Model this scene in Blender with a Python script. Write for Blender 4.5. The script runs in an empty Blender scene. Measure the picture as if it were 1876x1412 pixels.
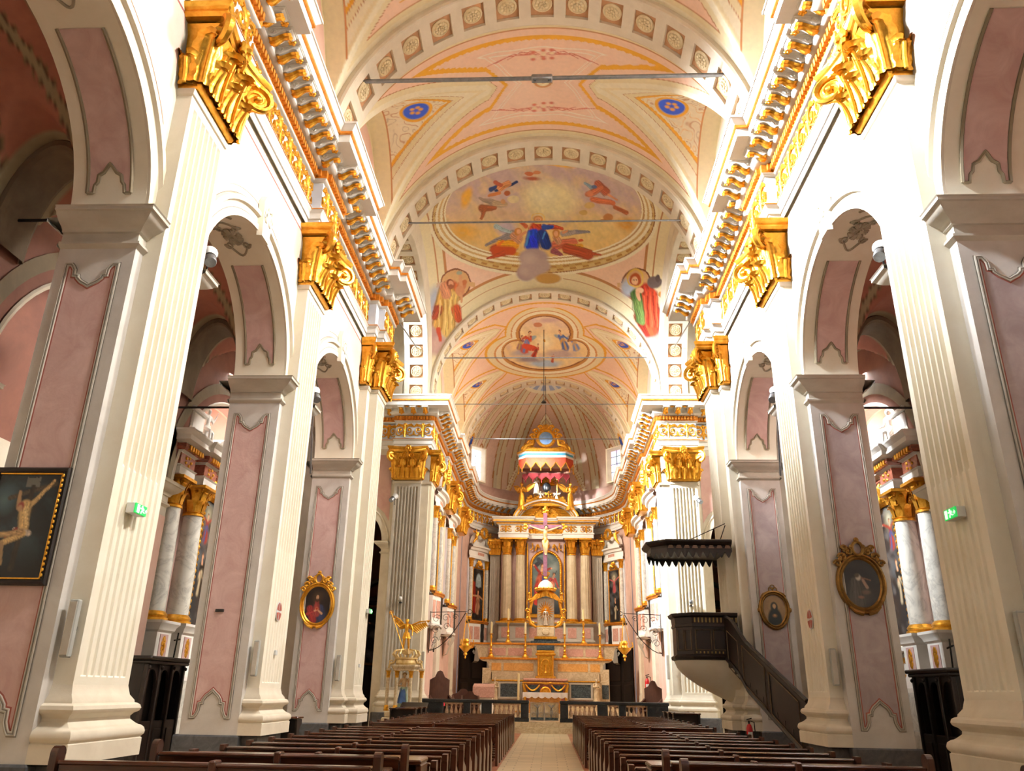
import bpy, math, random
import numpy as np
from mathutils import Vector, Matrix
random.seed(7); RNG=np.random.RandomState(5)
SC=bpy.context.scene; COL=SC.collection
PI=math.pi
def lin(h):
    h=h.lstrip('#'); o=[]
    for i in (0,2,4):
        c=int(h[i:i+2],16)/255; o.append(c/12.92 if c<=.04045 else ((c+.055)/1.055)**2.4)
    return tuple(o)
# ---------------------------------------------------------------- camera (a real tripod shot from the nave aisle)
F,PX,PY=1447.4,938.,706.; PITCH,YAW,ROLL,CX,CH=.370,-.049,-.017,.171,1.62
def _basis():
    c,s=math.cos(ROLL),math.sin(ROLL);cp,sp=math.cos(PITCH),math.sin(PITCH);cy,sy=math.cos(YAW),math.sin(YAW)
    R0=Vector((cy,-sy,0));D0=Vector((sy,cy,0));D=D0*cp+Vector((0,0,sp));U=D0*-sp+Vector((0,0,cp))
    return R0*c-U*s,R0*s+U*c,D
CA,CB,CD=_basis()
cam=bpy.data.cameras.new('camera');co=bpy.data.objects.new('camera',cam);COL.objects.link(co)
co.matrix_world=Matrix(((CA.x,CB.x,-CD.x,CX),(CA.y,CB.y,-CD.y,0),(CA.z,CB.z,-CD.z,CH),(0,0,0,1)))
cam.sensor_width=36;cam.lens=F*36/1876;cam.clip_end=300;cam.clip_start=.1;SC.camera=co
def ray(u,v): return CD+CA*((u-PX)/F)-CB*((v-PY)/F)
def at(u,v,x=None,y=None,z=None):
    d=ray(u,v);o=Vector((CX,0,CH));i,t=(0,x) if x is not None else (1,y) if y is not None else (2,z)
    return o+d*((t-o[i])/d[i])
# ---------------------------------------------------------------- materials
MATS={}
def nodes(name):
    m=bpy.data.materials.new(name);m.use_nodes=True;nt=m.node_tree;b=nt.nodes['Principled BSDF'];MATS[name]=m
    return m,nt,b
def N(nt,t,**k):
    n=nt.nodes.new(t)
    for a,v in k.items():
        if a in n.inputs: n.inputs[a].default_value=v
        else: setattr(n,a,v)
    return n
def ramp(nt,fac,stops):
    r=N(nt,'ShaderNodeValToRGB');nt.links.new(fac,r.inputs[0]);e=r.color_ramp.elements
    while len(e)<len(stops): e.new(.5)
    for el,(p,c) in zip(e,stops): el.position=p;el.color=(*c,1)
    return r.outputs[0]
def bump(nt,b,h,s=.2,d=.02):
    n=N(nt,'ShaderNodeBump',Strength=s,Distance=d);nt.links.new(h,n.inputs['Height']);nt.links.new(n.outputs[0],b.inputs['Normal'])
def mat(name,c1,c2=None,scale=2.,rough=.7,metal=0.,bmp=.0,bscale=30.,dist=.4,stretch=None,spec=.4,coat=0.):
    m,nt,b=nodes(name);c1=lin(c1) if isinstance(c1,str) else c1
    c2=lin(c2) if isinstance(c2,str) else (c2 or tuple(x*.86 for x in c1))
    tc=N(nt,'ShaderNodeTexCoord');src=tc.outputs['Object']
    if stretch:
        mp=N(nt,'ShaderNodeMapping');mp.inputs['Scale'].default_value=stretch;nt.links.new(src,mp.inputs[0]);src=mp.outputs[0]
    n=N(nt,'ShaderNodeTexNoise',Scale=scale,Detail=6.,Roughness=.62,Distortion=dist);nt.links.new(src,n.inputs['Vector'])
    nt.links.new(ramp(nt,n.outputs[0],[(.34,c2),(.66,c1)]),b.inputs['Base Color'])
    b.inputs['Roughness'].default_value=rough;b.inputs['Metallic'].default_value=metal;b.inputs['Specular IOR Level'].default_value=spec
    if coat: b.inputs['Coat Weight'].default_value=coat;b.inputs['Coat Roughness'].default_value=.15
    if bmp:
        n2=N(nt,'ShaderNodeTexNoise',Scale=bscale,Detail=4.);nt.links.new(src,n2.inputs['Vector']);bump(nt,b,n2.outputs[0],bmp)
    return m
CREAM=mat('cream_plaster','#e2d9c6','#d2c8b4',1.3,.62,bmp=.08,bscale=25)
IVORY=mat('ivory_paint','#f0ead9','#e6dec9',1.1,.5,bmp=.05)
WHITE=mat('white_stucco','#f2f0ea','#e7e4dd',1.2,.45)
GREYP=mat('grey_plaster','#c3bdb1','#b1aa9d',1.6,.7,bmp=.1,bscale=20)
PINK=mat('pink_plaster','#d8b3a6','#c79d92',1.4,.75,bmp=.08,bscale=22)
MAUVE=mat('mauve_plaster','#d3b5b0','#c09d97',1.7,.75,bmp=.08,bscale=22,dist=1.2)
MAUVE_SHADE=mat('shaded_mauve_plaster','#b3a5a4','#9e8e8e',1.7,.75,bmp=.08,bscale=22,dist=1.2)  # copy of the mauve with the right side's cool shade put into the colour
PALEPINK=mat('pale_pink_plaster','#f0d0c1','#e9c2b1',1.2,.7)
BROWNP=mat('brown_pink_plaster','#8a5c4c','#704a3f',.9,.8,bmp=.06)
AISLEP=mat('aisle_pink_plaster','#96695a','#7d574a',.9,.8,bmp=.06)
PIERM=mat('pier_plaster','#cfcbc5','#bdb8b1',1.3,.66,bmp=.08,bscale=25)
TAUPE=mat('taupe_plaster','#8f826b','#7c705c',1.2,.8)
LINEM=mat('grey_line_paint','#8b8378','#766f66',3,.8)
REDLINE=mat('red_line_paint','#a9645a','#944f48',3,.8)
GOLD=mat('gilding','#f2b94a','#cf8f22',7,.3,.82,bmp=.3,bscale=35)
GOLDD=mat('ochre_gilding','#e39a3c','#c5741c',6,.4,.55,bmp=.2)
BLUEW=mat('pale_blue_ground','#e4e6ec','#d3d9e6',2,.6)
SLATE=mat('dark_slate_base','#57585a','#3f4043',3,.55,dist=2.)
WOOD=mat('dark_walnut','#4e2818','#33170c',3.,.28,stretch=(6,6,.5),coat=.3)
WOODY=mat('dark_walnut_lengthwise','#4e2818','#33170c',3.,.2,stretch=(.4,7,7),coat=.5)
BLACKW=mat('black_oak','#1f130d','#110b08',4,.45,stretch=(5,5,.7))
PULW=mat('pulpit_oak','#22150e','#160d08',4,.45,stretch=(5,5,.8))
IRON=mat('wrought_iron','#2b2826','#1d1b1a',5,.5,.6)
STEEL=mat('grey_steel','#8d9094','#73767a',6,.4,.8)
GREYM=mat('grey_enamel','#a9aaa4','#999a94',3,.5)
WHITEP=mat('white_plastic','#dfe1e0','#cfd2d1',3,.4)
def marble(name,base,vein,scale=2.,rough=.25,warp=2.):
    m,nt,b=nodes(name);tc=N(nt,'ShaderNodeTexCoord')
    n=N(nt,'ShaderNodeTexNoise',Scale=scale*.9,Detail=7.,Roughness=.6,Distortion=warp);nt.links.new(tc.outputs['Object'],n.inputs['Vector'])
    s=N(nt,'ShaderNodeMath',operation='SUBTRACT');nt.links.new(n.outputs[0],s.inputs[0]);s.inputs[1].default_value=.5
    ab=N(nt,'ShaderNodeMath',operation='ABSOLUTE');nt.links.new(s.outputs[0],ab.inputs[0])
    B,V=lin(base),lin(vein);mid=tuple(.35*v+.65*q for q,v in zip(B,V));v2=tuple(.3*q+.7*v for q,v in zip(B,V))
    nt.links.new(ramp(nt,ab.outputs[0],[(.0,v2),(.018,mid),(.07,B),(.25,tuple(min(1,x*1.1) for x in B))]),b.inputs['Base Color'])
    b.inputs['Roughness'].default_value=rough;return m
MGREY=marble('grey_veined_marble','#d6d4ca','#a9a8a2',1.2)
MDARK=marble('dark_green_marble','#2e3940','#69777c',4.)
MBLACK=marble('black_marble','#17191c','#2f3438',2.5,.3)
MPINK=marble('pink_breccia','#d0a191','#a8705f',4.)
MYEL=marble('yellow_siena_marble','#dba45c','#b3762e',3.)
MCREAM=marble('cream_marble','#d3c2a2','#a98f6b',2.)
MBROWN=marble('brown_breccia','#9a5b48','#6b382b',3.)
# painted surfaces: colours of the painting live on the mesh
def painted(name,rough=.8,spec=.2):
    m,nt,b=nodes(name);a=N(nt,'ShaderNodeVertexColor',layer_name='Col')
    tc=N(nt,'ShaderNodeTexCoord');n=N(nt,'ShaderNodeTexNoise',Scale=7.,Detail=6.);nt.links.new(tc.outputs['Object'],n.inputs['Vector'])
    mr=N(nt,'ShaderNodeMapRange');mr.inputs[3].default_value=.86;mr.inputs[4].default_value=1.12;nt.links.new(n.outputs[0],mr.inputs[0])
    mx=N(nt,'ShaderNodeMix',data_type='RGBA',blend_type='MULTIPLY');mx.inputs[0].default_value=1
    nt.links.new(a.outputs[0],mx.inputs[6]);nt.links.new(mr.outputs[0],mx.inputs[7]);nt.links.new(mx.outputs[2],b.inputs['Base Color'])
    b.inputs['Roughness'].default_value=rough;b.inputs['Specular IOR Level'].default_value=spec;return m
FRESCO=painted('fresco');OIL=painted('oil_painting',.35,.4)
def emit(name,col,s,hid=None):
    m,nt,b=nodes(name);b.inputs['Base Color'].default_value=(*lin(col),1);b.inputs['Emission Color'].default_value=(*lin(col),1);b.inputs['Emission Strength'].default_value=s;return m
# floor: pale stone runner with terracotta borders, darker tiles below the pews
def floor_mat():
    m,nt,b=nodes('church_floor');tc=N(nt,'ShaderNodeTexCoord')
    mp=N(nt,'ShaderNodeMapping');nt.links.new(tc.outputs['Object'],mp.inputs[0])
    br=N(nt,'ShaderNodeTexBrick',Scale=1.);nt.links.new(mp.outputs[0],br.inputs['Vector'])
    br.inputs['Color1'].default_value=(*lin('#d9c8a6'),1);br.inputs['Color2'].default_value=(*lin('#c3b595'),1);br.inputs['Mortar'].default_value=(*lin('#a39375'),1)
    br.inputs['Brick Width'].default_value=.62;br.inputs['Row Height'].default_value=.36;br.inputs['Mortar Size'].default_value=.012;br.offset=.37
    n=N(nt,'ShaderNodeTexNoise',Scale=1.5,Detail=5.);nt.links.new(tc.outputs['Object'],n.inputs['Vector'])
    rd=ramp(nt,n.outputs[0],[(.35,lin('#94583f')),(.65,lin('#b57f5e'))])
    br2=N(nt,'ShaderNodeTexBrick',Scale=1.);br2.inputs['Brick Width'].default_value=.3;br2.inputs['Row Height'].default_value=.3;br2.offset=0;br2.inputs['Mortar Size'].default_value=.01
    br2.inputs['Color1'].default_value=(*lin('#b9a283'),1);br2.inputs['Color2'].default_value=(*lin('#a98f70'),1);br2.inputs['Mortar'].default_value=(*lin('#7d6a52'),1);nt.links.new(tc.outputs['Object'],br2.inputs['Vector'])
    sx=N(nt,'ShaderNodeSeparateXYZ');nt.links.new(tc.outputs['Object'],sx.inputs[0])
    ab=N(nt,'ShaderNodeMath',operation='ABSOLUTE');nt.links.new(sx.outputs[0],ab.inputs[0])
    def gt(v):
        g=N(nt,'ShaderNodeMath',operation='GREATER_THAN');nt.links.new(ab.outputs[0],g.inputs[0]);g.inputs[1].default_value=v;return g.outputs[0]
    def mix(f,a,c):
        x=N(nt,'ShaderNodeMix',data_type='RGBA');nt.links.new(f,x.inputs[0]);nt.links.new(a,x.inputs[6]);nt.links.new(c,x.inputs[7]);return x.outputs[2]
    nt.links.new(mix(gt(1.38),mix(gt(.97),br.outputs[0],rd),br2.outputs[0]),b.inputs['Base Color']);b.inputs['Roughness'].default_value=.4
    return m
FLOORM=floor_mat()
# ---------------------------------------------------------------- mesh builder
ORG={}
class MB:
    def __init__(s): s.v=[];s.f=[]
    def add(s,vs,fs):
        o=len(s.v);s.v+=[tuple(p) for p in vs];s.f+=[tuple(i+o for i in f) for f in fs];return s
    def box(s,x0,x1,y0,y1,z0,z1):
        return s.add([(x,y,z) for z in (z0,z1) for x,y in ((x0,y0),(x1,y0),(x1,y1),(x0,y1))],[(3,2,1,0),(4,5,6,7),(0,1,5,4),(1,2,6,5),(2,3,7,6),(3,0,4,7)])
    def bbox(s,x0,x1,y0,y1,z0,z1,b=.02):
        P=[]
        for z,i in ((z0,b),(z0+b,0),(z1-b,0),(z1,b)):
            P.append([(x0+i,y0+b,z),(x0+b,y0+i,z),(x1-b,y0+i,z),(x1-i,y0+b,z),(x1-i,y1-b,z),(x1-b,y1-i,z),(x0+b,y1-i,z),(x0+i,y1-b,z)])
        return s.loft(P,True,True)
    def loft(s,rings,closed=True,caps=False):
        n=len(rings[0]);vs=[p for r in rings for p in r];fs=[]
        for i in range(len(rings)-1):
            for j in range(n if closed else n-1):
                a=i*n+j;b=i*n+(j+1)%n;fs.append((a,b,b+n,a+n))
        if caps: fs.append(tuple(range(n))[::-1]);fs.append(tuple(range((len(rings)-1)*n,len(rings)*n)))
        return s.add(vs,fs)
    def prism(s,poly,f0,f1): return s.loft([[f0(*p) for p in poly],[f1(*p) for p in poly]],True,True)
    def lathe(s,prof,c=(0,0,0),n=16,a0=0,a1=2*PI,sx=1,sy=1,caps=True):
        full=abs(a1-a0-2*PI)<1e-6;k=n if full else n+1
        R=[[(c[0]+r*sx*math.cos(a0+(a1-a0)*j/n),c[1]+r*sy*math.sin(a0+(a1-a0)*j/n),c[2]+z) for j in range(k)] for r,z in prof]
        return s.loft(R,full,full and caps)
    def ball(s,c,r,n=10,m=7):
        r=(r,)*3 if not hasattr(r,'__len__') else r
        return s.lathe([(max(1e-3,math.cos(t))*r[0],math.sin(t)*r[2]) for t in [PI*(i/m-.5) for i in range(m+1)]],c,n,sy=r[1]/r[0])
    def tube(s,pts,r,n=8,caps=True,flat=1.):
        pts=[Vector(p) for p in pts];k=len(pts);R=[];up=None
        for i,p in enumerate(pts):
            t=(pts[min(k-1,i+1)]-pts[max(0,i-1)])
            t=t.normalized() if t.length>1e-9 else Vector((0,0,1))
            if up is None: up=Vector((0,0,1)) if abs(t.z)<.9 else Vector((1,0,0))
            a=t.cross(up);a=a.normalized() if a.length>1e-6 else t.orthogonal().normalized();up=a.cross(t).normalized()
            q=r[i] if hasattr(r,'__len__') else r
            R.append([p+a*(q*math.cos(2*PI*j/n))+up*(q*flat*math.sin(2*PI*j/n)) for j in range(n)])
        return s.loft(R,True,caps)
    def sweep(s,prof,path,side=1,caps=True,closedprof=False):
        # prof (d,z) pushed sideways from a plan path with mitred corners
        P=[Vector((p[0],p[1])) for p in path];k=len(P);R=[]
        def nrm(a,b): t=(b-a).normalized();return Vector((t.y,-t.x))*side
        for i in range(k):
            n0=nrm(P[i-1],P[i]) if i>0 else None;n1=nrm(P[i],P[i+1]) if i<k-1 else None
            if n0 is None: m=n1
            elif n1 is None: m=n0
            else:
                m=n0+n1;m=m/max(.25,(1+n0.dot(n1)))
            R.append([(P[i].x+m.x*d,P[i].y+m.y*d,z) for d,z in prof])
        return s.loft(R,closedprof,caps and closedprof)
    def strip(s,A,B,C=None,D=None):
        # band between polylines (optionally thick: C,D are the back edges)
        return s.loft([list(x) for x in ((A,B) if C is None else (A,B,D,C,A))],False)
    def grid(s,P):
        n=len(P[0]);return s.add([p for r in P for p in r],[(i*n+j,i*n+j+1,(i+1)*n+j+1,(i+1)*n+j) for i in range(len(P)-1) for j in range(n-1)])
    def xf(s,M,start=0):
        s.v[start:]=[tuple(M@Vector(p)) for p in s.v[start:]];return s
    def mesh(s,name,m,org=(0,0,0),smooth=.7,col=None):
        me=bpy.data.meshes.new(name);o=org
        me.from_pydata([(p[0]-o[0],p[1]-o[1],p[2]-o[2]) for p in s.v],[],s.f)
        if smooth:
            me.polygons.foreach_set('use_smooth',[True]*len(me.polygons));me.set_sharp_from_angle(angle=smooth)
        if m: me.materials.append(m)
        if col is not None:
            a=me.color_attributes.new('Col','FLOAT_COLOR','POINT');c=np.ones((len(me.vertices),4),np.float32);c[:,:3]=np.clip(col,0,1);a.data.foreach_set('color',c.ravel())
        me.validate();return me
    def build(s,name,m,parent=None,smooth=.7,col=None,kind=None):
        org=ORG.get(parent.name,(0,0,0)) if parent else (0,0,0)
        o=bpy.data.objects.new(name,s.mesh(name,m,org,smooth,col));COL.objects.link(o)
        if parent: o.parent=parent;ORG[o.name]=org
        if kind: o['kind']=kind
        return o
def thing(name,label,cat,loc=(0,0,0),rz=0,group=None):
    o=bpy.data.objects.new(name,None);COL.objects.link(o);o.location=loc;o.rotation_euler=(0,0,rz);o.empty_display_size=.2
    o['label']=label;o['category']=cat;ORG[o.name]=tuple(loc)
    if group: o['group']=group
    return o
def local(o): ORG[o.name]=(0,0,0);return o   # parts of this thing are modelled in its own coordinates
def inst(me,name,parent,loc=(0,0,0),rot=(0,0,0),sc=(1,1,1)):
    o=bpy.data.objects.new(name,me);COL.objects.link(o);o.location=loc;o.rotation_euler=rot;o.scale=sc
    if parent: o.parent=parent;ORG[o.name]=(0,0,0)
    return o
def tag(o,label,cat,group=None):
    o['label']=label;o['category']=cat
    if group:o['group']=group
    return o
def kids(o): return [c for c in list(bpy.data.objects) if c.parent==o]
def dup(root,loc,rz=None,label=None,group=None):
    tree={}
    for c in bpy.data.objects:
        if c.parent: tree.setdefault(c.parent.name,[]).append(c)
    def rec(o,p):
        c=o.copy();COL.objects.link(c)
        if p is not None:c.parent=p
        for ch in tree.get(o.name,[]):rec(ch,c)
        return c
    r=rec(root,None);r.location=loc
    if rz is not None:r.rotation_euler=(0,0,rz)
    if label:r['label']=label
    if group:r['group']=group
    return r
def islands(b):
    # far-apart pieces of a mesh, so that each can be a part of its own
    n=len(b.v);p=list(range(n))
    def fd(x):
        while p[x]!=x: p[x]=p[p[x]];x=p[x]
        return x
    for f in b.f:
        for q in f[1:]:
            x,y=fd(f[0]),fd(q)
            if x!=y:p[x]=y
    g={}
    for i in range(n): g.setdefault(fd(i),[]).append(i)
    bx=[];V=np.array(b.v)
    for k,ix in g.items(): bx.append((k,V[ix].min(0),V[ix].max(0)))
    m=list(range(len(bx)))
    def f2(x):
        while m[x]!=x:x=m[x]
        return x
    for i in range(len(bx)):
        for j in range(i):
            gap=np.maximum(0,np.maximum(bx[i][1]-bx[j][2],bx[j][1]-bx[i][2]));sz=max((bx[i][2]-bx[i][1]).max(),(bx[j][2]-bx[j][1]).max())
            if np.linalg.norm(gap)<=max(.02,.5*sz): m[f2(i)]=f2(j)
    cl={bx[i][0]:f2(i) for i in range(len(bx))};out={}
    for f in b.f: out.setdefault(cl[fd(f[0])],[]).append(f)
    res=[]
    for fs in out.values():
        q=MB();mp={}
        for f in fs:
            for i in f:
                if i not in mp: mp[i]=len(q.v);q.v.append(b.v[i])
            q.f.append(tuple(mp[i] for i in f))
        res.append(q)
    return res
def each(b,name,m,parent,smooth=.4): return [q.build(name,m,parent,smooth) for q in islands(b)]
def struct(b,name,m,parent=None,smooth=.7,col=None): return b.build(name,m,parent,smooth,col,'structure' if parent is None else None)
# ---------------------------------------------------------------- painter: colours for frescoes and pictures
_W=RNG.uniform(-1,1,(40,2));_PH=RNG.uniform(0,6.28,40)
def fbm(U,V,sc=1.,oct=4):
    o=np.zeros_like(U);a=1.
    for k in range(oct):
        for j in range(4):
            w=_W[k*4+j];q=sc*(2**k)*1.6
            o+=a*np.sin(q*(w[0]*U+w[1]*V)*2+_PH[k*4+j]+1.3*np.sin(q*.7*(w[1]*U-w[0]*V)+_PH[20+k]))
        a*=.55
    return o/5.5
class Paint:
    def __init__(s,U,V,base):
        s.U,s.V=np.asarray(U,float),np.asarray(V,float);s.C=np.tile(np.array(lin(base)),(len(s.U),1))
    def warp(s,a,sc): s.U0,s.V0=s.U,s.V;s.U,s.V=s.U0+a*fbm(s.U0*sc,s.V0*sc,1.,4),s.V0+a*fbm(s.V0*sc+7,s.U0*sc-3,1.,4);return s
    def mottle(s,sc,a): s.C=s.C*(1+a*fbm(s.U*sc,s.V*sc*.8,1.,4))[:,None];return s
    def put(s,m,col): m=np.clip(m,0,1)[:,None];s.C=s.C*(1-m)+np.array(lin(col))*m;return s
    def ell(s,x,y,rx,ry,col,rot=0,soft=.15,al=1):
        c,q=math.cos(rot),math.sin(rot);a=((s.U-x)*c+(s.V-y)*q)/rx;b=(-(s.U-x)*q+(s.V-y)*c)/ry
        return s.put((1-np.sqrt(a*a+b*b))/max(soft,1e-3)*al,col)
    fold=None
    def shade(s,col,k):
        h=col.lstrip('#');return '#'+''.join('%02x'%max(0,min(255,int(int(h[i:i+2],16)*k))) for i in (0,2,4))
    def cap(s,x0,y0,x1,y1,r0,r1,col,soft=.3,al=1):
        s._cap(x0,y0,x1,y1,r0,r1,col,soft,al)
        if s.fold and max(r0,r1)>=s.fold and al==1:
            L=math.hypot(x1-x0,y1-y0)+1e-6;nx,ny=-(y1-y0)/L,(x1-x0)/L;tx,ty=(x1-x0)/L,(y1-y0)/L
            for i,(k,f) in enumerate(((-.72,.55),(-.45,1.25),(-.2,.66),(.08,1.32),(.34,.6),(.55,1.2),(.78,.62))):
                a0=.2*math.sin(i*2.3+x0);x2,y2=x0-tx*r0*.5+nx*k*r0,y0-ty*r0*.5+ny*k*r0;x3,y3=x1+tx*r1*.5+nx*(k+a0*.5)*r1,y1+ty*r1*.5+ny*(k+a0*.5)*r1;mx,my=(x2+x3)/2+nx*a0*r0,(y2+y3)/2+ny*a0*r0
                w=.13*(r0+r1)/2
                s._cap(x2,y2,mx,my,w*.6,w,s.shade(col,f),.9,.75);s._cap(mx,my,x3,y3,w,w*.5,s.shade(col,f),.9,.75)
        return s
    def _cap(s,x0,y0,x1,y1,r0,r1,col,soft=.3,al=1):
        dx,dy=x1-x0,y1-y0;L=dx*dx+dy*dy+1e-9;t=np.clip(((s.U-x0)*dx+(s.V-y0)*dy)/L,0,1)
        d=np.hypot(s.U-x0-t*dx,s.V-y0-t*dy);r=r0+(r1-r0)*t;return s.put((1-d/r)/soft*al,col)
    def line(s,pts,w,col,al=1):
        for a,b in zip(pts,pts[1:]): s.cap(a[0],a[1],b[0],b[1],w,w,col,.5,al)
        return s
    def rect(s,x0,x1,y0,y1,col,al=1): return s.put(((s.U>x0)&(s.U<x1)&(s.V>y0)&(s.V<y1))*al,col)
    def noise(s,sc,col,al=.5,th=0.,w=.5,oct=4): return s.put(np.clip((fbm(s.U*sc,s.V*sc,1.,oct)-th)/w,0,1)*al,col)
    def ring(s,x,y,rx,ry,w,col,soft=.3): 
        d=np.abs(np.hypot((s.U-x)/rx,(s.V-y)/ry)-1)*min(rx,ry);return s.put((1-d/w)/soft,col)
    def person(s,x,y,h,robe,robe2,skin='#d9a27c',hair='#5b3a26',lean=0.,arms=((-.25,.55),(.25,.5)),wing=None,flip=1,halo=None):
        # standing or seated figure, head at top, y down
        u=h
        if wing:
            for sg in (-1,1): s.ell(x+sg*.28*u,y-.62*u,.26*u,.1*u,wing,rot=-sg*.5,soft=.3)
        for k in range(4):
            t=k/3;s.ell(x+lean*u*(.6-t)*.6,y-.12*u-.42*u*(1-t)+.0*u,.15*u+.07*u*t,.2*u,robe if k!=1 else robe2,soft=.35)
        s.cap(x+lean*.3*u,y-.55*u,x-.08*u*flip,y-.05*u,.05*u,.09*u,robe2,.6,.8)
        s.cap(x+lean*.2*u,y-.5*u,x+.1*u*flip,y-.03*u,.03*u,.05*u,robe,.7,.6)
        hx,hy=x+lean*.75*u,y-.88*u
        if halo: s.ell(hx,hy,.13*u,.13*u,halo,soft=.5)
        for ax,ay in arms:
            s.cap(x+lean*.5*u+.1*u*(1 if ax>0 else -1),y-.7*u,x+ax*u,y-ay*u,.055*u,.04*u,robe,.4)
            s.ell(x+ax*u*1.08,y-ay*u,.035*u,.035*u,skin,soft=.4)
        s.cap(hx,hy+.05*u,x+lean*.5*u,y-.72*u,.035*u,.05*u,skin,.4)
        s.ell(hx,hy-.015*u,.075*u,.088*u,hair,soft=.3);s.ell(hx+.012*u*flip,hy+.012*u,.052*u,.066*u,skin,soft=.3)
        s.ell(hx-.012*u,hy+.002*u,.01*u,.007*u,'#3a2418',soft=.5);s.ell(hx+.032*u,hy+.002*u,.01*u,.007*u,'#3a2418',soft=.5);s.ell(hx+.012*u,hy+.042*u,.016*u,.006*u,'#9c4a3c',soft=.5)
        return s
def picture(name,w,h,fn,parent,loc,rot,nx=70,ny=90,oval=False,arch=False,m=None):
    # canvas in its own XZ plane, facing -Y, painted by fn(Paint) with U in -1..1 and V 0 (top)..h/w*2
    xs=np.linspace(-1,1,nx);ys=np.linspace(0,1,ny)
    X,Y=np.meshgrid(xs,ys)
    if oval: 
        k=np.sqrt(np.clip(1-(Y*2-1)**2,0,1));XX=X*k
    elif arch:
        a=w/2/h;k=np.where(Y<a,np.sqrt(np.clip(1-((a-Y)/a)**2,0,1)),1);XX=X*np.maximum(k,.02)
    else: XX=X
    b=MB();b.grid([[(XX[i,j]*w/2,0,h*(1-Y[i,j])) for j in range(nx)] for i in range(ny)])
    p=Paint(XX.ravel(),(Y*2*h/w).ravel(),'#241a14');fn(p)
    n=len(b.v);pad=[ (x,.03,z) for x,y,z in b.v]
    o=b.build(name,m or OIL,None,.7,p.C)
    if parent is not None:o.parent=parent
    o.location=loc;o.rotation_euler=rot;return o
XN,XO,XP=6.15,7.35,5.88; ZS,ZA,ZC=8.45,12.8,15.27
PCY=[4.25,11.225,18.2,25.2]
YT0,YT1=26.25,37.3            # crossing
AC=(0.,55.5);AR=5.75          # apse
# ---- floor
b=MB();b.box(-14,14,-9,64,-.2,0);fl=struct(b,'floor',FLOORM,None,0)
b=MB();b.box(-5.4,5.4,36.75,62,0,.44);b.box(-5.4,5.4,36.45,36.75,0,.22);b.box(-4.9,4.9,42.2,62,.44,.62);b.box(-4.5,4.5,49.2,62,.62,.8);b.box(-4,4,49.6,62,.8,.98)
st=struct(b,'floor.001',MCREAM,None,0)
ROSM=mat('stone_relief','#a59a86','#8f8470',3,.75)
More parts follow.
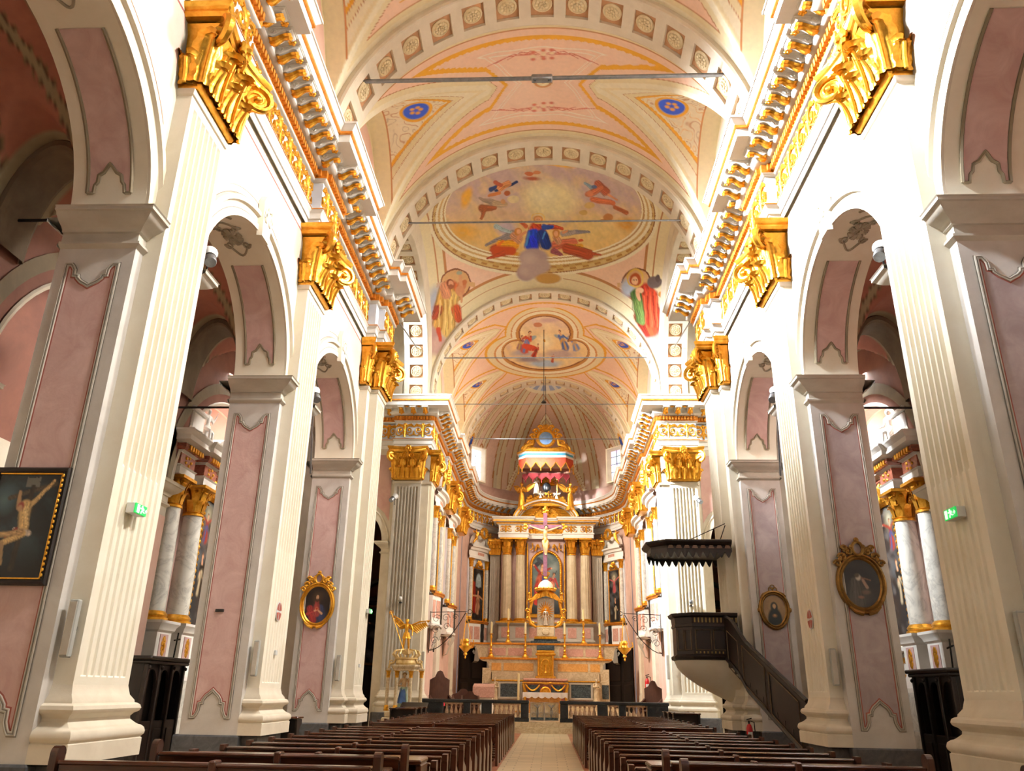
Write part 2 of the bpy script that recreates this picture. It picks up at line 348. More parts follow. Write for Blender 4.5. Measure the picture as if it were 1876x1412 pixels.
# ---- arcade walls with arches, nave side
def arch_pts(y0,y1,z,h,n=28):
    c,a=(y0+y1)/2,(y1-y0)/2
    return [(c-a*math.cos(PI*i/n),z+h*math.sin(PI*i/n)) for i in range(n+1)]
OPEN=[(PCY[i]+.935,PCY[i+1]-.935) for i in range(3)]
HA=2.42
for s,nm in ((-1,'left'),(1,'right')):
    b=MB();X0,X1=s*XN,s*XO
    for (y0,y1) in OPEN:
        A=arch_pts(y0,y1,ZS,HA)
        for X in (X0,X1): b.strip([(X,y,z) for y,z in A],[(X,y,15.3) for y,z in A])
        b.strip([(X0,y,z) for y,z in A],[(X1,y,z) for y,z in A])
    for y0,y1 in ((-9,PCY[0]-.9),(PCY[0]-.9,OPEN[0][0]),(OPEN[0][1],OPEN[1][0]),(OPEN[1][1],OPEN[2][0]),(OPEN[2][1],26.2)):
        z0=0 if y0<4 else ZS
        b.box(min(X0,X1),max(X0,X1),y0,y1,z0,15.3)
    w=struct(b,'wall_'+nm,IVORY,None,.5)
    # mouldings round each arch, keystones and pink spandrels belong to the wall
    for k,(y0,y1) in enumerate(OPEN):
        c,a=(y0+y1)/2,(y1-y0)/2
        def pt(t,r,x): return (s*x,c-(a+r)*math.cos(t),ZS+(HA+r)*math.sin(t))
        T=[PI*i/36 for i in range(37)]
        prof=[(0,XN),(0,XN-.05),(.13,XN-.05),(.15,XN-.02),(.3,XN-.02),(.32,XN-.09),(.42,XN-.09),(.44,XN)]
        b=MB();b.loft([[pt(t,r,x) for r,x in prof] for t in T],False);struct(b,'archivolt',CREAM,w)
        b=MB()
        for (r0,r1) in ((.155,.17),(.455,.475)): b.loft([[pt(t,r0,XN-.025),pt(t,r1,XN-.025)] for t in T],False)
        struct(b,'archivolt_line',LINEM,w)
        # spandrel panels left and right of the arch crown
        yl,yr=y0-.02,y1+.02
        for ya,yb,t0,t1 in ((yl,c,0,PI/2),(c,yr,PI/2,PI)):
            TT=[t0+(t1-t0)*i/20 for i in range(21)]
            low=[pt(t,.62,XN-.012) for t in TT];low=[(x,min(max(y,y0-.0),y1+.0),z) for x,y,z in low]
            b=MB();b.strip(low,[(x,y,12.52) for x,y,z in low],[(x+s*.012,y,z) for x,y,z in low],[(x+s*.012,y,12.52) for x,y,z in low]);struct(b,'spandrel_panel',PALEPINK,w)
        b=MB();b.add([(s*(XN-.008),y,z) for y in (y0-.06,y1+.06) for z in (12.49,12.58)],[(0,1,3,2)])
        struct(b,'spandrel_line',REDLINE,w)
        # keystone plaque
        b=MB();b.prism([(-.22,10.75),(.22,10.75),(.33,11.55),(.2,11.75),(-.2,11.75),(-.33,11.55)],lambda y,z:(s*(XN-.02),c+y,z),lambda y,z:(s*(XN-.14),c+y*.9,z))
        for q in (-1,1): b.tube([(s*(XN-.15),c+q*(.12+.07*math.cos(t)),11.2+.16*math.sin(t)+t*.02) for t in np.linspace(0,9,22)],.028,6)
        struct(b,'keystone',IVORY,w)
        # painted panel on the arch soffit with cusped ends
        xa,xb=XN+.2,XO-.2;r=-.015
        def sp(u,t,o=0): return pt(t,r-o,xa+(xb-xa)*u)
        for h0,h1 in ((.17,1.18),(PI-1.18,PI-.17)):
            def cusp(u,q):
                d=abs(u-.5)*2;return q*float(np.interp(d,(0,.12,.28,.54,.56,.7,.72,1),(.2,.175,.14,.12,.075,.05,0,0)))
            b=MB();U=[i/50 for i in range(51)]
            lo,hi=(0,1) if h0<1 else (1,0)
            def rng(u):
                if h0<1: return h0+cusp(u,1),h1
                return h0,h1-cusp(u,1)
            G=[]
            for i in range(15):
                G.append([sp(.1+.8*u,rng(u)[0]+(rng(u)[1]-rng(u)[0])*i/14) for u in U])
            b.grid(G);struct(b,'soffit_panel',MAUVE,w)
            b=MB()
            for uu in (.06,.94): b.tube([sp(uu,h0+(h1-h0)*i/14) for i in range(15)],.03,5)
            e=[sp(.06+.88*u,rng(u)[0 if h0<1 else 1],.0) for u in U];b.tube(e,.03,5)
            struct(b,'soffit_moulding',TAUPE,w)
        b=MB()
        for q in range(8):
            an=q*2*PI/8
            for dq in (-.22,0,.22): b.tube([sp(.5+.27*rr*math.cos(an+dq*rr+rr*.25),PI/2+.13*rr*math.sin(an+dq*rr+rr*.25),.01) for rr in (.3,.55,.8,1.)],[.02,.045,.04,.015],5)
        for r0 in (.05,.1): b.tube([sp(.5+r0*math.cos(t),PI/2+r0*.5*math.sin(t),.02) for t in np.linspace(0,6.3,14)],.03,5)
        for q in (-1,1):
            b.tube([sp(u,PI/2+q*(.2+.07*math.cos((u-.5)*9)),.0) for u in np.linspace(.12,.88,17)],.025,5)
            for e in (-1,1): b.tube([sp(.5+e*(.24+.11*math.cos(t)*(1-t/10)),PI/2+q*(.13+.05*math.sin(t)*(1-t/10)),.01) for t in np.linspace(0,7,14)],.022,5)
        struct(b,'soffit_rosette',ROSM,w)
# rear (entrance) wall, closing the nave behind the camera
b=MB();b.box(-14,14,-9.3,-9,0,23);struct(b,'wall_back',IVORY,None,0)
# ---- entablatures
PROFM=[(0,12.8),(.02,12.8),(.02,12.97),(.06,12.98),(.06,13.15),(.12,13.21),(.12,13.28),(0,13.28),(0,14.12),(.06,14.14),(.1,14.18),(.1,14.44),(.22,14.46),(.3,14.52),(.3,14.76),(.85,14.76),(.85,15.0),(.9,15.05),(.93,15.1),(1.0,15.2),(1.03,15.21),(1.03,15.27),(-.35,15.3)]
def modillion_meshes():
    b=MB();S=[(0,0),(.5,0),(.5,-.07),(.45,-.1),(.38,-.08),(.28,-.1),(.18,-.17),(.08,-.22),(0,-.2)]
    b.prism(S,lambda y,z:(-.15,-y,z),lambda y,z:(.15,-y,z));
    for q in (-1,1): b.tube([(q*.155,-.11-.065*math.cos(t)*(1-t/14),-.11+.065*math.sin(t)*(1-t/14)) for t in np.linspace(0,10,16)],.015,4)
    b.box(-.17,.17,-.53,0,-.02,0);m1=b.mesh('modillion',WHITE)
    b=MB();P=[(.47,-.085),(.42,-.125),(.36,-.11),(.28,-.125),(.2,-.19),(.12,-.245),(.04,-.25),(.0,-.22)]
    b.loft([[(x*w,-y,z-.03*(1-abs(x)*7)) for x in (-.125,-.07,-.025,.025,.07,.125)] for (y,z),w in zip(P,(.6,.95,.8,.75,.9,1.05,1.1,1.))],False);b.tube([(0,-y,z-.035) for y,z in P],[.03,.05,.03,.025,.035,.06,.05,.02],6)
    m2=b.mesh('gilt_leaf',GOLD)
    b=MB()
    for k in range(5): b.ball((.055*math.cos(k*1.257),.055*math.sin(k*1.257),-.015),(.045,.045,.03),6,4)
    b.ball((0,0,-.03),.035,6,4);m3=b.mesh('soffit_rosette',GOLD);return m1,m2,m3
MOD,MODL,MODR=modillion_meshes()
def scroll_mesh(w=.86,h=.66):
    b=MB()
    for q in (-1,1):
        b.tube([(q*(w*.24)+q*.19*(1-t/11)*math.cos(t+1.2),0,.02+.2*(1-t/11)*math.sin(t+1.2)) for t in np.linspace(0,9.5,26)],list(np.linspace(.035,.014,26)),5)
        b.tube([(q*w*.02,0,-h*.45),(q*w*.08,0,-h*.2),(q*w*.3,0,-h*.36),(q*w*.46,0,-h*.3),(q*w*.5,0,-.02)],[.03,.035,.03,.04,.02],5)
        for k in range(4): a=1+k*.9;b.ball((q*w*.24+q*.25*math.cos(a),0,.02+.25*math.sin(a)),(.05,.03,.03),6,4)
        b.ball((q*w*.24,0,.02),(.06,.035,.06),6,4)
    for q in (-1,1):
        for k in range(5): b.ball((q*w*(.12+.085*k),0,h*(.36-.05*abs(k-2))),(.05,.03,.035),6,4)
        b.tube([(q*w*.02,0,h*.1),(q*w*.12,0,h*.36),(q*w*.36,0,h*.44),(q*w*.48,0,h*.3)],[.03,.03,.04,.015],5)
    b.tube([(0,0,-h*.48),(0,0,h*.48)],[.05,.03],6);b.ball((0,0,h*.42),(.09,.04,.07),6,4);b.ball((0,0,-h*.1),(.06,.04,.12),6,4)
    return b.mesh('frieze_scroll',GOLD)
SCR=scroll_mesh()
def entab(name,path,side,ymin=8.,step=.53,orn=True,dent=True):
    b=MB();b.sweep(PROFM,path,side);t=struct(b,name,WHITE,None,.5)
    b=MB();b.sweep([(.852,14.985),(.91,14.985),(.91,15.055),(.85,15.06)],path,side);struct(b,'gilt_fillet',GOLDD,t,.5)
    b=MB();b.sweep([(.101,14.2),(.108,14.2),(.108,14.43),(.101,14.43)],path,side);struct(b,'dentil_ground',GOLDD,t,.5)
    b=MB();b.sweep([(.004,13.32),(.012,13.32),(.012,14.09),(.004,14.09)],path,side);struct(b,'frieze_ground',BLUEW,t,.5)
    b=MB();b.sweep([(.125,13.225),(.14,13.235),(.125,13.26)],path,side);struct(b,'gilt_bead',GOLDD,t,.5)
    db=MB();P=[Vector((p[0],p[1])) for p in path]
    for i in range(len(P)-1):
        A,B=P[i],P[i+1];L=(B-A).length
        if L<.25 or max(A.y,B.y)<ymin: continue
        tv=(B-A)/L;nv=Vector((tv.y,-tv.x))*side;rz=math.atan2(nv.y,nv.x)+PI/2
        def sgn(j):
            if j<0 or j>=len(P)-1: return 0
            t2=(P[j+1]-P[j]).normalized();c=tv.x*t2.y-tv.y*t2.x
            if abs(c)<.3: return 0
            return c*side*(1 if j>i else -1)
        # outward corners lengthen the cornice, inward ones shorten it
        e0=1 if sgn(i-1)>0 else -1 if sgn(i-1)<0 else 0;e1=1 if sgn(i+1)>0 else -1 if sgn(i+1)<0 else 0
        e0=-e0;e1=e1
        def span(d): return (e0*d*.0, 0)
        # dentils
        lo=-.1 if sgn(i-1)*1!=0 else 0
        n=int(L/.14)
        if dent:
            for k in range(n):
                c=A+tv*((k+.5)*L/n)
                if c.y<ymin: continue
                ux,uy=tv*.045;nx,ny=nv*.2;ox,oy=c.x+nv.x*.1,c.y+nv.y*.1
                q=[(ox-ux,oy-uy),(ox+ux,oy+uy),(ox+ux+nx*.5,oy+uy+ny*.5),(ox-ux+nx*.5,oy-uy+ny*.5)]
                db.prism(q,lambda x,y:(x,y,14.24),lambda x,y:(x,y,14.41))
        if L<.55: continue
        n=max(1,round(L/step))
        for k in range(n):
            c=A+tv*((k+.5)*L/n)
            if c.y<ymin: continue
            o=inst(MOD,'modillion',t,(c.x+nv.x*.3,c.y+nv.y*.3,14.755),(0,0,rz));inst(MODL,'gilt_leaf',o)
            if orn and k<n-1:
                c2=A+tv*((k+1)*L/n);inst(MODR,'soffit_rosette',t,(c2.x+nv.x*.68,c2.y+nv.y*.68,14.75))
        if orn:
            n=max(1,round(L/.8))
            for k in range(n):
                c=A+tv*((k+.5)*L/n)
                if c.y<ymin: continue
                inst(SCR,'frieze_scroll',t,(c.x+nv.x*.03,c.y+nv.y*.03,13.7),(0,0,rz),(min(1.1,L/n/.86),1.3,1.12))
    if db.v: struct(db,'dentil_course',GOLDD,t,0)
    return t
for k,s in enumerate((-1,1)):
    R,Bk=6.08,5.78;p=[(R,-8.9)]
    for c in PCY[:3]: p+=[(R,c-.85),(Bk,c-.85),(Bk,c+.85),(R,c+.85)]
    p+=[(R,24.33),(Bk,24.33),(Bk,24.75),(5.56,24.75),(5.56,26.3),(11.4,26.3)]
    entab('trim_%d'%(k+1),[(s*x,y) for x,y in p],-s)
    p=[(11.4,37.55),(7.42,37.55),(7.42,37.3),(5.62,37.3),(5.62,39.2),(5.8,39.2),(5.8,43.7),(5.6,43.7),(5.6,45.3),(5.8,45.3),(5.8,50.4),(5.6,50.4),(5.6,52),(AR,52),(AR,AC[1])]
    entab('trim_%d'%(k+3),[(s*x,y) for x,y in p],-s,step=.62)
ap=[(AC[0]-AR*math.cos(t),AC[1]+AR*math.sin(t)) for t in np.linspace(0,PI,31)]
entab('trim_5',ap,1,step=.6)
# ---- coffered transverse arches of the vault
COFF=mat('coffer_ground','#bd9069','#a57a54',3,.8)
ROSC=mat('rosette_stucco','#eadcba','#d9c79f',5,.7)
def rosette():
    b=MB();b.lathe([(.3,0),(.3,.03),(.25,.06),(.22,.03),(.0,.03)],n=20)
    for k in range(10): a=k*PI/5;b.ball((.16*math.cos(a),.16*math.sin(a),.04),(.06,.06,.035),6,4)
    for k in range(6): a=k*PI/3;b.ball((.075*math.cos(a),.075*math.sin(a),.06),(.045,.045,.03),6,4)
    b.ball((0,0,.08),.04,6,4);return b.mesh('rosette',ROSC)
ROS=rosette()
def coffered(name,c,w,R,zc,n,axis='y',depth=.38,parent=None,kz=1.,tmin=0):
    # axis y: arch spans across the nave at depth c; axis x: along the nave at side c
    def P(r,t,q): 
        a,z=-r*math.cos(t),zc+r*math.sin(t)*kz
        return (a,q,z) if axis=='y' else (q,31.775+a,z)
    q0,q1=c-w/2,c+w/2;m=.2*w;ro=R-.10;b=MB();rec=MB();n2=n
    for i in range(n):
        t0,t1=PI*i/n,PI*(i+1)/n;d=(t1-t0)*.17;sub=3
        ts=[t0+d+(t1-t0-2*d)*j/sub for j in range(sub+1)]
        for ta,tb in [(t0,t0+d),(t1-d,t1)]: b.add([P(ro,ta,q0),P(ro,ta,q1),P(ro,tb,q1),P(ro,tb,q0)],[(0,1,2,3)])
        for ta,tb in zip(ts,ts[1:]):
            for qa,qb in ((q0,q0+m),(q1-m,q1)): b.add([P(ro,ta,qa),P(ro,ta,qb),P(ro,tb,qb),P(ro,tb,qa)],[(0,1,2,3)])
            for qa in (q0+m,q1-m): b.add([P(ro,ta,qa),P(R,ta,qa),P(R,tb,qa),P(ro,tb,qa)],[(0,1,2,3)])
            rec.add([P(R,ta,q0+m),P(R,ta,q1-m),P(R,tb,q1-m),P(R,tb,q0+m)],[(0,1,2,3)])
        for ta in (ts[0],ts[-1]): b.add([P(ro,ta,q0+m),P(ro,ta,q1-m),P(R,ta,q1-m),P(R,ta,q0+m)],[(0,1,2,3)])
    T=[PI*i/60 for i in range(61)]
    for q,o in ((q0,-1),(q1,1)):
        b.loft([[P(r,t,q+o*e) for r,e in ((ro,0),(ro+.02,.04),(ro+.1,.06),(ro+.14,.02),(ro+depth,0))] for t in T],False)
    a=struct(b,name,CREAM,parent,.4);struct(rec,'coffer_panel',COFF,a,.4)
    for i in range(n):
        t=PI*(i+.5)/n;p=Vector(P(R-.002,t,c));nn=(Vector(P(0,t,c))-p).normalized()
        M=nn.to_track_quat('Z','Y').to_euler();k=min(w*.6,(PI*R/n)*.62)/.66
        inst(ROS,'rosette',a,p,M,(k,k,1.2))
    return a
def lst(y): return y
CEIL=[]
coffered('ceiling.001',PCY[1],1.45,5.85,15.3,17)
coffered('ceiling.002',PCY[2],1.45,5.85,15.3,17)
coffered('ceiling.003',25.25,1.4,5.85,15.3,17)
coffered('ceiling.004',38.2,1.1,5.85,15.9,17)
coffered('ceiling.005',51.6,1.2,5.6,16.4,17)
for i,s in enumerate((-1,1)): coffered('ceiling.00%d'%(6+i),s*6.55,1.15,5.65,15.3,17,axis='x')
# stilts below the raised chancel arches
b=MB()
for s in (-1,1):
    for y0,y1,z in ((37.65,38.75,15.95),(51.0,52.2,16.45)): b.box(min(s*5.75,s*6.2),max(s*5.75,s*6.2),y0,y1,15.2,z)
struct(b,'trim_6',CREAM,None,0)
# ---- painted vault bays
PK,GD,CR,IV,BR='#efcdb6','#d99f35','#e8dcb6','#f2ebd0','#b07a4c'
def fpix(P): # numpy points -> design coordinates of the decorative painting scheme
    Q=P-np.array([CX,0,CH]);d=Q@np.array(CD);return PX+F*(Q@np.array(CA))/d,PY-F*(Q@np.array(CB))/d
def vault_bay(name,yA,yB,R,zc,cents,a,xT,sl,extra=None,nx=380,step=.032):
    t=np.linspace(0,PI,nx);ys=np.linspace(yA,yB,max(40,int((yB-yA)/step)))
    T,Y=np.meshgrid(t,ys);X=-R*np.cos(T);ax=np.abs(X);zb=zc+R*np.sin(T);zs=np.full_like(zb,-5.);dist=np.full_like(zb,9.)
    eg=np.clip((ax-xT)/(R-xT),0,.9999)**1.25;h=R*np.sin(T)/np.sqrt(1-eg**2);sev=np.zeros(X.shape,bool)
    for yc in cents:
        et=np.abs(Y-yc)/a;zs=np.maximum(zs,zc+h*np.sqrt(np.clip(1-et**2,0,None)))
        dy=(et-eg)*a*.82;tip=np.abs(np.minimum(ax-xT,0))*1.5+np.abs(Y-yc)
        out=np.where(ax>xT,dy,tip*.82);inn=np.minimum(-dy*1.7,(ax-xT)*.8);ins=(ax>xT)&(et<eg)
        dist=np.where(ins,inn,np.where(sev,dist,np.minimum(dist,np.maximum(out,0))));sev|=ins
    Z=np.maximum(zb,zs);dl=R*PI/(nx-1)
    e=np.minimum(Y-yA,yB-Y);m=np.minimum(np.where(sev,9,dist),e).ravel();ms=dist.ravel();sev=sev.ravel()
    P=np.stack([X.ravel(),Y.ravel(),Z.ravel()],1)
    p=Paint(X.ravel(),Y.ravel(),PK)
    p.noise(.5,'#f3d8c6',.5);p.noise(1.4,'#e9c2ad',.35)
    S=np.abs(np.sin((P[:,0]*1.2+P[:,1])*11))
    p.put((m<.84+.05*S)*1.,GD);p.put((m<.7)*1.,PK);p.put((m<.42)*1.,BR);p.put((m<.39)*1.,CR);p.put((m<.2)*1.,IV)
    if extra!='cart':
        for w0 in (1.22,1.38): p.put((1-np.abs(m-w0-.03*np.sin((P[:,0]+P[:,1])*4))/.03)*1.3,'#fdf6e8')
    # severy fields
    se=p.C.copy();q=Paint(P[:,0],P[:,1],'#f0e6cc');
    f=fbm(P[:,0]*1.7,P[:,1]*1.7,1.6,3);q.put((1-np.abs(f)/.09)*.9,BR);q.put((1-np.abs(f-.35)/.07)*.8,GD);q.put((1-np.abs(f+.4)/.06)*.6,'#8b6a4a')
    for yc in cents:
        for s in (-1,1):
            q.ell(s*4.35,yc,.62,.52,'#efe3c8',soft=.1);q.ring(s*4.35,yc,.5,.42,.06,GD);q.ell(s*4.35,yc,.47,.39,'#3350b4',soft=.12)
            for k in range(5): q.ell(s*4.35+.16*math.cos(k*1.3),yc+.14*math.sin(k*1.3),.11,.09,'#d59a3c',soft=.6)
    q.put((ms<1.0)*1.,'#f0e6cc');q.put((ms<.92+.05*S)*1.,GD);q.put((ms<.8)*1.,'#b5835a');q.put((ms<.77)*1.,CR);q.put((ms<.5)*1.,BR);q.put((ms<.47)*1.,IV);q.put((ms<.16)*1.,CR)
    q.put((np.abs(P[:,0])>R-.55)*1.,CR);q.put((np.abs(np.abs(P[:,0])-(R-.58))<.03)*1.,BR)
    p.C=np.where(sev[:,None],q.C,p.C)
    if extra=='sprays':
        yc=cents[0]
        for y0,s in ((yc-1.25,1),(yc+1.25,-1)):
            for k in range(9):
                an=(k-4)*.33;p.line([(.25*math.sin(an),y0),(.25*math.sin(an)+.9*math.sin(an),y0-s*.35*math.cos(an)*.6),(1.9*math.sin(an),y0-s*.1+s*.3*abs(math.sin(an)))],.022,'#b8604c')
            for k in range(16): p.ell(.36*math.sin(k*2.1),y0+.2*math.cos(k*1.7),.12,.09,'#b8604c' if k%2 else '#edd9b8',soft=.6)
        p.ell(0,yc,.38,.34,CR,soft=.2);p.ring(0,yc,.28,.25,.05,BR);p.ell(0,yc,.1,.1,BR,soft=.3)
    if extra=='cart':
        U,V=fpix(P);u=(U-750)*2.824;v=(V-450)*2.824;inb=(~sev)
        sh=np.minimum.reduce([np.hypot((u-705)/195,(v-560)/78),np.hypot((u-700)/128,(v-455)/88),np.hypot((u-705)/120,(v-585)/50),np.hypot((u-560)/72,(v-548)/55),np.hypot((u-850)/72,(v-548)/55)])
        w=Paint(u,v,'#e9cf9a');w.warp(5,.02);w.fold=5;w.put((v-330)/140.*-1+1,'#d9c3c0');w.noise(.012,'#f4e3b4',.6);w.noise(.02,'#c9b0b4',.5,.1)
        w.ell(700,500,60,60,'#fbf2cf',soft=.9);w.ell(700,490,8,10,'#d79a2a',soft=.5);w.rect(695,705,486,500,'#d79a2a')
        w.ell(590,555,80,26,'#a9a0a4',soft=.6);w.ell(780,560,110,28,'#b6a3a0',soft=.6);w.ell(700,608,110,26,'#a8bcd2',soft=.5);w.ell(620,590,90,18,'#8e8186',soft=.6)
        w.person(600,555,120,'#b5482f','#5a77a8',lean=.25,wing='#8fa3ad');w.person(570,540,80,'#8f5f6a','#b9a15a',lean=.2);w.ell(620,525,45,16,'#c24a30',rot=.2);w.person(650,575,70,'#b43c2a','#6c2f2a',lean=.3)
        w.person(800,540,110,'#4f69a4','#c79a4a',lean=-.3,flip=-1,wing='#97a0a8');w.person(860,545,90,'#6d83b4','#d0a766',lean=-.3,flip=-1);w.person(740,600,40,'#b0553c','#8a4a38',lean=.1);w.ell(665,408,24,14,'#b87a5a');w.ell(720,385,70,16,'#c9a9a6',soft=.7)
        w.mottle(.05,.12);k=inb&(sh<1.62)&(u>330)&(u<1100)&(v>320)&(v<720)
        col=np.where((sh<1)[:,None],w.C,np.where((sh<1.06)[:,None],lin('#7b4a2c'),np.where((sh<1.17)[:,None],lin('#b98648'),np.where((sh<1.32)[:,None],lin(IV),np.where((sh<1.37)[:,None],lin('#c78f55'),np.where((sh<1.55)[:,None],lin(CR),lin(GD)))))))
        p.C=np.where(k[:,None],col,p.C)
    b=MB();ny=len(ys);b.v=[tuple(r) for r in P];b.f=[(i*nx+j,i*nx+j+1,(i+1)*nx+j+1,(i+1)*nx+j) for i in range(ny-1) for j in range(nx-1)]
    return b.build(name,FRESCO,None,.9,p.C,'structure')
vault_bay('ceiling.008',PCY[0]+.7,PCY[1]-.7,6.,15.3,[7.72],2.75,1.9,.35,'sprays',nx=200,step=.06)
vault_bay('ceiling.009',PCY[1]+.7,PCY[2]-.7,6.,15.3,[14.71],2.75,1.9,.35,'sprays',nx=300,step=.045)
vault_bay('ceiling.010',PCY[2]+.7,24.57,6.,15.3,[21.68],2.6,1.9,.35,'sprays',nx=460,step=.026)
vault_bay('ceiling.011',38.7,51.05,6.,15.9,[41.7,48.0],2.75,2.9,.42,'cart',nx=420,step=.03)
# ---- crossing: shallow painted dome on pendentives
xs=np.linspace(-5.85,5.85,400);ys=np.linspace(25.9,37.7,400);X,Y=np.meshgrid(xs,ys)
Z=15.9+np.sqrt(np.clip(8.35**2-X**2-(Y-31.8)**2,0,None));P=np.stack([X.ravel(),Y.ravel(),Z.ravel()],1)
U,V=fpix(P);p=Paint((U-780)*4.363,(V-290)*4.363,PK);p.noise(.006,'#f0cfba',.5);p.noise(.02,'#e7bda6',.3)
sr=np.minimum(np.abs(np.abs(P[:,0])-5.85),np.minimum(np.abs(P[:,1]-25.9),np.abs(P[:,1]-37.7)))
rr=np.hypot(np.abs(P[:,0]),0)
def dome():
    x,y=P[:,0]+.06,P[:,1]-32.3;ro=np.hypot(x/5.4,y/4.85);ri=np.hypot(x/4.66,y/3.97)
    # cream bands beside the four arches
    R0=np.hypot(P[:,0],P[:,2]-15.9);R1=np.hypot(P[:,1]-31.8,P[:,2]-15.9)
    band=np.where(np.abs(P[:,1]-31.8)>np.abs(P[:,0]),(np.abs(R0-5.9)),np.abs(R1-5.9))
    p.put((band<.75)*1.,CR);p.put((np.abs(band-.75)<.04)*1.,BR);p.put((np.abs(band-.45)<.02)*1.,BR)
    # pendentive figures
    a,bb=p.U.copy(),p.V.copy();p.U,p.V=(U-750)*2.824,(V-450)*2.824;p.warp(5,.02);p.fold=18
    low=P[:,2]<22.3
    keep=p.C.copy()
    for cx,f in ((240,1),(1175,-1)):
        p.put((np.hypot(p.U-cx,p.V-195)<78)*1.,'#d2a878');p.put((np.abs(np.hypot(p.U-cx,p.V-195)-74)<4)*1.,'#7c4a30');p.put((np.abs(p.U-cx)<100)*(p.V>190)*(p.V<215)*1.,'#d2a878')
    p.ell(150,300,80,120,'#aeb4c2',soft=.5);p.ell(115,470,48,115,'#b08d86',soft=.3);p.ell(160,520,50,70,'#c29f94',soft=.4);p.ell(205,430,70,60,'#b59a94',soft=.6)
    p.cap(215,220,185,330,48,70,'#b7623c');p.cap(190,250,160,400,52,45,'#c79a52');p.cap(220,270,200,440,40,40,'#d8b36a');p.cap(240,330,255,380,35,22,'#b4502f');p.cap(150,330,130,370,30,18,'#8f3f2a')
    for k in range(6): p.cap(160+k*12,280,150+k*17,430,5,4,'#a9793a' if k%2 else '#ecd08c',.8)
    p.cap(150,430,160,490,14,10,'#b4472e');p.cap(180,215,190,250,28,30,'#c98a68');p.ell(212,195,20,24,'#7a3f28');p.ell(216,198,14,18,'#d49b78');p.ell(214,214,14,14,'#8d5336')
    p.ell(272,205,26,24,'#c07a54');p.ell(285,190,15,16,'#b86d44');p.cap(262,150,268,210,9,12,'#cf9a72');p.ell(262,235,26,30,'#c98d66');p.ell(258,140,16,10,'#9aa08a');p.cap(265,250,268,290,9,6,'#cd9870')
    p.ell(1130,215,45,60,'#b9c4d6',soft=.5);p.ell(1255,470,70,110,'#b99c95',soft=.35);p.ell(1295,420,50,110,'#b08f88',soft=.4)
    p.cap(1225,230,1270,400,48,58,'#b13a24');p.cap(1250,260,1255,440,44,36,'#c74a2c');p.cap(1190,360,1235,450,38,28,'#9c2f20');p.cap(1175,250,1195,380,34,26,'#4d6b35');p.cap(1185,300,1205,390,26,20,'#6f8a48');p.cap(1240,420,1255,460,16,12,'#b4552f')
    for k in range(5): p.cap(1215+k*16,260,1228+k*14,420,5,4,'#8a2416' if k%2 else '#dc6a44',.8)
    p.ell(1168,175,32,38,'#a8522c');p.ell(1165,180,17,23,'#e0b48c');p.ell(1160,176,4,3,'#4a2a1c');p.ell(1173,176,4,3,'#4a2a1c');p.ell(1190,232,24,16,'#e0b48c');p.cap(1180,245,1190,280,12,9,'#dca880');p.ell(1270,190,42,34,'#6b5d5a');p.ell(1285,170,14,22,'#5a4c4a');p.cap(1300,250,1320,270,14,18,'#c98d4a');p.ring(1168,168,40,44,5,'#d9b45a')
    p.C=np.where(low[:,None],p.C,keep);p.U,p.V=a,bb
    # oval border
    p.fold=None;q=Paint(p.U,p.V,'#bb9c5c');q.mottle(.02,.12);an=np.arctan2(y/4.85,x/5.4)
    q.put((ro>.972)*1.,IV);q.put((np.abs(ro-.972)<.005)*1.,'#8a5c30');q.put((np.abs(ro-.935-.014*np.sign(np.sin(an*46)))<.006)*1.,'#9a6c38');q.put((ro>.95+.014*np.sign(np.sin(an*46)))*(ro<.968)*1.,'#cdb27a')
    q.put((np.sin(an*46)>.8)*(ro<.9)*(ri>1.11)*(ri<1.17)*1.,'#efe0bc')
    for k,cc in ((1.10,IV),(1.075,'#c9a870'),(1.055,IV),(1.03,'#b08c58'),(1.015,IV)): q.put((ri<k)*1.,cc)
    # the painted sky
    w=Paint(p.U,p.V,'#c3aaa9');w.warp(9,.012);w.fold=22;q.fold=22;w.noise(.004,'#d6bfa4',.6,-.1);w.put((p.V-330)/260.,'#e0bd7a');w.noise(.009,'#e6c88a',.5,.1);w.noise(.015,'#b3989c',.4,.25)
    w.ell(330,310,50,110,'#e3ac44',rot=.35,soft=.5);w.ell(300,590,150,110,'#dba94c',soft=.8);w.ell(1060,50,150,24,'#e5b252',rot=.15,soft=.5);w.ell(1600,530,110,70,'#d09a48',soft=.6);w.ell(660,70,160,20,'#e0b46a',rot=-.2,soft=.6)
    w.ell(1000,330,290,190,'#e9dcae',soft=.5);w.noise(.03,'#d6c592',.22,.1,.4);w.ell(940,300,150,110,'#f2e9c4',soft=.9);w.ell(1350,570,250,170,'#e0c685',soft=.8,al=.8)
    w.ell(640,560,110,80,'#c0b0bc',soft=.6);w.ell(850,160,90,22,'#a3543a',rot=.1,soft=.6);w.ell(825,120,40,18,'#b5653f');w.ell(890,112,36,16,'#c07a50')
    w.cap(560,260,730,190,14,14,'#24335e');w.cap(520,255,600,200,22,8,'#2c3c6c');w.cap(600,235,660,200,34,28,'#cd8a58');w.cap(560,190,610,215,20,16,'#a9563a');w.ell(655,280,26,22,'#a0552f');w.cap(505,300,590,280,13,18,'#c07542')
    w.cap(430,320,560,365,12,34,'#968272');w.cap(560,365,640,370,34,20,'#b1987a');w.ell(620,350,22,22,'#b98a60');w.cap(450,400,560,400,40,16,'#93512e');w.cap(440,480,470,400,12,26,'#93512e');w.ell(700,330,48,34,'#d9c9a0');w.ell(600,440,60,40,'#c9a98c',soft=.7)
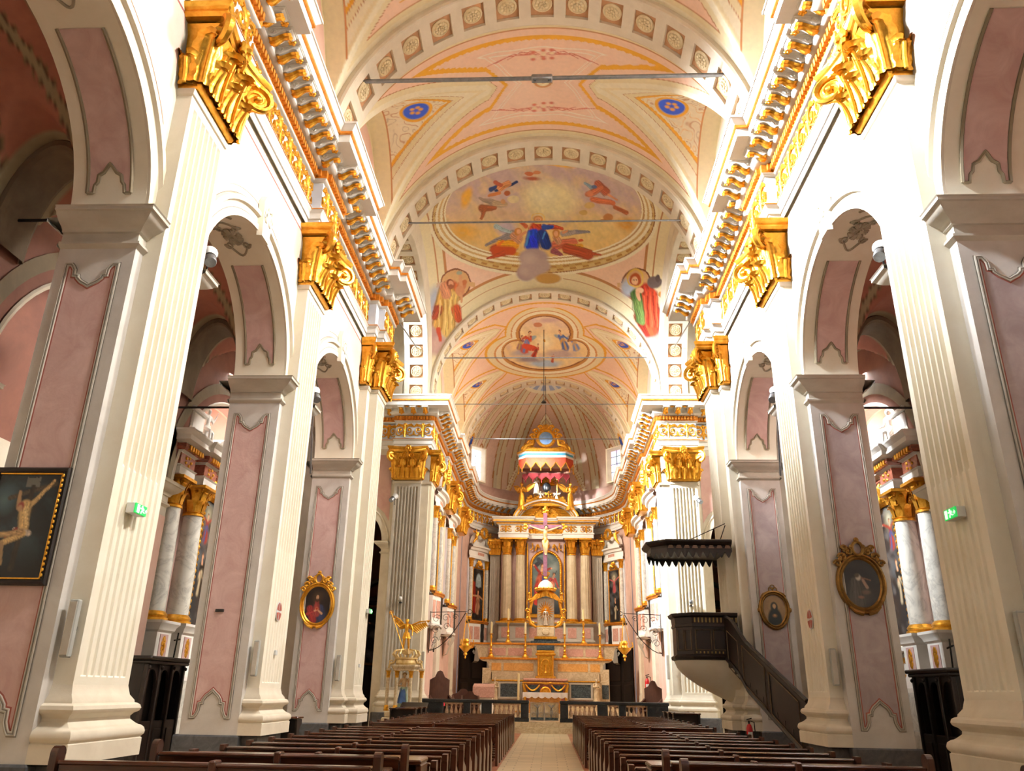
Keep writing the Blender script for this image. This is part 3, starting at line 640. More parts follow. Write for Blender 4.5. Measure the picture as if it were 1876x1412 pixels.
    w.cap(1270,200,1330,240,12,22,'#8aa0b0');w.cap(1370,200,1440,270,30,40,'#a4563c');w.cap(1400,240,1300,290,26,30,'#b86848');w.ell(1310,285,28,26,'#c97c58');w.cap(1330,330,1500,360,26,22,'#c06a46');w.cap(1460,300,1530,330,12,8,'#cf8e66');w.ell(1345,230,26,16,'#4f5d7e')
    w.ell(1310,380,44,28,'#c9a86c');w.ell(1260,430,36,20,'#c2a060');w.cap(1510,390,1600,430,18,24,'#a55c3a');w.ell(1460,470,44,34,'#b67a48');w.ell(1420,500,30,14,'#a86e40')
    # central figure and the two kneeling angels
    w.cap(480,690,690,610,10,40,'#857d7e');w.cap(560,540,690,600,24,10,'#a9bcc0');w.cap(1310,590,1120,590,10,26,'#7c7478');w.cap(1100,600,1180,590,26,20,'#9d9088')
    w.cap(560,740,700,690,62,50,'#b04824');w.cap(600,690,720,690,42,34,'#e09a2c');w.cap(490,800,620,760,8,30,'#a84628');w.cap(620,660,560,720,8,14,'#d8702c');w.ell(720,770,44,26,'#cf9a36');w.cap(700,620,745,650,34,38,'#c08a68');w.ell(735,590,34,34,'#b97a3c');w.ell(740,592,20,22,'#dba47c');w.cap(740,640,800,590,16,12,'#c98a62')
    w.cap(1040,690,1180,670,50,40,'#b56248');w.cap(1130,720,1300,770,44,50,'#9c4428');w.cap(1150,700,1240,700,26,22,'#d49a38');w.cap(1300,760,1400,770,22,6,'#a04a2c');w.cap(1020,740,1080,770,30,20,'#8c4a52');w.cap(1040,630,1060,660,34,36,'#b98460');w.ell(1045,600,36,34,'#b5793c');w.ell(1045,602,20,22,'#d8a078');w.ell(1240,655,26,12,'#b0502e')
    w.cap(880,560,900,600,62,70,'#a83e22');w.cap(800,545,750,505,22,12,'#b85a34');w.cap(990,545,1090,560,24,16,'#b04628');w.cap(945,550,1010,548,28,16,'#243f86')
    w.cap(860,610,850,690,56,70,'#1d3cae');w.cap(930,610,960,690,50,52,'#1c2f70');w.cap(850,640,865,690,30,36,'#2130c8');w.cap(830,590,800,690,10,14,'#3f7bb8',.8);w.cap(950,590,930,640,8,8,'#4f86c4',.8);w.cap(1100,590,1130,575,12,8,'#c98a62')
    w.ell(902,490,40,36,'#c28a4a');w.ell(900,495,24,27,'#d8a078');w.ell(892,492,4,3,'#4a2a1c');w.ell(908,492,4,3,'#4a2a1c');w.ell(760,505,22,12,'#c98a66');w.ring(902,480,52,44,5,'#e3c070')
    w.mottle(.03,.16);q.C=np.where((ri<1)[:,None],w.C,q.C)
    # the angels and the cloud overlap the painted border
    for (x0,y0,rx,ry,c) in ((860,790,135,80,'#a8928e'),(900,860,110,70,'#b29c95'),(800,920,85,70,'#a68f8c'),(850,880,120,90,'#b39d98'),(980,960,120,50,'#b98f4c')): 
        q.ell(x0,y0,rx,ry,c,soft=.25);
    q.ell(830,800,90,60,'#c2ada6',soft=.8);q.ell(790,905,50,40,'#bea9a2',soft=.8)
    q.cap(560,740,690,740,50,40,'#b04824',.3,.9);q.cap(490,800,620,760,8,26,'#a84628');q.cap(1130,720,1300,770,44,50,'#9c4428');q.cap(1300,760,1400,770,22,6,'#a04a2c')
    over=((q.U>700)&(q.U<1110)&(q.V>840))
    cl=np.zeros(len(q.U),bool)
    for (x0,y0,rx,ry) in ((860,830,130,75),(900,860,110,70),(800,920,85,70),(850,880,120,90),(980,960,120,50)): cl|=np.hypot((q.U-x0)/rx,(q.V-y0)/ry)<.97
    use=(ro<1)|(cl&(p.V>700))
    p.C=np.where(use[:,None],q.C,p.C)
dome()
b=MB();nx=400;b.v=[tuple(r) for r in P];b.f=[(i*nx+j,i*nx+j+1,(i+1)*nx+j+1,(i+1)*nx+j) for i in range(399) for j in range(399)]
b.build('ceiling.012',FRESCO,None,.9,p.C,'structure')
# ---- apse half dome with painted ribs
n2=300;Lt=2*3.3+PI*5.75;ss=np.linspace(0,Lt,n2);ph=np.linspace(0,PI/2,130)
px=np.where(ss<3.3,-5.75,np.where(ss>Lt-3.3,5.75,-5.75*np.cos((ss-3.3)/5.75)));py=np.where(ss<3.3,52.2+ss,np.where(ss>Lt-3.3,52.2+Lt-ss,55.5+5.75*np.sin(np.clip((ss-3.3)/5.75,0,PI))))
S_,PH=np.meshgrid(ss/Lt,ph);X=px[None,:]*np.cos(PH);Y=52.2+(py[None,:]-52.2)*np.cos(PH);Z=16.3+6.1*np.sin(PH)
P=np.stack([X.ravel(),Y.ravel(),Z.ravel()],1);p=Paint(S_.ravel(),PH.ravel(),'#d9bcaa');t,f=p.U,p.V
p.noise(3,'#e6cbb9',.4);wd=Lt*np.cos(f)
B_=[0.,.2,.36,.64,.8,1.]
for q0 in B_[1:-1]:
    d=np.abs(t-q0)*wd;p.put((d<1.15)*1.,'#cfc8ac');p.put((np.abs(d-1.15)<.05)*1.,BR);p.put((d<.75)*1.,'#dfd7b8');p.put((np.abs(d-.75)<.035)*1.,BR);p.put((d<.3)*1.,'#e2ccb8');p.put((np.abs(d-.3)<.03)*1.,BR)
for q0 in (.22,.78): p.ell(q0,.42,.012,.05,CR,soft=.2);p.ring(q0,.42,.009,.036,.004,BR)
for q0,w0,h0,blue in ((.1,.1,.78,1),(.5,.135,1.02,0),(.9,.1,.78,1)):
    u=np.abs(t-q0)/w0;hg=h0*(1-np.clip(u,0,1)**1.35);mm=(hg-f)*6.;ins=(f<hg)&(u<1);q=Paint(t,f,'#eadfc2' if blue else '#ddbcaa')
    if blue:
        g=fbm(t*30,f*7,1.6,3);q.put((1-np.abs(g)/.12)*.9,BR);q.put((1-np.abs(g-.4)/.1)*.8,GD)
        q.ell(q0,.33,.026,.11,'#3350a4',soft=.2);q.ring(q0,.33,.028,.115,.006,GD)
        q.put((f<.2)*1.,'#e2b7a2')
    q.put((mm<1.05)*1.,GD);q.put((mm<.9)*1.,CR);q.put((mm<.5)*1.,BR);q.put((mm<.44)*1.,IV);q.put((mm<.08)*1.,BR)
    p.C=np.where(ins[:,None],q.C,p.C)
p.put((f>1.30)*1.,IV);p.put((f>1.34)*1.,'#9fb0d0');an=np.arctan2(P[:,1]-52.2,P[:,0]);p.put((f>1.34)*(np.sin(an*18)>.2),'#e5e6e0');p.put((f>1.5)*1.,'#caa85a')
b=MB();b.v=[tuple(r) for r in P];b.f=[(i*n2+j,i*n2+j+1,(i+1)*n2+j+1,(i+1)*n2+j) for i in range(129) for j in range(n2-1)]
b.build('ceiling.013',FRESCO,None,.9,p.C,'structure')
# wall above the raised chancel arch and the apse arch, closing the vaults
b=MB()
for (y,R,zc,R2,z2) in ((37.68,5.8,15.9,8.6,15.3),(24.6,5.8,15.3,6.4,15.3),(51.1,5.55,16.4,6.6,15.9)):
    T=[PI*i/48 for i in range(49)]
    b.loft([[(-R*math.cos(t),y,zc+R*math.sin(t)),(-R2*math.cos(t),y,z2+R2*math.sin(t))] for t in T],False)
T=[PI*i/48 for i in range(49)]
b.loft([[(-5.75*math.cos(t),25.93,15.3+5.75*math.sin(t)),(-6.05*math.cos(t),25.93,15.9+6.05*math.sin(t))] for t in T],False)
for s in (-1,1): b.loft([[(s*5.97,31.775-5.55*math.cos(t),15.3+5.55*math.sin(t)),(s*5.84,31.8-5.98*math.cos(t),15.9+5.98*math.sin(t))] for t in T],False)
struct(b,'trim_7',CREAM,None,.5)
# ---------------------------------------------------------------- gilded capital, one set of meshes
def leaf_mesh(w=.34,h=.44,curl=.12):
    b=MB();nt,nu=20,11;G=[];mid=[]
    for i in range(nt):
        t=i/(nt-1);dz=0
        if t<.52: z=h*.8*t/.52;out=.07*(t/.52)**2;nrm=(1,0)
        else:
            a=(t-.52)/.48*2.75;z=h*.8+curl*math.sin(a);out=.07+curl*(1-math.cos(a));nrm=(math.cos(a),-math.sin(a))
        ww=w/2*(.78+.3*math.sin(PI*min(1,t*1.15)))*(1-.62*max(0,(t-.66)/.34)**1.5)*(1-.24*abs(math.sin(t*4.5*PI))**.6*(t>.08))
        row=[]
        for j in range(nu):
            u=-1+2*j/(nu-1);k=.075*(1-u*u)+.022*math.cos(u*3.5*PI)*(1-abs(u)*.5);row.append((u*ww,-(out+k*nrm[0]),z-k*nrm[1]*-1 if False else z+k*nrm[1]*-1*-1))
        G.append(row);mid.append((0,-(out+.1*nrm[0]),z+.1*nrm[1]))
    b.grid(G);b.tube(mid[:15],.02,5);return b.mesh('acanthus_leaf',GOLD,smooth=1.2)
def volute_mesh(r=.17):
    b=MB();P=[];R=[]
    P+=[(-.34,0,-.42),(-.26,0,-.2),(-.14,0,-.02)];R+=[.03,.035,.04]
    for t in np.linspace(0,11,34): q=r*(1-t/13.5);P.append((-q*math.cos(t+.9)+.0,0,q*math.sin(t+.9)));R.append(.045*(1-t/15))
    b.tube(P,R,7,flat=1.);b.ball((0,0,0),(.05,.06,.05),6,5)
    b.lathe([(r*.95,-.0),(r*.95,.02),(0,.02)],n=14);b.v[-42:]=[(x,z-.01,y) for x,y,z in b.v[-42:]]
    return b.mesh('volute',GOLD)
def flower_mesh():
    b=MB()
    for k in range(7): a=k*2*PI/7;b.ball((.085*math.cos(a),-.03,.085*math.sin(a)),(.06,.04,.06),6,4)
    b.ball((0,-.06,0),.05,6,4);b.tube([(0,-.02,-.34),(.02,-.04,-.2),(0,-.03,-.08)],.022,5);return b.mesh('fleuron',GOLD)
def bell_mesh():
    b=MB();R=[]
    for z,w,d in ((0,.5,.2),(.06,.52,.22),(.09,.5,.2),(.5,.5,.22),(.8,.54,.26),(.92,.6,.32)): R.append([(-w,.02,z),(-w,-d,z),(w,-d,z),(w,.02,z)])
    b.loft(R,False,False);b.add(R[0],[(0,1,2,3)])
    def ab(z,k,dd): 
        pts=[(-.74*k,.02,z),(-.74*k,-.44*k-dd,z)]
        for i in range(11): u=-1+.2*i;pts.append((u*.68*k,-(.33*k+.11*k*u*u)-dd,z))
        return pts+[(.74*k,-.44*k-dd,z),(.74*k,.02,z)]
    b.loft([ab(.94,.93,0),ab(.98,.98,.0),ab(1.03,.96,0),ab(1.05,1.0,.01),ab(1.11,1.03,.02),ab(1.13,1.02,.01)],False,False);o=len(b.v);b.add(ab(1.13,1.02,.01),[tuple(range(15))]);b.add(ab(.94,.93,0),[tuple(range(15))])
    for x in np.linspace(-.42,.42,9): b.tube([(x,-.2,.1),(x*1.0,-.225,.5),(x*1.06,-.265,.86)],.014,5)
    return b.mesh('capital',GOLD,smooth=.5)
L1,L2,VO,FLW,BELL=leaf_mesh(.31,.40,.095),leaf_mesh(.34,.74,.115),volute_mesh(),flower_mesh(),bell_mesh()
def capital(parent,loc,rz,W,H,k=1.):
    c=inst(BELL,'capital',parent,loc,(0,0,rz),(W,W*1.22,H/1.13))
    for x in (-.36,0,.36): inst(L1,'acanthus_leaf',c,(x,-.2,.05))
    for x in (-.19,.19): inst(L2,'acanthus_leaf',c,(x,-.2,.06))
    inst(L2,'acanthus_leaf',c,(0,-.17,.2),(0,0,0),(.8,.8,.95))
    for s in (-1,1):
        inst(L2,'acanthus_leaf',c,(s*.5,-.18,.05),(0,0,s*.8));inst(L1,'acanthus_leaf',c,(s*.5,-.07,.03),(0,0,s*1.57))
        inst(VO,'volute',c,(s*.6,-.36,.78),(0,0,-.75 if s>0 else PI+.75),(1.2,1.5,1.2));inst(VO,'volute',c,(s*.13,-.3,.82),(0,0,PI if s>0 else 0),(.62,.8,.62))
    inst(FLW,'fleuron',c,(0,-.36,1.04));return c
# fluted pilaster shafts: (half width, depth) with seven flutes
def shaft(b,w,d,z0,z1,fl0,fl1,n=7,xf=lambda u,q,z:(u,q,z),cable=None):
    # u along the face, q away from the wall
    def sect(dep):
        P=[(-w,0),(-w,d)];m=w*.16;g=(2*w-2*m)/n
        for i in range(n):
            a=-w+m+g*i
            for k in range(7):
                t=k/6;P.append((a+g*(.12+.76*t),d-dep*math.sqrt(max(0,1-(2*t-1)**2))))
        return P+[(w,d),(w,0)]
    dep=w*.15
    rings=[(z0,0),(fl0,0),(fl0+.02,dep*.35)]
    if cable: rings+=[(cable,dep*.35),(cable+.08,dep)]
    rings+=[(fl1-.1,dep),(fl1,0),(z1,0)]
    b.loft([[xf(u,q,z) for u,q in sect(dp)] for z,dp in rings],False)
BASEP=[(.22,.71),(.22,.93),(.2,.945),(.235,.985),(.24,1.02),(.225,1.07),(.19,1.1),(.16,1.11),(.13,1.13),(.075,1.18),(.07,1.22),(.1,1.26),(.13,1.275),(.15,1.29),(.165,1.325),(.15,1.37),(.12,1.39),(.09,1.4),(.085,1.43),(.03,1.5),(.005,1.6),(0,1.62)]
NECKP=[(0,11.0),(.03,11.02),(.045,11.06),(.05,11.12),(.0,11.14)]
IMPP=[(0,7.88),(.03,7.9),(.07,7.93),(.07,7.97),(.01,8.0),(.01,8.14),(.05,8.15),(.06,8.18),(.1,8.22),(.2,8.27),(.27,8.33),(.29,8.37),(.33,8.38),(.33,8.43),(.35,8.45),(-.1,8.46)]
def cusped(x0,x1,z0,z1,dip=.36):
    # pink field with ogee notches top and bottom
    w=x1-x0;c=(x0+x1)/2
    up=[(0,0),(.13,0),(.18,.12),(.225,.3),(.23,.52),(.3,.54),(.31,.68),(.37,.82),(.44,.91),(.5,1)]
    top=[(x0+w*a,z1-dip*k) for a,k in up]+[(x1-w*a,z1-dip*k) for a,k in up[-2::-1]]
    bot=[(x1-w*a,z0+dip*1.4*k) for a,k in up]+[(x0+w*a,z0+dip*1.4*k) for a,k in up[-2::-1]]
    return top+bot
def inset(P,d):
    k=len(P);o=[];area=sum(P[i][0]*P[(i+1)%k][1]-P[(i+1)%k][0]*P[i][1] for i in range(k));sg=1 if area>0 else -1
    for i in range(k):
        a,b_,c=Vector(P[i-1]),Vector(P[i]),Vector(P[(i+1)%k]);e1=(b_-a).normalized();e2=(c-b_).normalized()
        n=Vector((-e1.y,e1.x))+Vector((-e2.y,e2.x));n=n/max(.7,(1+e1.dot(e2)));o.append((b_.x+sg*n.x*d,b_.y+sg*n.y*d))
    return o
def panel(parent,s,y,x0,x1,z0,z1,field):
    P=cusped(x0,x1,z0,z1);b=MB()
    bands=[(0,.0),(.0,.025),(.015,.03),(.026,.012),(.04,.026),(.052,.026),(.06,.0)]
    b.loft([[(s*px,y-h,pz) for px,pz in inset(P,i)] for i,h in bands]);b.build('panel_moulding',GREYP,parent,.5)
    b=MB();
    for q0,q1,h in ((-.014,.0,.004),(.026,.036,.03)): b.loft([[(s*px,y-h,pz) for px,pz in inset(P,q)] for q in (q0,q1)])
    b.build('panel_line',LINEM,parent,.5)
    Q=inset(P,.05);b=MB();R=[(s*px,y-.008,pz) for px,pz in Q]
    n=len(Q)//2+1;top,bot=Q[:19],Q[19:][::-1]
    b.strip([(s*a,y-.008,c) for a,c in top],[(s*a,y-.008,c) for a,c in bot]);b.build('pink_field',field,parent,.3)
    b=MB();b.loft([[(s*px,y-.009,pz) for px,pz in inset(P,i)] for i in (.055,.078)]);b.build('red_inner_line',REDLINE,parent,.3)  # thin red line just inside the moulding
def pier(s,Y,label,grp,third=False):
    r=thing('pier',label,'pillar',(s*6.6,Y+.715,0))
    y0,y1=Y-.22,Y+1.65
    b=MB();b.box(min(s*XN,s*XO),max(s*XN,s*XO),y0,y1,.71,8.46);b.build('shaft',PIERM,r,0)
    X=[s*(XP+.0)]
    a,c=(Y,Y+1.43) if not third else (Y,Y+.45)
    # stepped plan: front strip, pilaster(s)
    path=[(s*XN,Y-.22),(s*XN,Y),(s*XP,Y)]+([(s*XP,Y+.4),(s*5.62,Y+.4),(s*5.62,Y+1.65)] if third else [(s*XP,Y+1.43),(s*XN,Y+1.43),(s*XN,Y+1.65)])
    core=[(s*XO,Y-.22)]+path+([(s*XO,Y+1.65)] if not third else [(s*XO,Y+1.65)])
    b=MB();b.sweep([(.05,0),(.05,.68),(.02,.71),(-.3,.71)],[(s*(XO+.1),Y-.22)]+[(x-s*.05 if i in(2,3) else x,y) for i,(x,y) in enumerate(path)]+[(s*(XO+.1),Y+1.65)],-s)
    b.v=[(x-s*.0,y,z) for x,y,z in b.v];b.build('dark_base',SLATE,r,.4)
    wb=MB();pb=path[1:] if third else path[1:5]
    wb.sweep(BASEP,pb,-s);wb.build('base',CREAM,r,.6)
    sh=MB()
    def face(X0,d,ya,yb):
        cy=(ya+yb)/2
        shaft(sh,(yb-ya)/2,d,1.5,11.05,1.72,10.85,7 if yb-ya>1 else 3,lambda u,q,z:(s*(X0-q),cy+u,z),cable=4.55)
    if third: face(XN,XN-XP,Y,Y+.42);face(XN,XN-5.62,Y+.4,Y+1.62)
    else: face(XN,XN-XP,Y,Y+1.43)
    sh.build('fluted_pilaster',IVORY if s<0 else IVORY,r,.35)
    b=MB();b.sweep(NECKP,pb,-s);b.build('necking',CREAM,r,.4)
    b=MB();b.sweep(IMPP,[(s*XO,Y-.22),(s*XN,Y-.22),(s*XN,Y)],-s);b.sweep(IMPP,[(s*XN,Y+1.43 if not third else Y+1.6),(s*XN,Y+1.65),(s*XO,Y+1.65)],-s);b.sweep(IMPP,[(s*XO,Y+1.65),(s*XO,Y-.22)],-s)
    b.build('impost',GREYP,r,.5)
    panel(r,s,Y-.222,6.34,7.19,1.02,7.62,MAUVE if s<0 else MAUVE_SHADE)
    rz=-PI/2*s
    if third:
        capital(r,(s*(XP+.22)-s*6.6,Y+.2-(Y+.715),11.14),rz,.8,1.62);capital(r,(s*(5.62+.22)-s*6.6,Y+1.01-(Y+.715),11.14),rz,1.3,1.62)
    else: capital(r,(s*(XP+.24)-s*6.6,0,11.14),rz,1.43,1.62)
    return r
PG='piers of the nave arcades'
pier(-1,10.51,'nearest left pier with fluted pilaster, gold capital and crucifixion painting on its face','nave')
pier(-1,17.48,'second left pier, pink panel without any picture, fluted pilaster and gold capital','nave')
pier(-1,24.51,'third left pier carrying the oval picture of a figure in red, double fluted pilaster','nave',True)
pier(1,10.51,'nearest right pier with fluted pilaster, mauve panel toned for cool shade, cut by the frame edge','nave')
pier(1,17.48,'second right pier carrying the oval picture of a dark kneeling monk','nave')
pier(1,24.51,'third right pier behind the pulpit stairs carrying the oval picture of a veiled woman','nave',True)
# crossing piers, facing the nave
def crosspier(s,label):
    r=thing('pier',label,'pillar',(s*6.5,37.9,0));x0,x1=5.65,7.4
    b=MB();b.box(min(s*x0,s*x1),max(s*x0,s*x1),37.5,38.9,0,12.9);b.build('shaft',CREAM,r,0)
    b=MB();shaft(b,.64,.2,1.5,11.05,1.72,10.85,7,lambda u,q,z:(s*(6.66+u),37.5-q,z),cable=4.6);b.build('fluted_pilaster',GREYP if s<0 else IVORY,r,.35)
    b=MB();shaft(b,.5,.12,1.5,11.05,1.72,10.85,5,lambda u,q,z:(s*(5.65-q),38.2+u,z),cable=4.6);b.build('side_pilaster',IVORY,r,.35)
    path=[(s*7.4,37.5),(s*7.3,37.3),(s*6.02,37.3),(s*6.02,37.45),(s*5.55,37.45),(s*5.53,38.75)]
    for P,n,m in ((BASEP,'base',CREAM),(NECKP,'necking',CREAM),([(.3,0),(.3,.68),(.26,.71),(-.1,.71)],'dark_base',SLATE)):
        b=MB();b.sweep(P,path,-s);b.build(n,m,r,.5)
    capital(r,(s*.16,-.5,11.14),0,1.3,1.6);capital(r,(-s*.8,.3,11.14),-PI/2*s,1.05,1.6)
    b=MB();b.sweep(IMPP,[(s*7.75,37.62),(s*7.4,37.52),(s*7.4,38.9)],s);b.v=[(x,y,z-.15) for x,y,z in b.v]
    return r
crosspier(-1,'left crossing pier facing the nave, behind the golden winged statue')
crosspier(1,'right crossing pier facing the nave, behind the dark wooden pulpit')
# ---------------------------------------------------------------- lunette windows of the nave and chancel
SKYP=emit('window_glow','#eef4ff',6.)
WINS=[(s,yc,15.3) for yc in (7.72,14.71,21.68) for s in (-1,1)]+[(s,yc,15.9) for yc in (41.7,48.0) for s in (-1,1)]
def lunette(i,s,yc,zc):
    x=s*5.98;b=MB();w,zb,zt=.95,16.35,18.55
    def arc(a,h,z,n=20): return [(yc-a*math.cos(PI*k/n),z+h*math.sin(PI*k/n)) for k in range(n+1)]
    inn=[(yc-w,zb)]+arc(w,.75,zt-.75,18)+[(yc+w,zb)]
    A=MB();
    A.box(min(x,x+s*.3),max(x,x+s*.3),yc-2.75,yc-w,15.2,17.2);A.box(min(x,x+s*.3),max(x,x+s*.3),yc+w,yc+2.75,15.2,17.2);A.box(min(x,x+s*.3),max(x,x+s*.3),yc-w,yc+w,15.2,zb)
    top=arc(2.72,4.1,15.35,20);low=[(y,(zt-.75+.75*math.sqrt(max(0,1-((y-yc)/w)**2)) if abs(y-yc)<w else 17.2)) for y,z in top]
    A.strip([(x,y,max(z,l)) for (y,z),(_,l) in zip(top,low)],[(x,y,l) for y,l in low])
    o=struct(A,'wall_left' if s<0 else 'wall_right',PALEPINK,None,.4)
    p=MB();pts=[(x+s*.22,y,z) for y,z in inn];p.add(pts,[tuple(range(len(pts)))])
    g=struct(p,'window_%d'%i,SKYP,None,0)
    f=MB()
    f.tube([(x+s*.15,y,z) for y,z in inn+[inn[0]]],.07,6)
    for q in (-.32,.32): f.tube([(x+s*.19,yc+q,zb),(x+s*.19,yc+q,zt-.1)],.025,5)
    for q in (.25,.5,.75): f.tube([(x+s*.19,yc-w,zb+(zt-zb)*q),(x+s*.19,yc+w,zb+(zt-zb)*q)],.02,5)
    struct(f,'window_frame',GREYM,g)
for i,(s,yc,zc) in enumerate(WINS): lunette(i+1,s,yc,zc)
# roof skin outside the vaults keeps daylight to the windows
# ---------------------------------------------------------------- aisles
XA=9.05
for s,nm in ((-1,'left'),(1,'right')):
    b=MB()
    CH=[(PCY[i]+.78,PCY[i+1]-.78) for i in range(3)]
    AA,AZ,AH=3.2,6.2,3.0
    sp_=MB()
    for y0,y1 in CH:
        c=(y0+y1)/2;A=[(c-AA*math.cos(PI*k/32),AZ+AH*math.sin(PI*k/32)) for k in range(33)]
        sp_.strip([(s*XA,y,z) for y,z in A],[(s*XA,y,11.6) for y,z in A])
        b.strip([(s*XA,y,z) for y,z in A],[(s*(XA+.5),y,z) for y,z in A])
    Y=[-9]+[q for y0,y1 in CH for q in ((y0+y1)/2-AA,(y0+y1)/2+AA)]+[26.2]
    for y0,y1 in zip(Y[::2],Y[1::2]): b.box(min(s*XA,s*(XA+.5)),max(s*XA,s*(XA+.5)),y0,y1,0,AZ);sp_.box(min(s*XA,s*(XA+.5)),max(s*XA,s*(XA+.5)),y0,y1,AZ,11.6)
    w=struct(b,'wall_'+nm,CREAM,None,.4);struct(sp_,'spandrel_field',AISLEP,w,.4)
    for y0,y1 in CH:
        c=(y0+y1)/2;a=AA
        m=MB();m.loft([[(s*(XA-h),c-(a+r)*math.cos(PI*k/32),AZ+(AH+r)*math.sin(PI*k/32)) for r,h in ((0,0),(0,.05),(.06,.06),(.1,.03))] for k in range(33)],False);struct(m,'chapel_archivolt',CREAM,w)
        m=MB();m.loft([[(s*(XA-.03),c-(a+r)*math.cos(PI*k/32),AZ+(AH+r)*math.sin(PI*k/32)) for r in (.32,.62)] for k in range(33)],False);struct(m,'taupe_arch_band',TAUPE,w)
        m=MB();m.loft([[(s*(XA+h),c-(a-.01)*math.cos(PI*k/32),AZ+(AH-.01)*math.sin(PI*k/32)) for h in (.08,.42)] for k in range(1,32)],False);struct(m,'chapel_soffit',PINK,w)
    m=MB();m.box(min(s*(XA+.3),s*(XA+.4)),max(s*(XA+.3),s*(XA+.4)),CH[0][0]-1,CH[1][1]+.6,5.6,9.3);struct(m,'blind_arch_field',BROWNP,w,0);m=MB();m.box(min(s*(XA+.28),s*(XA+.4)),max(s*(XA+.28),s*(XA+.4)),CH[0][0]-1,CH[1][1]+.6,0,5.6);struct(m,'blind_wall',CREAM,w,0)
    for yc in PCY:
        m=MB();m.sweep([(q*.8,z-2.25) for q,z in IMPP],[(s*(XA+.5),yc-.28),(s*XA,yc-.28),(s*XA,yc+.28),(s*(XA+.5),yc+.28)],-s);struct(m,'impost',CREAM,w)
        m=MB();m.box(min(s*XA,s*(XA-.06)),max(s*XA,s*(XA-.06)),yc-.2,yc+.2,.8,5.4);struct(m,'wall_panel',PALEPINK,w,0)
        m=MB();m.box(min(s*XA,s*(XA-.09)),max(s*XA,s*(XA-.09)),yc-.32,yc+.32,0,.8);struct(m,'dado',SLATE,w,0)
    # groin vaults over the aisle
    V=MB();VB=[];
    for i in range(3):
        y0,y1=PCY[i]+.42,PCY[i+1]-.42;c=(y0+y1)/2;a=(y1-y0)/2;xc=(XO+XA)/2;ax=(XA-XO)/2
        nx,ny=40,64;G=[];C=[]
        p=[]
        for iy in range(ny):
            y=y0+(y1-y0)*iy/(ny-1);row=[]
            for ix in range(nx):
                x=XO+(XA-XO)*ix/(nx-1);e1=math.sqrt(max(0,1-((y-c)/a)**2));e2=math.sqrt(max(0,1-((x-xc)/ax)**2))
                row.append((s*x,y,8.46+max(2.45*e1,1.9*e2)))
            G.append(row)
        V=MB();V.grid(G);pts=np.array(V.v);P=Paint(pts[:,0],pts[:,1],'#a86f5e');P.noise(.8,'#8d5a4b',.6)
        u=np.abs((pts[:,1]-c)/a);v=np.abs((np.abs(pts[:,0])-xc)/ax);dg=np.abs(u-v)
        P.put((dg<.1)*1.,'#9a8a6e');P.put((np.abs(dg-.1)<.018)*1.,'#5d4c3c');P.put((np.abs(dg-.16)<.012)*1.,'#7d664e')
        P.put((np.minimum(u,1-0*u)>.93)*1.,'#a3957a');P.put((v>.9)*1.,'#9a8c72')
        P.ell(s*xc,c,.35,.5,'#a3957a',soft=.2);f=fbm(pts[:,0]*4,pts[:,1]*4);P.put(((np.hypot((pts[:,0]-s*xc)/.35,(pts[:,1]-c)/.5)<.95)&(np.abs(f)<.12))*1.,'#6b5a45')
        V.build('ceiling.0%d'%(20+i+(0 if s<0 else 4)),FRESCO,None,.8,P.C,'structure')
    b=MB()
    for yc in PCY:
        T=[PI*k/20 for k in range(21)];xc=(XO+XA)/2;ax=(XA-XO)/2-.0
        b.loft([[(s*(xc-(ax-o)*math.cos(t)),yc+q,8.42+(1.92-o)*math.sin(t)) for q,o in ((-.44,0),(-.44,.1),(-.36,.14),(.36,.14),(.44,.1),(.44,0))] for t in T],False)
    struct(b,'trim_%d'%(10 if s<0 else 11),mat('aisle_rib','#80705c','#6b5c4a',1.2,.8) if s<0 else MATS['aisle_rib'],None,.4)
    b=MB()
    b.box(min(s*XO,s*(XA+.5)),max(s*XO,s*(XA+.5)),-9,26.2,11.6,11.8);b.box(min(s*XO,s*(XA+.5)),max(s*XO,s*(XA+.5)),26.0,26.2,9.5,11.8)
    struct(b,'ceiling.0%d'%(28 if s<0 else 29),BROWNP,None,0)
    # iron ties across the aisle
    for yc,z in ((11.2,9.0),(17.9,8.0)):
        b=MB();b.tube([(s*7.3,yc,z),(s*9.0,yc,z)],.028,8);o=b.build('tie_rod',IRON);tag(o,'black iron tie rod across the %s aisle, %s pier'%(nm,'by the nearest' if yc<12 else 'by the second'),'tie rod')
# chapel recess shells behind the aisle walls
    b=MB()
    for i in range(3):
        c=(PCY[i]+PCY[i+1])/2
        for q in (-2.9,2.9): b.box(min(s*(XA+.4),s*11.2),max(s*(XA+.4),s*11.2),c+q-.08,c+q+.08,0,10.5)
        b.box(min(s*11.1,s*11.25),max(s*11.1,s*11.25),c-2.9,c+2.9,0,10.5);b.box(min(s*(XA+.4),s*11.2),max(s*(XA+.4),s*11.2),c-2.9,c+2.9,10.4,10.55)
    struct(b,'wall_'+nm,PALEPINK,None,0)
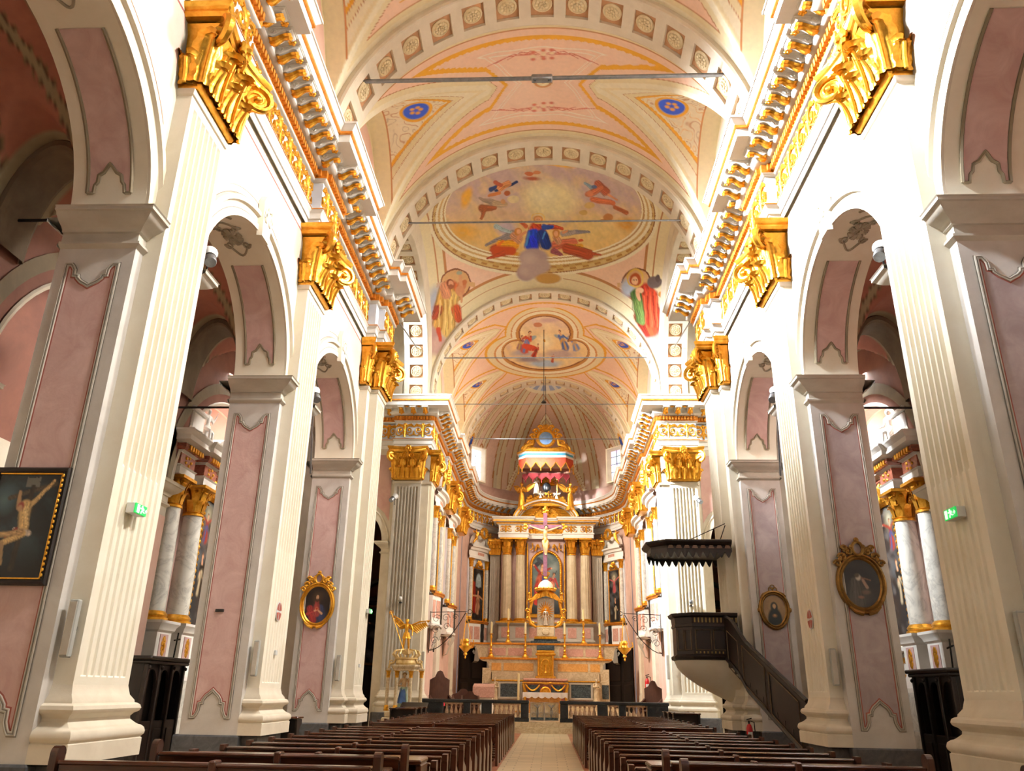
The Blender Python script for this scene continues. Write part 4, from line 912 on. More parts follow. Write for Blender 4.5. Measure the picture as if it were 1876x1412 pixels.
# ---------------------------------------------------------------- transepts beyond the third piers
for s,nm in ((-1,'left'),(1,'right')):
    b=MB();xw=11.45
    yy=37.55;ac,aw=8.75,.98;A=[(ac-aw*math.cos(PI*k/20),8.2+1.35*math.sin(PI*k/20)) for k in range(21)]
    b.box(min(s*7.3,s*(ac-aw)),max(s*7.3,s*(ac-aw)),yy,yy+.5,0,8.2);b.box(min(s*(ac+aw),s*xw),max(s*(ac+aw),s*xw),yy,yy+.5,0,8.2)
    b.strip([(s*x,yy,z) for x,z in [(7.3,8.2)]+A+[(xw,8.2)]],[(s*x,yy,12.9) for x,z in [(7.3,8.2)]+A+[(xw,8.2)]])
    b.strip([(s*x,yy,z) for x,z in A],[(s*x,yy+.5,z) for x,z in A]);b.box(min(s*7.3,s*xw),max(s*7.3,s*xw),yy,yy+.4,12.9,21.5)
    w=struct(b,'wall_front',CREAM,None,.4)
    m=MB();m.loft([[(s*(ac-(aw+r)*math.cos(PI*k/24)),yy-h,8.2+(1.35+r)*math.sin(PI*k/24)) for r,h in ((0,0),(0,.06),(.12,.07),(.26,.03),(.3,.07),(.36,.0))] for k in range(25)],False);struct(m,'archivolt',CREAM,w)
    m=MB();m.sweep([(q,z-.25) for q,z in IMPP],[(s*(ac-aw),yy+.4),(s*(ac-aw),yy),(s*7.4,yy)],-s);m.sweep([(q,z-.25) for q,z in IMPP],[(s*(ac+aw),yy+.4),(s*(ac+aw),yy),(s*(ac+1.4),yy)],s);struct(m,'impost',CREAM,w)
    m=MB();m.add([(s*7.5,yy-.02,12.5),(s*8.6,yy-.02,12.5),(s*8.6,yy-.02,10.2),(s*8.2,yy-.02,10.0),(s*7.75,yy-.02,9.6),(s*7.5,yy-.02,9.2)],[(0,1,2,3,4,5)]);struct(m,'spandrel_panel',PINK,w,0)
    b=MB();b.box(min(s*xw,s*(xw+.4)),max(s*xw,s*(xw+.4)),25.8,38,0,21.5);struct(b,'wall_'+nm,CREAM,None,0)
    b=MB();b.box(min(s*7.35,s*xw),max(s*7.35,s*xw),25.85,26.2,0,21.5);struct(b,'wall_back',CREAM,None,0)
    b=MB();b.box(min(s*5.9,s*xw),max(s*5.9,s*xw),26,37.6,21.3,21.5);struct(b,'ceiling.0%d'%(30 if s<0 else 31),CREAM,None,0)
    # dim side corridor past the transept arch with a dark altar screen
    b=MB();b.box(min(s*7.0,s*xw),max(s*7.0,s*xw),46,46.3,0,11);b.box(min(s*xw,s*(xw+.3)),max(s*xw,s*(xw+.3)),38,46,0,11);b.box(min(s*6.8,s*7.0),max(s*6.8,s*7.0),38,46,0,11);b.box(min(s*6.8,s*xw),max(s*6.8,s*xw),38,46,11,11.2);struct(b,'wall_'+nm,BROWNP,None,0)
# ---------------------------------------------------------------- tie rods of the big vaults
for y,x,lab,r in ((17.97,5.3,'thick grey tie rod with a central buckle across the nearest vault arch',.06),(25.39,5.2,'grey tie rod crossing in front of the oval ceiling painting',.035),(38.3,5.5,'thin tie rod below the cloverleaf ceiling painting',.032),(45.5,5.6,'thin tie rod across the middle of the chancel vault',.028),(52.6,5.45,'farthest thin tie rod, behind the canopy crest in the apse',.028)):
    t=thing('tie_rod',lab,'tie rod',(0,y,18.06));b=MB();b.tube([(-x,y,18.06),(x,y,18.06)],r,10);b.build('rod',STEEL,t)
    if r>.05:
        b=MB();b.bbox(-.3,.3,y-.12,y+.12,17.97,18.13,.03);b.tube([(-.22,y,17.93),(-.22,y,18.0)],.05,6);b.tube([(.22,y,17.93),(.22,y,18.0)],.05,6);b.build('buckle',STEEL,t)
for s,lab in ((-1,'slanting rod under the end of the left nave cornice'),(1,'slanting rod under the end of the right nave cornice')):
    b=MB();b.tube([(s*5.5,26.5,14.6),(s*6.55,36.9,18.0)],.03,6);tag(b.build('tie_rod',STEEL),lab,'tie rod')
# ---------------------------------------------------------------- chancel and apse walls
b=MB()
for s in (-1,1): b.box(min(s*5.9,s*6.6),max(s*5.9,s*6.6),38.9,55.5,0,12.9)
struct(b,'wall_front',mat('chancel_rose','#d6b5a6','#c6a192',1.4,.7),None,0)
b=MB();T=np.linspace(0,PI,49)
for z0,z1 in ((0,16.4),): b.loft([[(-5.86*math.cos(t),55.5+5.86*math.sin(t),z) for z in (z0,z1)] for t in T],False)
struct(b,'wall_front',MATS['chancel_rose'],None,.9)
for k,(a0,a1) in enumerate(((.06,.78),(PI-.78,PI-.06))):
    b=MB();T=np.linspace(a0,a1,9)
    b.loft([[(-r*math.cos(t),55.5+r*math.sin(t),z) for r,z in ((5.83,.44),(5.76,.44),(5.76,4.45),(5.83,4.45))] for t in T],False);d=struct(b,'door_%d'%(k+1),BLACKW,None,.3)
    b=MB()
    for q in range(2):
        for z0,z1 in ((.7,2.2),(2.4,4.1)):
            t0=a0+(a1-a0)*(.08+.47*q);t1=t0+(a1-a0)*.36;TT=np.linspace(t0,t1,4);b.loft([[(-r*math.cos(t),55.5+r*math.sin(t),z) for r,z in ((5.76,z0),(5.72,z0+.06),(5.72,z1-.06),(5.76,z1))] for t in TT],False)
    struct(b,'door_panel',PULW,d,.3)
    b=MB();T=np.linspace(a0-.02,a1+.02,9);b.loft([[(-r*math.cos(t),55.5+r*math.sin(t),z) for r,z in ((5.8,4.45),(5.72,4.45),(5.7,4.6),(5.8,4.62))] for t in T],False);struct(b,'door_lintel',CREAM,d,.3)
# plain cream wall strips (giant order of the chancel)
def strip_pil(s,y0,y1,label):
    r=thing('pilaster',label,'pilaster',(s*5.75,(y0+y1)/2,0))
    b=MB();shaft(b,(y1-y0)/2,.16,1.5,11.05,1.7,10.85,5,lambda u,q,z:(s*(5.9-q),(y0+y1)/2+u,z));b.box(min(s*5.9,s*5.7),max(s*5.9,s*5.7),y0-.05,y1+.05,0,1.55);b.build('shaft',CREAM,r,.35)
    b=MB();b.sweep(NECKP,[(s*5.9,y0),(s*5.74,y0),(s*5.74,y1),(s*5.9,y1)],-s);b.build('necking',CREAM,r,.4)
    capital(r,(-s*.1,0,11.14),-PI/2*s,(y1-y0)*.95,1.6)
for s,n in ((-1,'left'),(1,'right')):
    strip_pil(s,43.85,45.25,'fluted %s chancel pilaster between the two choir balconies'%n);strip_pil(s,50.55,51.9,'fluted %s chancel pilaster next to the apse curve'%n)
# ---------------------------------------------------------------- slender round columns
def col_capital(b,c,r,h):
    b.lathe([(r*.95,0),(r*1.08,.04*h),(r*.95,.08*h),(r*.98,.6*h),(r*1.3,.86*h),(r*1.45,.9*h)],c,16)
    for row,(n,z0,hh,o) in enumerate(((8,.06,.42,0),(8,.1,.72,.39))):
        for k in range(n):
            a=o+k*2*PI/n;ca,sa=math.cos(a),math.sin(a);pts=[(r*(.98+f),z0*h+hh*h*t) for t,f in ((0,.0),(.4,.08),(.75,.2),(.95,.42),(.85,.56))]
            b.loft([[(c[0]+q*ca-w*r*sa,c[1]+q*sa+w*r*ca,c[2]+z) for w in (-ww,0,ww)] for (q,z),ww in zip(pts,(.3,.34,.34,.26,.08))],False)
    for k in range(4):
        a=PI/4+k*PI/2;ca,sa=math.cos(a),math.sin(a)
        b.tube([(c[0]+(r*1.5+.2*r*(1-t/10)*math.cos(t))*ca,c[1]+(r*1.5+.2*r*(1-t/10)*math.cos(t))*sa,c[2]+h*.8+.24*r*(1-t/10)*math.sin(t)) for t in np.linspace(0,8,14)],.07*r,5)
    w=r*1.55;b.box(c[0]-w,c[0]+w,c[1]-w,c[1]+w,c[2]+.9*h,c[2]+h)
def column(parent,c,r,z0,z1,caph,m,fl=0,gold=GOLD):
    n=fl*4 if fl else 20;b=MB();rings=[]
    for z,k in ((z0+.22,1.),(z0+(z1-z0)*.35,1.),(z1-caph-.05,.88)):
        rings.append([(c[0]+r*k*(1-(.055 if fl and j%4 in(1,2) else 0))*math.cos(2*PI*j/n),c[1]+r*k*(1-(.055 if fl and j%4 in(1,2) else 0))*math.sin(2*PI*j/n),z) for j in range(n)])
    b.loft(rings,True);o=b.build('column',m,parent,.5)
    b=MB();b.lathe([(r*1.35,0),(r*1.35,.07),(r*1.2,.09),(r*1.28,.14),(r*1.15,.19),(r*1.0,.23)],(c[0],c[1],z0),20);b.build('column_base',gold,o,.5)
    b=MB();b.lathe([(r*.9,-.06),(r*1.0,-.05),(r*1.0,0),(r*.9,0)],(c[0],c[1],z1-caph),16);col_capital(b,(c[0],c[1],z1-caph),r*.92,caph);b.build('column_capital',gold,o,.6)
    return o
# ---------------------------------------------------------------- choir balconies with painted altarpieces
def balcony(loc,rz,label,piclab,fn,bow=.35,w=2.5):
    r=local(thing('choir_balcony',label,'balcony',loc,rz))
    def plan(d,k=1.): return [(x*w/2*k,-(d+bow*math.cos(x*PI/2)**1.)) for x in np.linspace(-1,1,17)]
    def sw(prof): b=MB();b.loft([[(x,y,z) for x,y in plan(d)] for d,z in prof],False);return b
    b=sw([(0,4.5),(.32,4.62),(.34,4.72),(.26,4.75),(.26,6.05)]);
    for q in (-1,1): b.box(q*w/2-.06,q*w/2+.06,-.3,0,4.6,6.05)
    b.build('parapet',WHITE,r,.5)
    sw([(.26,6.05),(.33,6.08),(.35,6.16),(.4,6.18),(.4,6.24),(0,6.26)]).build('gilt_handrail',GOLDD,r,.5)
    b=MB()
    for a0,a1 in ((-.93,-.72),(-.64,-.24),(.24,.64),(.72,.93)):
        X=np.linspace(a0,a1,6);b.loft([[(x*w/2,-(.275+bow*math.cos(x*PI/2)),z) for z in (5.0,5.85)] for x in X],False)
    each(b,'marbled_panel',MPINK,r)
    b=MB();X=np.linspace(-.17,.17,5);b.loft([[(x*w/2,-(.29+bow*math.cos(x*PI/2))-.012*math.sin(z*9+x*30),z) for z in np.linspace(4.72,6.1,12)] for x in X],False);b.build('black_drape',MBLACK,r,.6)
    b=MB();b.loft([[(x*k,-d,z) for x in (-.5,-.2,.2,.5)] for k,d,z in ((.5,.0,3.5),(.55,.2,3.6),(.8,.3,3.9),(1.2,.5,4.3),(1.6,.55,4.55))],False)
    for q in (-1,1): b.tube([(q*(.55+.15*math.cos(t)*(1-t/11)),-.35,4.15+.15*math.sin(t)*(1-t/11)) for t in np.linspace(0,9,20)],.04,5)
    b.build('corbel',GREYP,r,.5)
    b=MB();b.box(-w/2,w/2,-.1,.05,6.2,10.6);b.build('back_panel',BLUEW,r,0)
    for q in (-1,1): column(r,(q*(w/2-.22),-.2,0),.15,6.3,10.55,.55,MGREY)
    b=MB();P=[(d,z) for d,z in ((.0,10.55),(.22,10.57),(.22,10.75),(.18,10.78),(.18,11.1),(.3,11.15),(.36,11.3),(.5,11.35),(.52,11.45),(.1,11.5))]
    b.loft([[(x*w/2*1.06,-(d+bow*.5*math.cos(x*PI/2)),z) for x in np.linspace(-1,1,13)] for d,z in P],False)
    b.build('entablature',WHITE,r,.4)
    b=MB();b.loft([[(x*w/2*.9,-(.19+bow*.5*math.cos(x*PI/2)),z) for x in np.linspace(-1,1,9)] for z in (10.84,11.04)],False);b.build('frieze_panel',MPINK,r,.4)
    b=MB();T=np.linspace(.12,PI-.12,19)
    b.loft([[(-q*math.cos(t)*w/2.1,-d,11.45+q*1.18*math.sin(t)) for q,d in ((.82,.1),(.82,.34),(.9,.4),(1.,.46),(1.0,.1))] for t in T],False);b.add([(-.82*math.cos(t)*w/2.1,-.14,11.45+.97*math.sin(t)) for t in T],[tuple(range(19))])
    b.build('pediment',WHITE,r,.4)
    b=MB();
    b.tube([(.34*math.cos(t),-.55,12.45+.34*math.sin(t)) for t in np.linspace(0,2*PI,16)],.1,6)
    for k in range(12): b.ball((.34*math.cos(k*.524),-.62,12.45+.34*math.sin(k*.524)),.1,6,4)
    for q in (-1,1): 
        b.tube([(q*.4,-.5,12.3),(q*.8,-.5,12.35),(q*1.0,-.5,11.9),(q*1.3,-.5,11.6)],[.1,.13,.1,.05],6)
    b.build('gilt_wreath',GOLD,r,.7)
    for q in (-1,1): putto(r,(q*.95,-.5,11.75),.85,q)
    # picture
    p=local(thing('painting',piclab,'painting',Vector(loc)+Matrix.Rotation(rz,4,'Z')@Vector((0,-.12,6.35)),rz))
    b=MB();frame_rect(b,-.66,.66,0,3.55,.11,.07);b.build('gilt_frame',GOLD,p,.5)
    picture('canvas',1.3,3.5,fn,p,(0,-.03,.02),(0,0,0),40,100)
    b=MB();shell(b,(0,-.1,3.75),.42);b.build('gilt_crest',GOLD,p,.7)
def shell(b,c,r):
    for k in range(7):
        a=PI*(k+.5)/7;b.tube([(c[0]+r*.2*math.cos(a),c[1],c[2]+r*.1*math.sin(a)),(c[0]+r*.75*math.cos(a),c[1]-.08*r,c[2]+r*.75*math.sin(a)),(c[0]+r*math.cos(a),c[1],c[2]+r*math.sin(a))],[.05*r,.16*r,.1*r],6)
    for q in (-1,1): b.tube([(c[0]+q*(r*.8+.3*r*math.cos(t)*(1-t/10)),c[1],c[2]-.1*r+.3*r*math.sin(t)*(1-t/10)) for t in np.linspace(0,8,16)],.1*r,5)
    b.ball((c[0],c[1]-.05*r,c[2]+.1*r),.22*r,8,5)
def frame_rect(b,x0,x1,z0,z1,w,d):
    prof=[(0,0),(0,-d*.6),(w*.25,-d),(w*.55,-d*.75),(w*.8,-d*.9),(w,-d*.3),(w,0)]
    P=[(x0-w,z0-w),(x1+w,z0-w),(x1+w,z1+w),(x0-w,z1+w)]
    def pt(i,q,y): 
        x,z=P[i];return (x+(q if x<(x0+x1)/2 else -q),y,z+(q if z<(z0+z1)/2 else -q))
    b.loft([[pt(i%4,q,y) for q,y in prof] for i in range(5)],False)
# ---------------------------------------------------------------- sculpted figures
def figure(name,m,parent,loc,h,rz=0,J=None,robe=None,robem=None,wings=None,hair=None,vox=.012):
    D=dict(head=(0,-.02,.93),neck=(0,0,.86),chest=(0,0,.74),waist=(0,.0,.62),pel=(0,0,.52),sl=(-.115,0,.8),sr=(.115,0,.8),el=(-.16,.0,.64),er=(.16,.0,.64),hl=(-.15,-.08,.5),hr=(.15,-.08,.5),kl=(-.06,-.02,.28),kr=(.06,-.02,.28),fl=(-.06,.01,.03),fr=(.06,.01,.03))
    D.update(J or {});D={k:Vector(v)*h for k,v in D.items()};r=lambda x:x*h
    b=MB()
    b.tube([D['pel']-Vector((0,0,.04*h)),D['pel'],D['waist'],D['chest'],D['chest']+(D['neck']-D['chest'])*.55,D['neck'],D['head']],[r(.06),r(.085),r(.07),r(.09),r(.075),r(.03),r(.028)],10,True,.8)
    for q,x in (('l',-1),('r',1)):
        b.tube([D['neck']-Vector((0,0,.03*h)),D['s'+q],(D['s'+q]+D['e'+q])/2,D['e'+q],(D['e'+q]*.6+D['h'+q]*.4),D['h'+q]],[r(.04),r(.042),r(.036),r(.027),r(.028),r(.017)],8)
        hip=D['pel']+Vector((x*.05*h,0,-.02*h));b.tube([hip,(hip*.6+D['k'+q]*.4),D['k'+q],(D['k'+q]*.65+D['f'+q]*.35),D['f'+q]],[r(.068),r(.06),r(.04),r(.042),r(.024)],8)
        f=D['f'+q];b.tube([f,f+Vector((0,-.05*h,-.012*h)),f+Vector((0,-.1*h,-.02*h))],[r(.026),r(.022),r(.012)],6,True,.7)
        hd=D['h'+q];dr=(hd-D['e'+q]).normalized();b.ball(hd+dr*.02*h,(r(.02),r(.016),r(.024)),6,5)
        side=dr.cross(Vector((0,1,0)));side=side.normalized() if side.length>.1 else Vector((1,0,0))
        for k in range(4): b.tube([hd+dr*.025*h+side*(k-1.5)*.011*h,hd+dr*(.055-.004*abs(k-1.5))*h+side*(k-1.5)*.013*h,hd+dr*(.072-.006*abs(k-1.5))*h+side*(k-1.5)*.012*h+Vector((0,-.012*h,0))],[r(.0075),r(.007),r(.006)],5)
        b.tube([hd+side*x*.015*h,hd+side*x*.03*h+dr*.03*h],[r(.008),r(.006)],5)
    c=D['head'];b.ball(c,(r(.05),r(.058),r(.07)),12,9);b.ball(c+Vector((0,-.052,-.012))*h,(r(.011),r(.018),r(.02)),6,5);b.ball(c+Vector((0,-.03,-.045))*h,(r(.026),r(.026),r(.02)),6,5)
    for x in (-1,1): b.ball(c+Vector((x*.05,0,-.005))*h,(r(.008),r(.014),r(.02)),5,4)
    o=b.build(name,m,None,1.2)
    if parent is not None:o.parent=parent
    o.location=loc;o.rotation_euler=(0,0,rz);ORG[o.name]=(0,0,0)
    md=o.modifiers.new('fuse','REMESH');md.mode='VOXEL';md.voxel_size=h*vox;md.use_smooth_shade=True
    sm=o.modifiers.new('soft','SMOOTH');sm.iterations=3;sm.factor=.4
    b=MB()
    for k in range(9):
        a=k*2*PI/9;b.ball(c+Vector((.042*math.cos(a),.02+.035*math.sin(a),.035))*h,(r(.028),)*3,6,5)
    b.ball(c+Vector((0,.015,.045))*h,(r(.05),r(.05),r(.04)),8,6);b.tube([c+Vector((0,.05,.02))*h,c+Vector((0,.06,-.06))*h],[r(.04),r(.025)],7);b.build('hair',hair or m,o,1.2)
    if robe:
        z0,z1,w0,w1=robe;b=MB();n=36
        b.loft([[((w*(1+.10*math.sin(j*PI/2.25+z*9)*(1-t)))*h*math.cos(2*PI*j/n)+D['pel'].x*(t),(w*.8*(1+.12*math.sin(j*PI/2.25+z*7)*(1-t)))*h*math.sin(2*PI*j/n),z*h) for j in range(n)] for t in np.linspace(0,1,9) for z,w in ((z0+(z1-z0)*t,w0+(w1-w0)*t**.7),)],True,True);b.build('robe',robem or m,o,1.2)
    if wings:
        for x in (-1,1):
            b=MB();root=Vector((x*.05,.07,.76))*h;tip=Vector(wings[0 if x<0 else 1])*h
            for k in range(9):
                t=k/8;s0=root.lerp(tip,t*.85);L=(tip-root).length;dn=Vector((x*.1,.02,-.5))*L*(.75-.35*t);e=s0.lerp(tip,.35)+dn if k<8 else tip
                w=.05*h;ax=(e-s0).normalized();sd=ax.cross(Vector((0,1,0))).normalized()
                P=[];
                for q in np.linspace(0,1,6): ww=w*(math.sin(PI*min(1,.15+q*.8))**.6)*(1-.5*q);m_=s0.lerp(e,q);P.append([m_-sd*ww+Vector((0,.006*k,0)),m_+Vector((0,-.012*h+.006*k,0)),m_+sd*ww+Vector((0,.006*k,0)),m_+Vector((0,.012*h+.006*k,0))])
                b.loft(P,True,True)
            b.tube([root,root.lerp(tip,.5)+Vector((0,0,.06*h)),tip],[.035*h,.03*h,.012*h],7);b.build('wing',m,o,.9)
    return o
def putto(parent,loc,h,q=1,m=None):
    return figure('putto',m or GOLD,parent,loc,h,0,dict(sl=(-.13,0,.76),sr=(.13,0,.76),el=(-.24,-.05,.72 if q<0 else .62),hl=(-.3,-.1,.86 if q<0 else .5),er=(.24,-.05,.72 if q>0 else .62),hr=(.3,-.1,.86 if q>0 else .5),kl=(-.1,-.12,.32),fl=(-.16,-.02,.12),kr=(.1,-.06,.25),fr=(.16,0,.02),head=(0,-.02,.94)),robe=(.3,.56,.16,.1),wings=((-.34,.1,.9),(.34,.1,.9)),vox=.02)
def pic_saint(c1,c2,dark='#1d1a1c',light='#cfc3a6',glow=True):
    def f(p):
        p.C[:]=lin(dark);p.noise(1.5,'#6a6a6a',.6)
        if glow: p.ell(0,.75,.75,.8,'#8f8a72',soft=1.);p.ell(0,.75,.38,.4,light,soft=.9)
        p.person(0,2.3,1.7,c1,c2,arms=((-.5,.85),(.5,.9)));p.ell(-.2,3.3,.7,.7,'#4b5358',soft=.8);p.person(.25,5.15,2.4,'#1c1a1a','#b9a98a',lean=-.1,arms=((-.1,.5),(.1,.4)))
    return f
def pic_window(p):
    p.C[:]=lin('#1a1412');p.noise(2,'#3a2a22',.5);p.ell(.1,1.2,.55,.85,'#aebfc4',soft=.25);p.rect(-.45,.65,1.2,1.9,'#8f9fa4',.8);p.noise(3,'#5c6668',.4,.1)
    p.cap(-.8,1.6,-.6,4.4,.3,.4,'#8a1f18');p.person(.05,4.7,2.6,'#b98a66','#8d5a40',arms=((-.35,.7),(.35,.6)));p.ell(.5,4.6,.4,.6,'#2a1c16',soft=.6)
for s,n in ((-1,'left'),(1,'right')):
    a=.5
    balcony((s*5.72*math.cos(a),55.5+5.72*math.sin(a),0),s*-(PI/2-a) if s>0 else (PI/2-a),'white curved choir balcony with black drape in the %s of the apse'%n,('dark painting of a pale arched window and red drapery in the left of the apse' if s<0 else 'painting of a glowing risen figure above a dark robed saint, right of the apse'),pic_window if s<0 else pic_saint('#b9575a','#8f3f44'))
    balcony((s*5.85,41.6,0),s*-PI/2,'white choir balcony on the %s chancel wall, nearer the crossing'%n,'gilt framed painting on the %s chancel wall, nearer the crossing'%n,pic_saint('#8a4a3a','#5a3a5c',glow=False),bow=.3,w=2.9)
    balcony((s*5.85,47.6,0),s*-PI/2,'white choir balcony on the %s chancel wall, nearer the apse'%n,'gilt framed painting on the %s chancel wall, nearer the apse'%n,pic_saint('#4a5a7a','#7a4a3a'),bow=.3,w=2.9)
# apse windows beside the half dome
sg,nt,bs=nodes('stained_glass');tc=N(nt,'ShaderNodeTexCoord');v_=N(nt,'ShaderNodeTexVoronoi',Scale=3.5);nt.links.new(tc.outputs['Object'],v_.inputs['Vector']);mx=N(nt,'ShaderNodeMix',data_type='RGBA');mx.inputs[0].default_value=.6;mx.inputs[7].default_value=(*lin('#3fa0e8'),1)
nt.links.new(v_.outputs['Color'],mx.inputs[6]);nt.links.new(mx.outputs[2],bs.inputs['Emission Color']);bs.inputs['Emission Strength'].default_value=1.6
for s,i in ((-1,21),(1,22)):
    M=Matrix.Translation((s*5.0,54.9,0))@Matrix.Rotation(s*-.85,4,'Z')   # faces the nave at a slant, -Y local
    def put(b): return b.xf(M)
    b=MB();b.add([(-.55,.12,15.8),(.55,.12,15.8),(.55,.12,17.95),(-.55,.12,17.95)],[(0,1,2,3)]);g=struct(put(b),'window_%d'%i,SKYP if s<0 else sg,None,0)
    b=MB();b.loft([[(x*k,y,zc+z*k2) for x,z in ((-.55,-1.08),(.55,-1.08),(.55,1.08),(-.55,1.08),(-.55,-1.08))] for k,k2,y,zc in ((1,1,.13,16.87),(1.22,1.1,-.22,16.87),(1.4,1.18,-.22,16.87),(1.4,1.18,.3,16.87))],False);struct(put(b),'window_reveal',CREAM,g,.3)
    b=MB()
    for q in (16.4,16.95,17.5): b.tube([(-.55,.1,q),(.55,.1,q)],.018,5)
    b.tube([(0,.1,15.8),(0,.1,17.95)],.018,5);struct(put(b),'window_bars',IRON,g)
# ---------------------------------------------------------------- reredos
r=thing('altar_reredos','tall columned altar backdrop with gilded capitals and arched pediment in the apse','altarpiece',(0,59,0))
b=MB();b.box(-3.3,3.3,58.9,59.6,4.3,13.6)
path=[(-3.35,59.3),(-3.35,58.35),(-1.35,58.35),(-1.35,58.75),(1.35,58.75),(1.35,58.35),(3.35,58.35),(3.35,59.3)]
b.build('back_wall',MAUVE,r,0)
PROF=[(0,4.3),(.05,4.3),(.05,4.9),(.12,4.95),(.12,5.05),(0,5.1),(0,6.0),(.06,6.05),(.16,6.12),(.2,6.2),(.2,6.28),(-.6,6.3)]
b=MB();b.sweep(PROF,path,1);b.build('podium',GREYP,r,.4)
b=MB()
for x0,x1,y in ((-3.15,-2.55,58.34),(-2.15,-1.55,58.34),(1.55,2.15,58.34),(2.55,3.15,58.34),(-1.2,-.65,58.74),(.65,1.2,58.74)): b.box(x0,x1,y-.012,y,5.2,5.9)
each(b,'marble_panel',MPINK,r)
b=MB();b.sweep([(.2,6.2),(.215,6.2),(.215,6.29),(.2,6.29)],path,1);b.build('gilt_moulding',GOLD,r,.4)
STONE=mat('cream_fluting','#d9cbae','#c4b493',2,.45)
for x in (-2.85,-1.87,1.87,2.85): column(r,(x,58.55,0),.36,6.3,12.2,1.15,STONE,12)
for s in (-1,1):
    b=MB();shaft(b,.36,.2,5.,11.05,6.4,10.9,5,lambda u,q,z:(s*3.75+u,59.2-q,z));b.box(s*3.75-.42,s*3.75+.42,58.95,59.3,.98,6.3);b.build('fluted_pilaster',GREYP,r,.35)
    capital(r,(s*3.75,-.02,11.05),0,.74,1.15)
EP=[(0,12.2),(.04,12.2),(.04,12.45),(.1,12.5),(.1,12.56),(.02,12.58),(.02,13.1),(.1,13.14),(.16,13.2),(.16,13.3),(.42,13.34),(.42,13.5),(.52,13.6),(.52,13.68),(-.5,13.7)]
ep=[(-3.45,59.4),(-3.45,58.15),(-1.3,58.15),(-1.3,58.6),(1.3,58.6),(1.3,58.15),(3.45,58.15),(3.45,59.4)]
b=MB();b.sweep(EP,ep,1);b.build('entablature',WHITE,r,.4)
b=MB();b.sweep([(.17,13.2),(.2,13.2),(.2,13.3),(.17,13.3)],ep,1);b.sweep([(.42,13.36),(.435,13.36),(.435,13.46),(.42,13.46)],ep,1);b.sweep([(.024,12.6),(.03,12.6),(.03,13.08),(.024,13.08)],ep[2:6],1);b.build('gilt_frieze',GOLD,r,.4)
for x,y in [(q,58.1) for q in (-2.95,-1.85,1.85,2.95)]+[(q,58.54) for q in (-.75,0,.75)]: inst(SCR,'frieze_scroll',r,(x,y-59,12.84),(0,0,0),(.95,1.2,.78))
T=np.linspace(.28,PI-.28,33);RX,RZ=2.42,1.75;ZB=13.25
def arcp(q,y,t): return (-(RX+q)*math.cos(t),y,ZB+(RZ+q)*math.sin(t))
b=MB();b.loft([[arcp(q,y,t) for q,y in ((-.34,58.5),(-.34,58.05),(-.26,58.0),(-.2,57.8),(-.05,57.75),(.0,57.7),(.06,57.7),(.08,58.6))] for t in T],False);b.build('segmental_pediment',WHITE,r,.4)
b=MB();b.loft([[arcp(q,y,t) for q,y in ((.0,57.69),(.09,57.66),(.1,58.2))] for t in T],False);b.loft([[arcp(q,y,t) for q,y in ((-.21,57.81),(-.16,57.74),(-.1,57.76))] for t in T],False)
for t in np.linspace(.3,PI-.3,44): b.ball(arcp(-.28,57.98,t),(.045,.05,.06),5,4)
b.build('gilt_cornice',GOLD,r,.5)
b=MB();b.add([arcp(-.33,58.4,t) for t in T],[tuple(range(33))]);G=[]
for q in (-1,1):
    for k in range(5): b.tube([(q*(.15+.1*k),58.25,14.75-.05*k),(q*(.7+.12*k),58.2,14.2-.12*k+.1),(q*(1.45+.05*k),58.25,14.3-.1*k)],[.05,.075,.04],6)
for i in range(9):
    for j in range(4): b.ball((-1.5+.375*i+(.18 if j%2 else 0),58.36,13.75+.22*j),(.08,.03,.08),5,4)
shell(b,(0,58.2,14.2),.4);b.ball((0,58.1,14.3),.2);b.tube([(0,58.1,13.8),(0,58.1,14.6)],[.22,.16],8)
b.build('gilt_tympanum',GOLD,r,.6)
# arched gilt frames round the altarpiece
def arch_frame(b,x,z0,z1,y,w,d):
    pts=[(-x,z0)]+[(-x*math.cos(t),z1-x+x*math.sin(t)) for t in np.linspace(0,PI,21)]+[(x,z0)]
    R=[]
    for i,(px,pz) in enumerate(pts):
        n=Vector((px,0,max(0,pz-(z1-x))))
        n=Vector((1 if px>0 else -1,0,0)) if pz<=z1-x+1e-6 else n.normalized()
        R.append([(px+n.x*q,y-h,pz+n.z*q) for q,h in ((0,0),(0,d),(w*.3,d*1.3),(w*.6,d),(w*.8,d*1.4),(w,d*.4),(w,0))])
    b.loft(R,False)
    for i in range(len(R)-1):
        a,c=Vector(R[i][2]),Vector(R[i+1][2]);n=max(1,int((c-a).length/.13))
        for k in range(n): b.ball(a.lerp(c,(k+.5)/n),(.05,.04,.05),5,4)
b=MB();arch_frame(b,1.0,6.9,11.25,58.85,.2,.12)
for q in (-1,1): b.bbox(q*1.36-.05,q*1.36+.05,58.7,58.9,6.4,11.9,.02)
b.bbox(-1.3,1.3,58.7,58.9,6.62,6.86,.03)
for q in (-1,1): b.tube([(q*(.5+.3*t/3),58.7,11.55+.25*math.sin(t*1.4)) for t in np.linspace(0,3,10)],.07,6);b.tube([(q*1.0,58.7,11.9),(q*.95,58.65,11.5),(q*1.15,58.7,11.4)],.06,6)
b.ball((0,58.7,11.75),(.28,.08,.3));b.build('gilt_arch_frame',GOLD,r,.6)
b=MB();b.ball((0,58.62,11.75),(.17,.06,.2));b.build('blue_cartouche',mat('cobalt_enamel','#23348c','#1a2768',4,.3),r)
pt=local(thing('painting','arched high altar painting of winged figures in red and blue under grey clouds','painting',(0,58.84,6.9)))
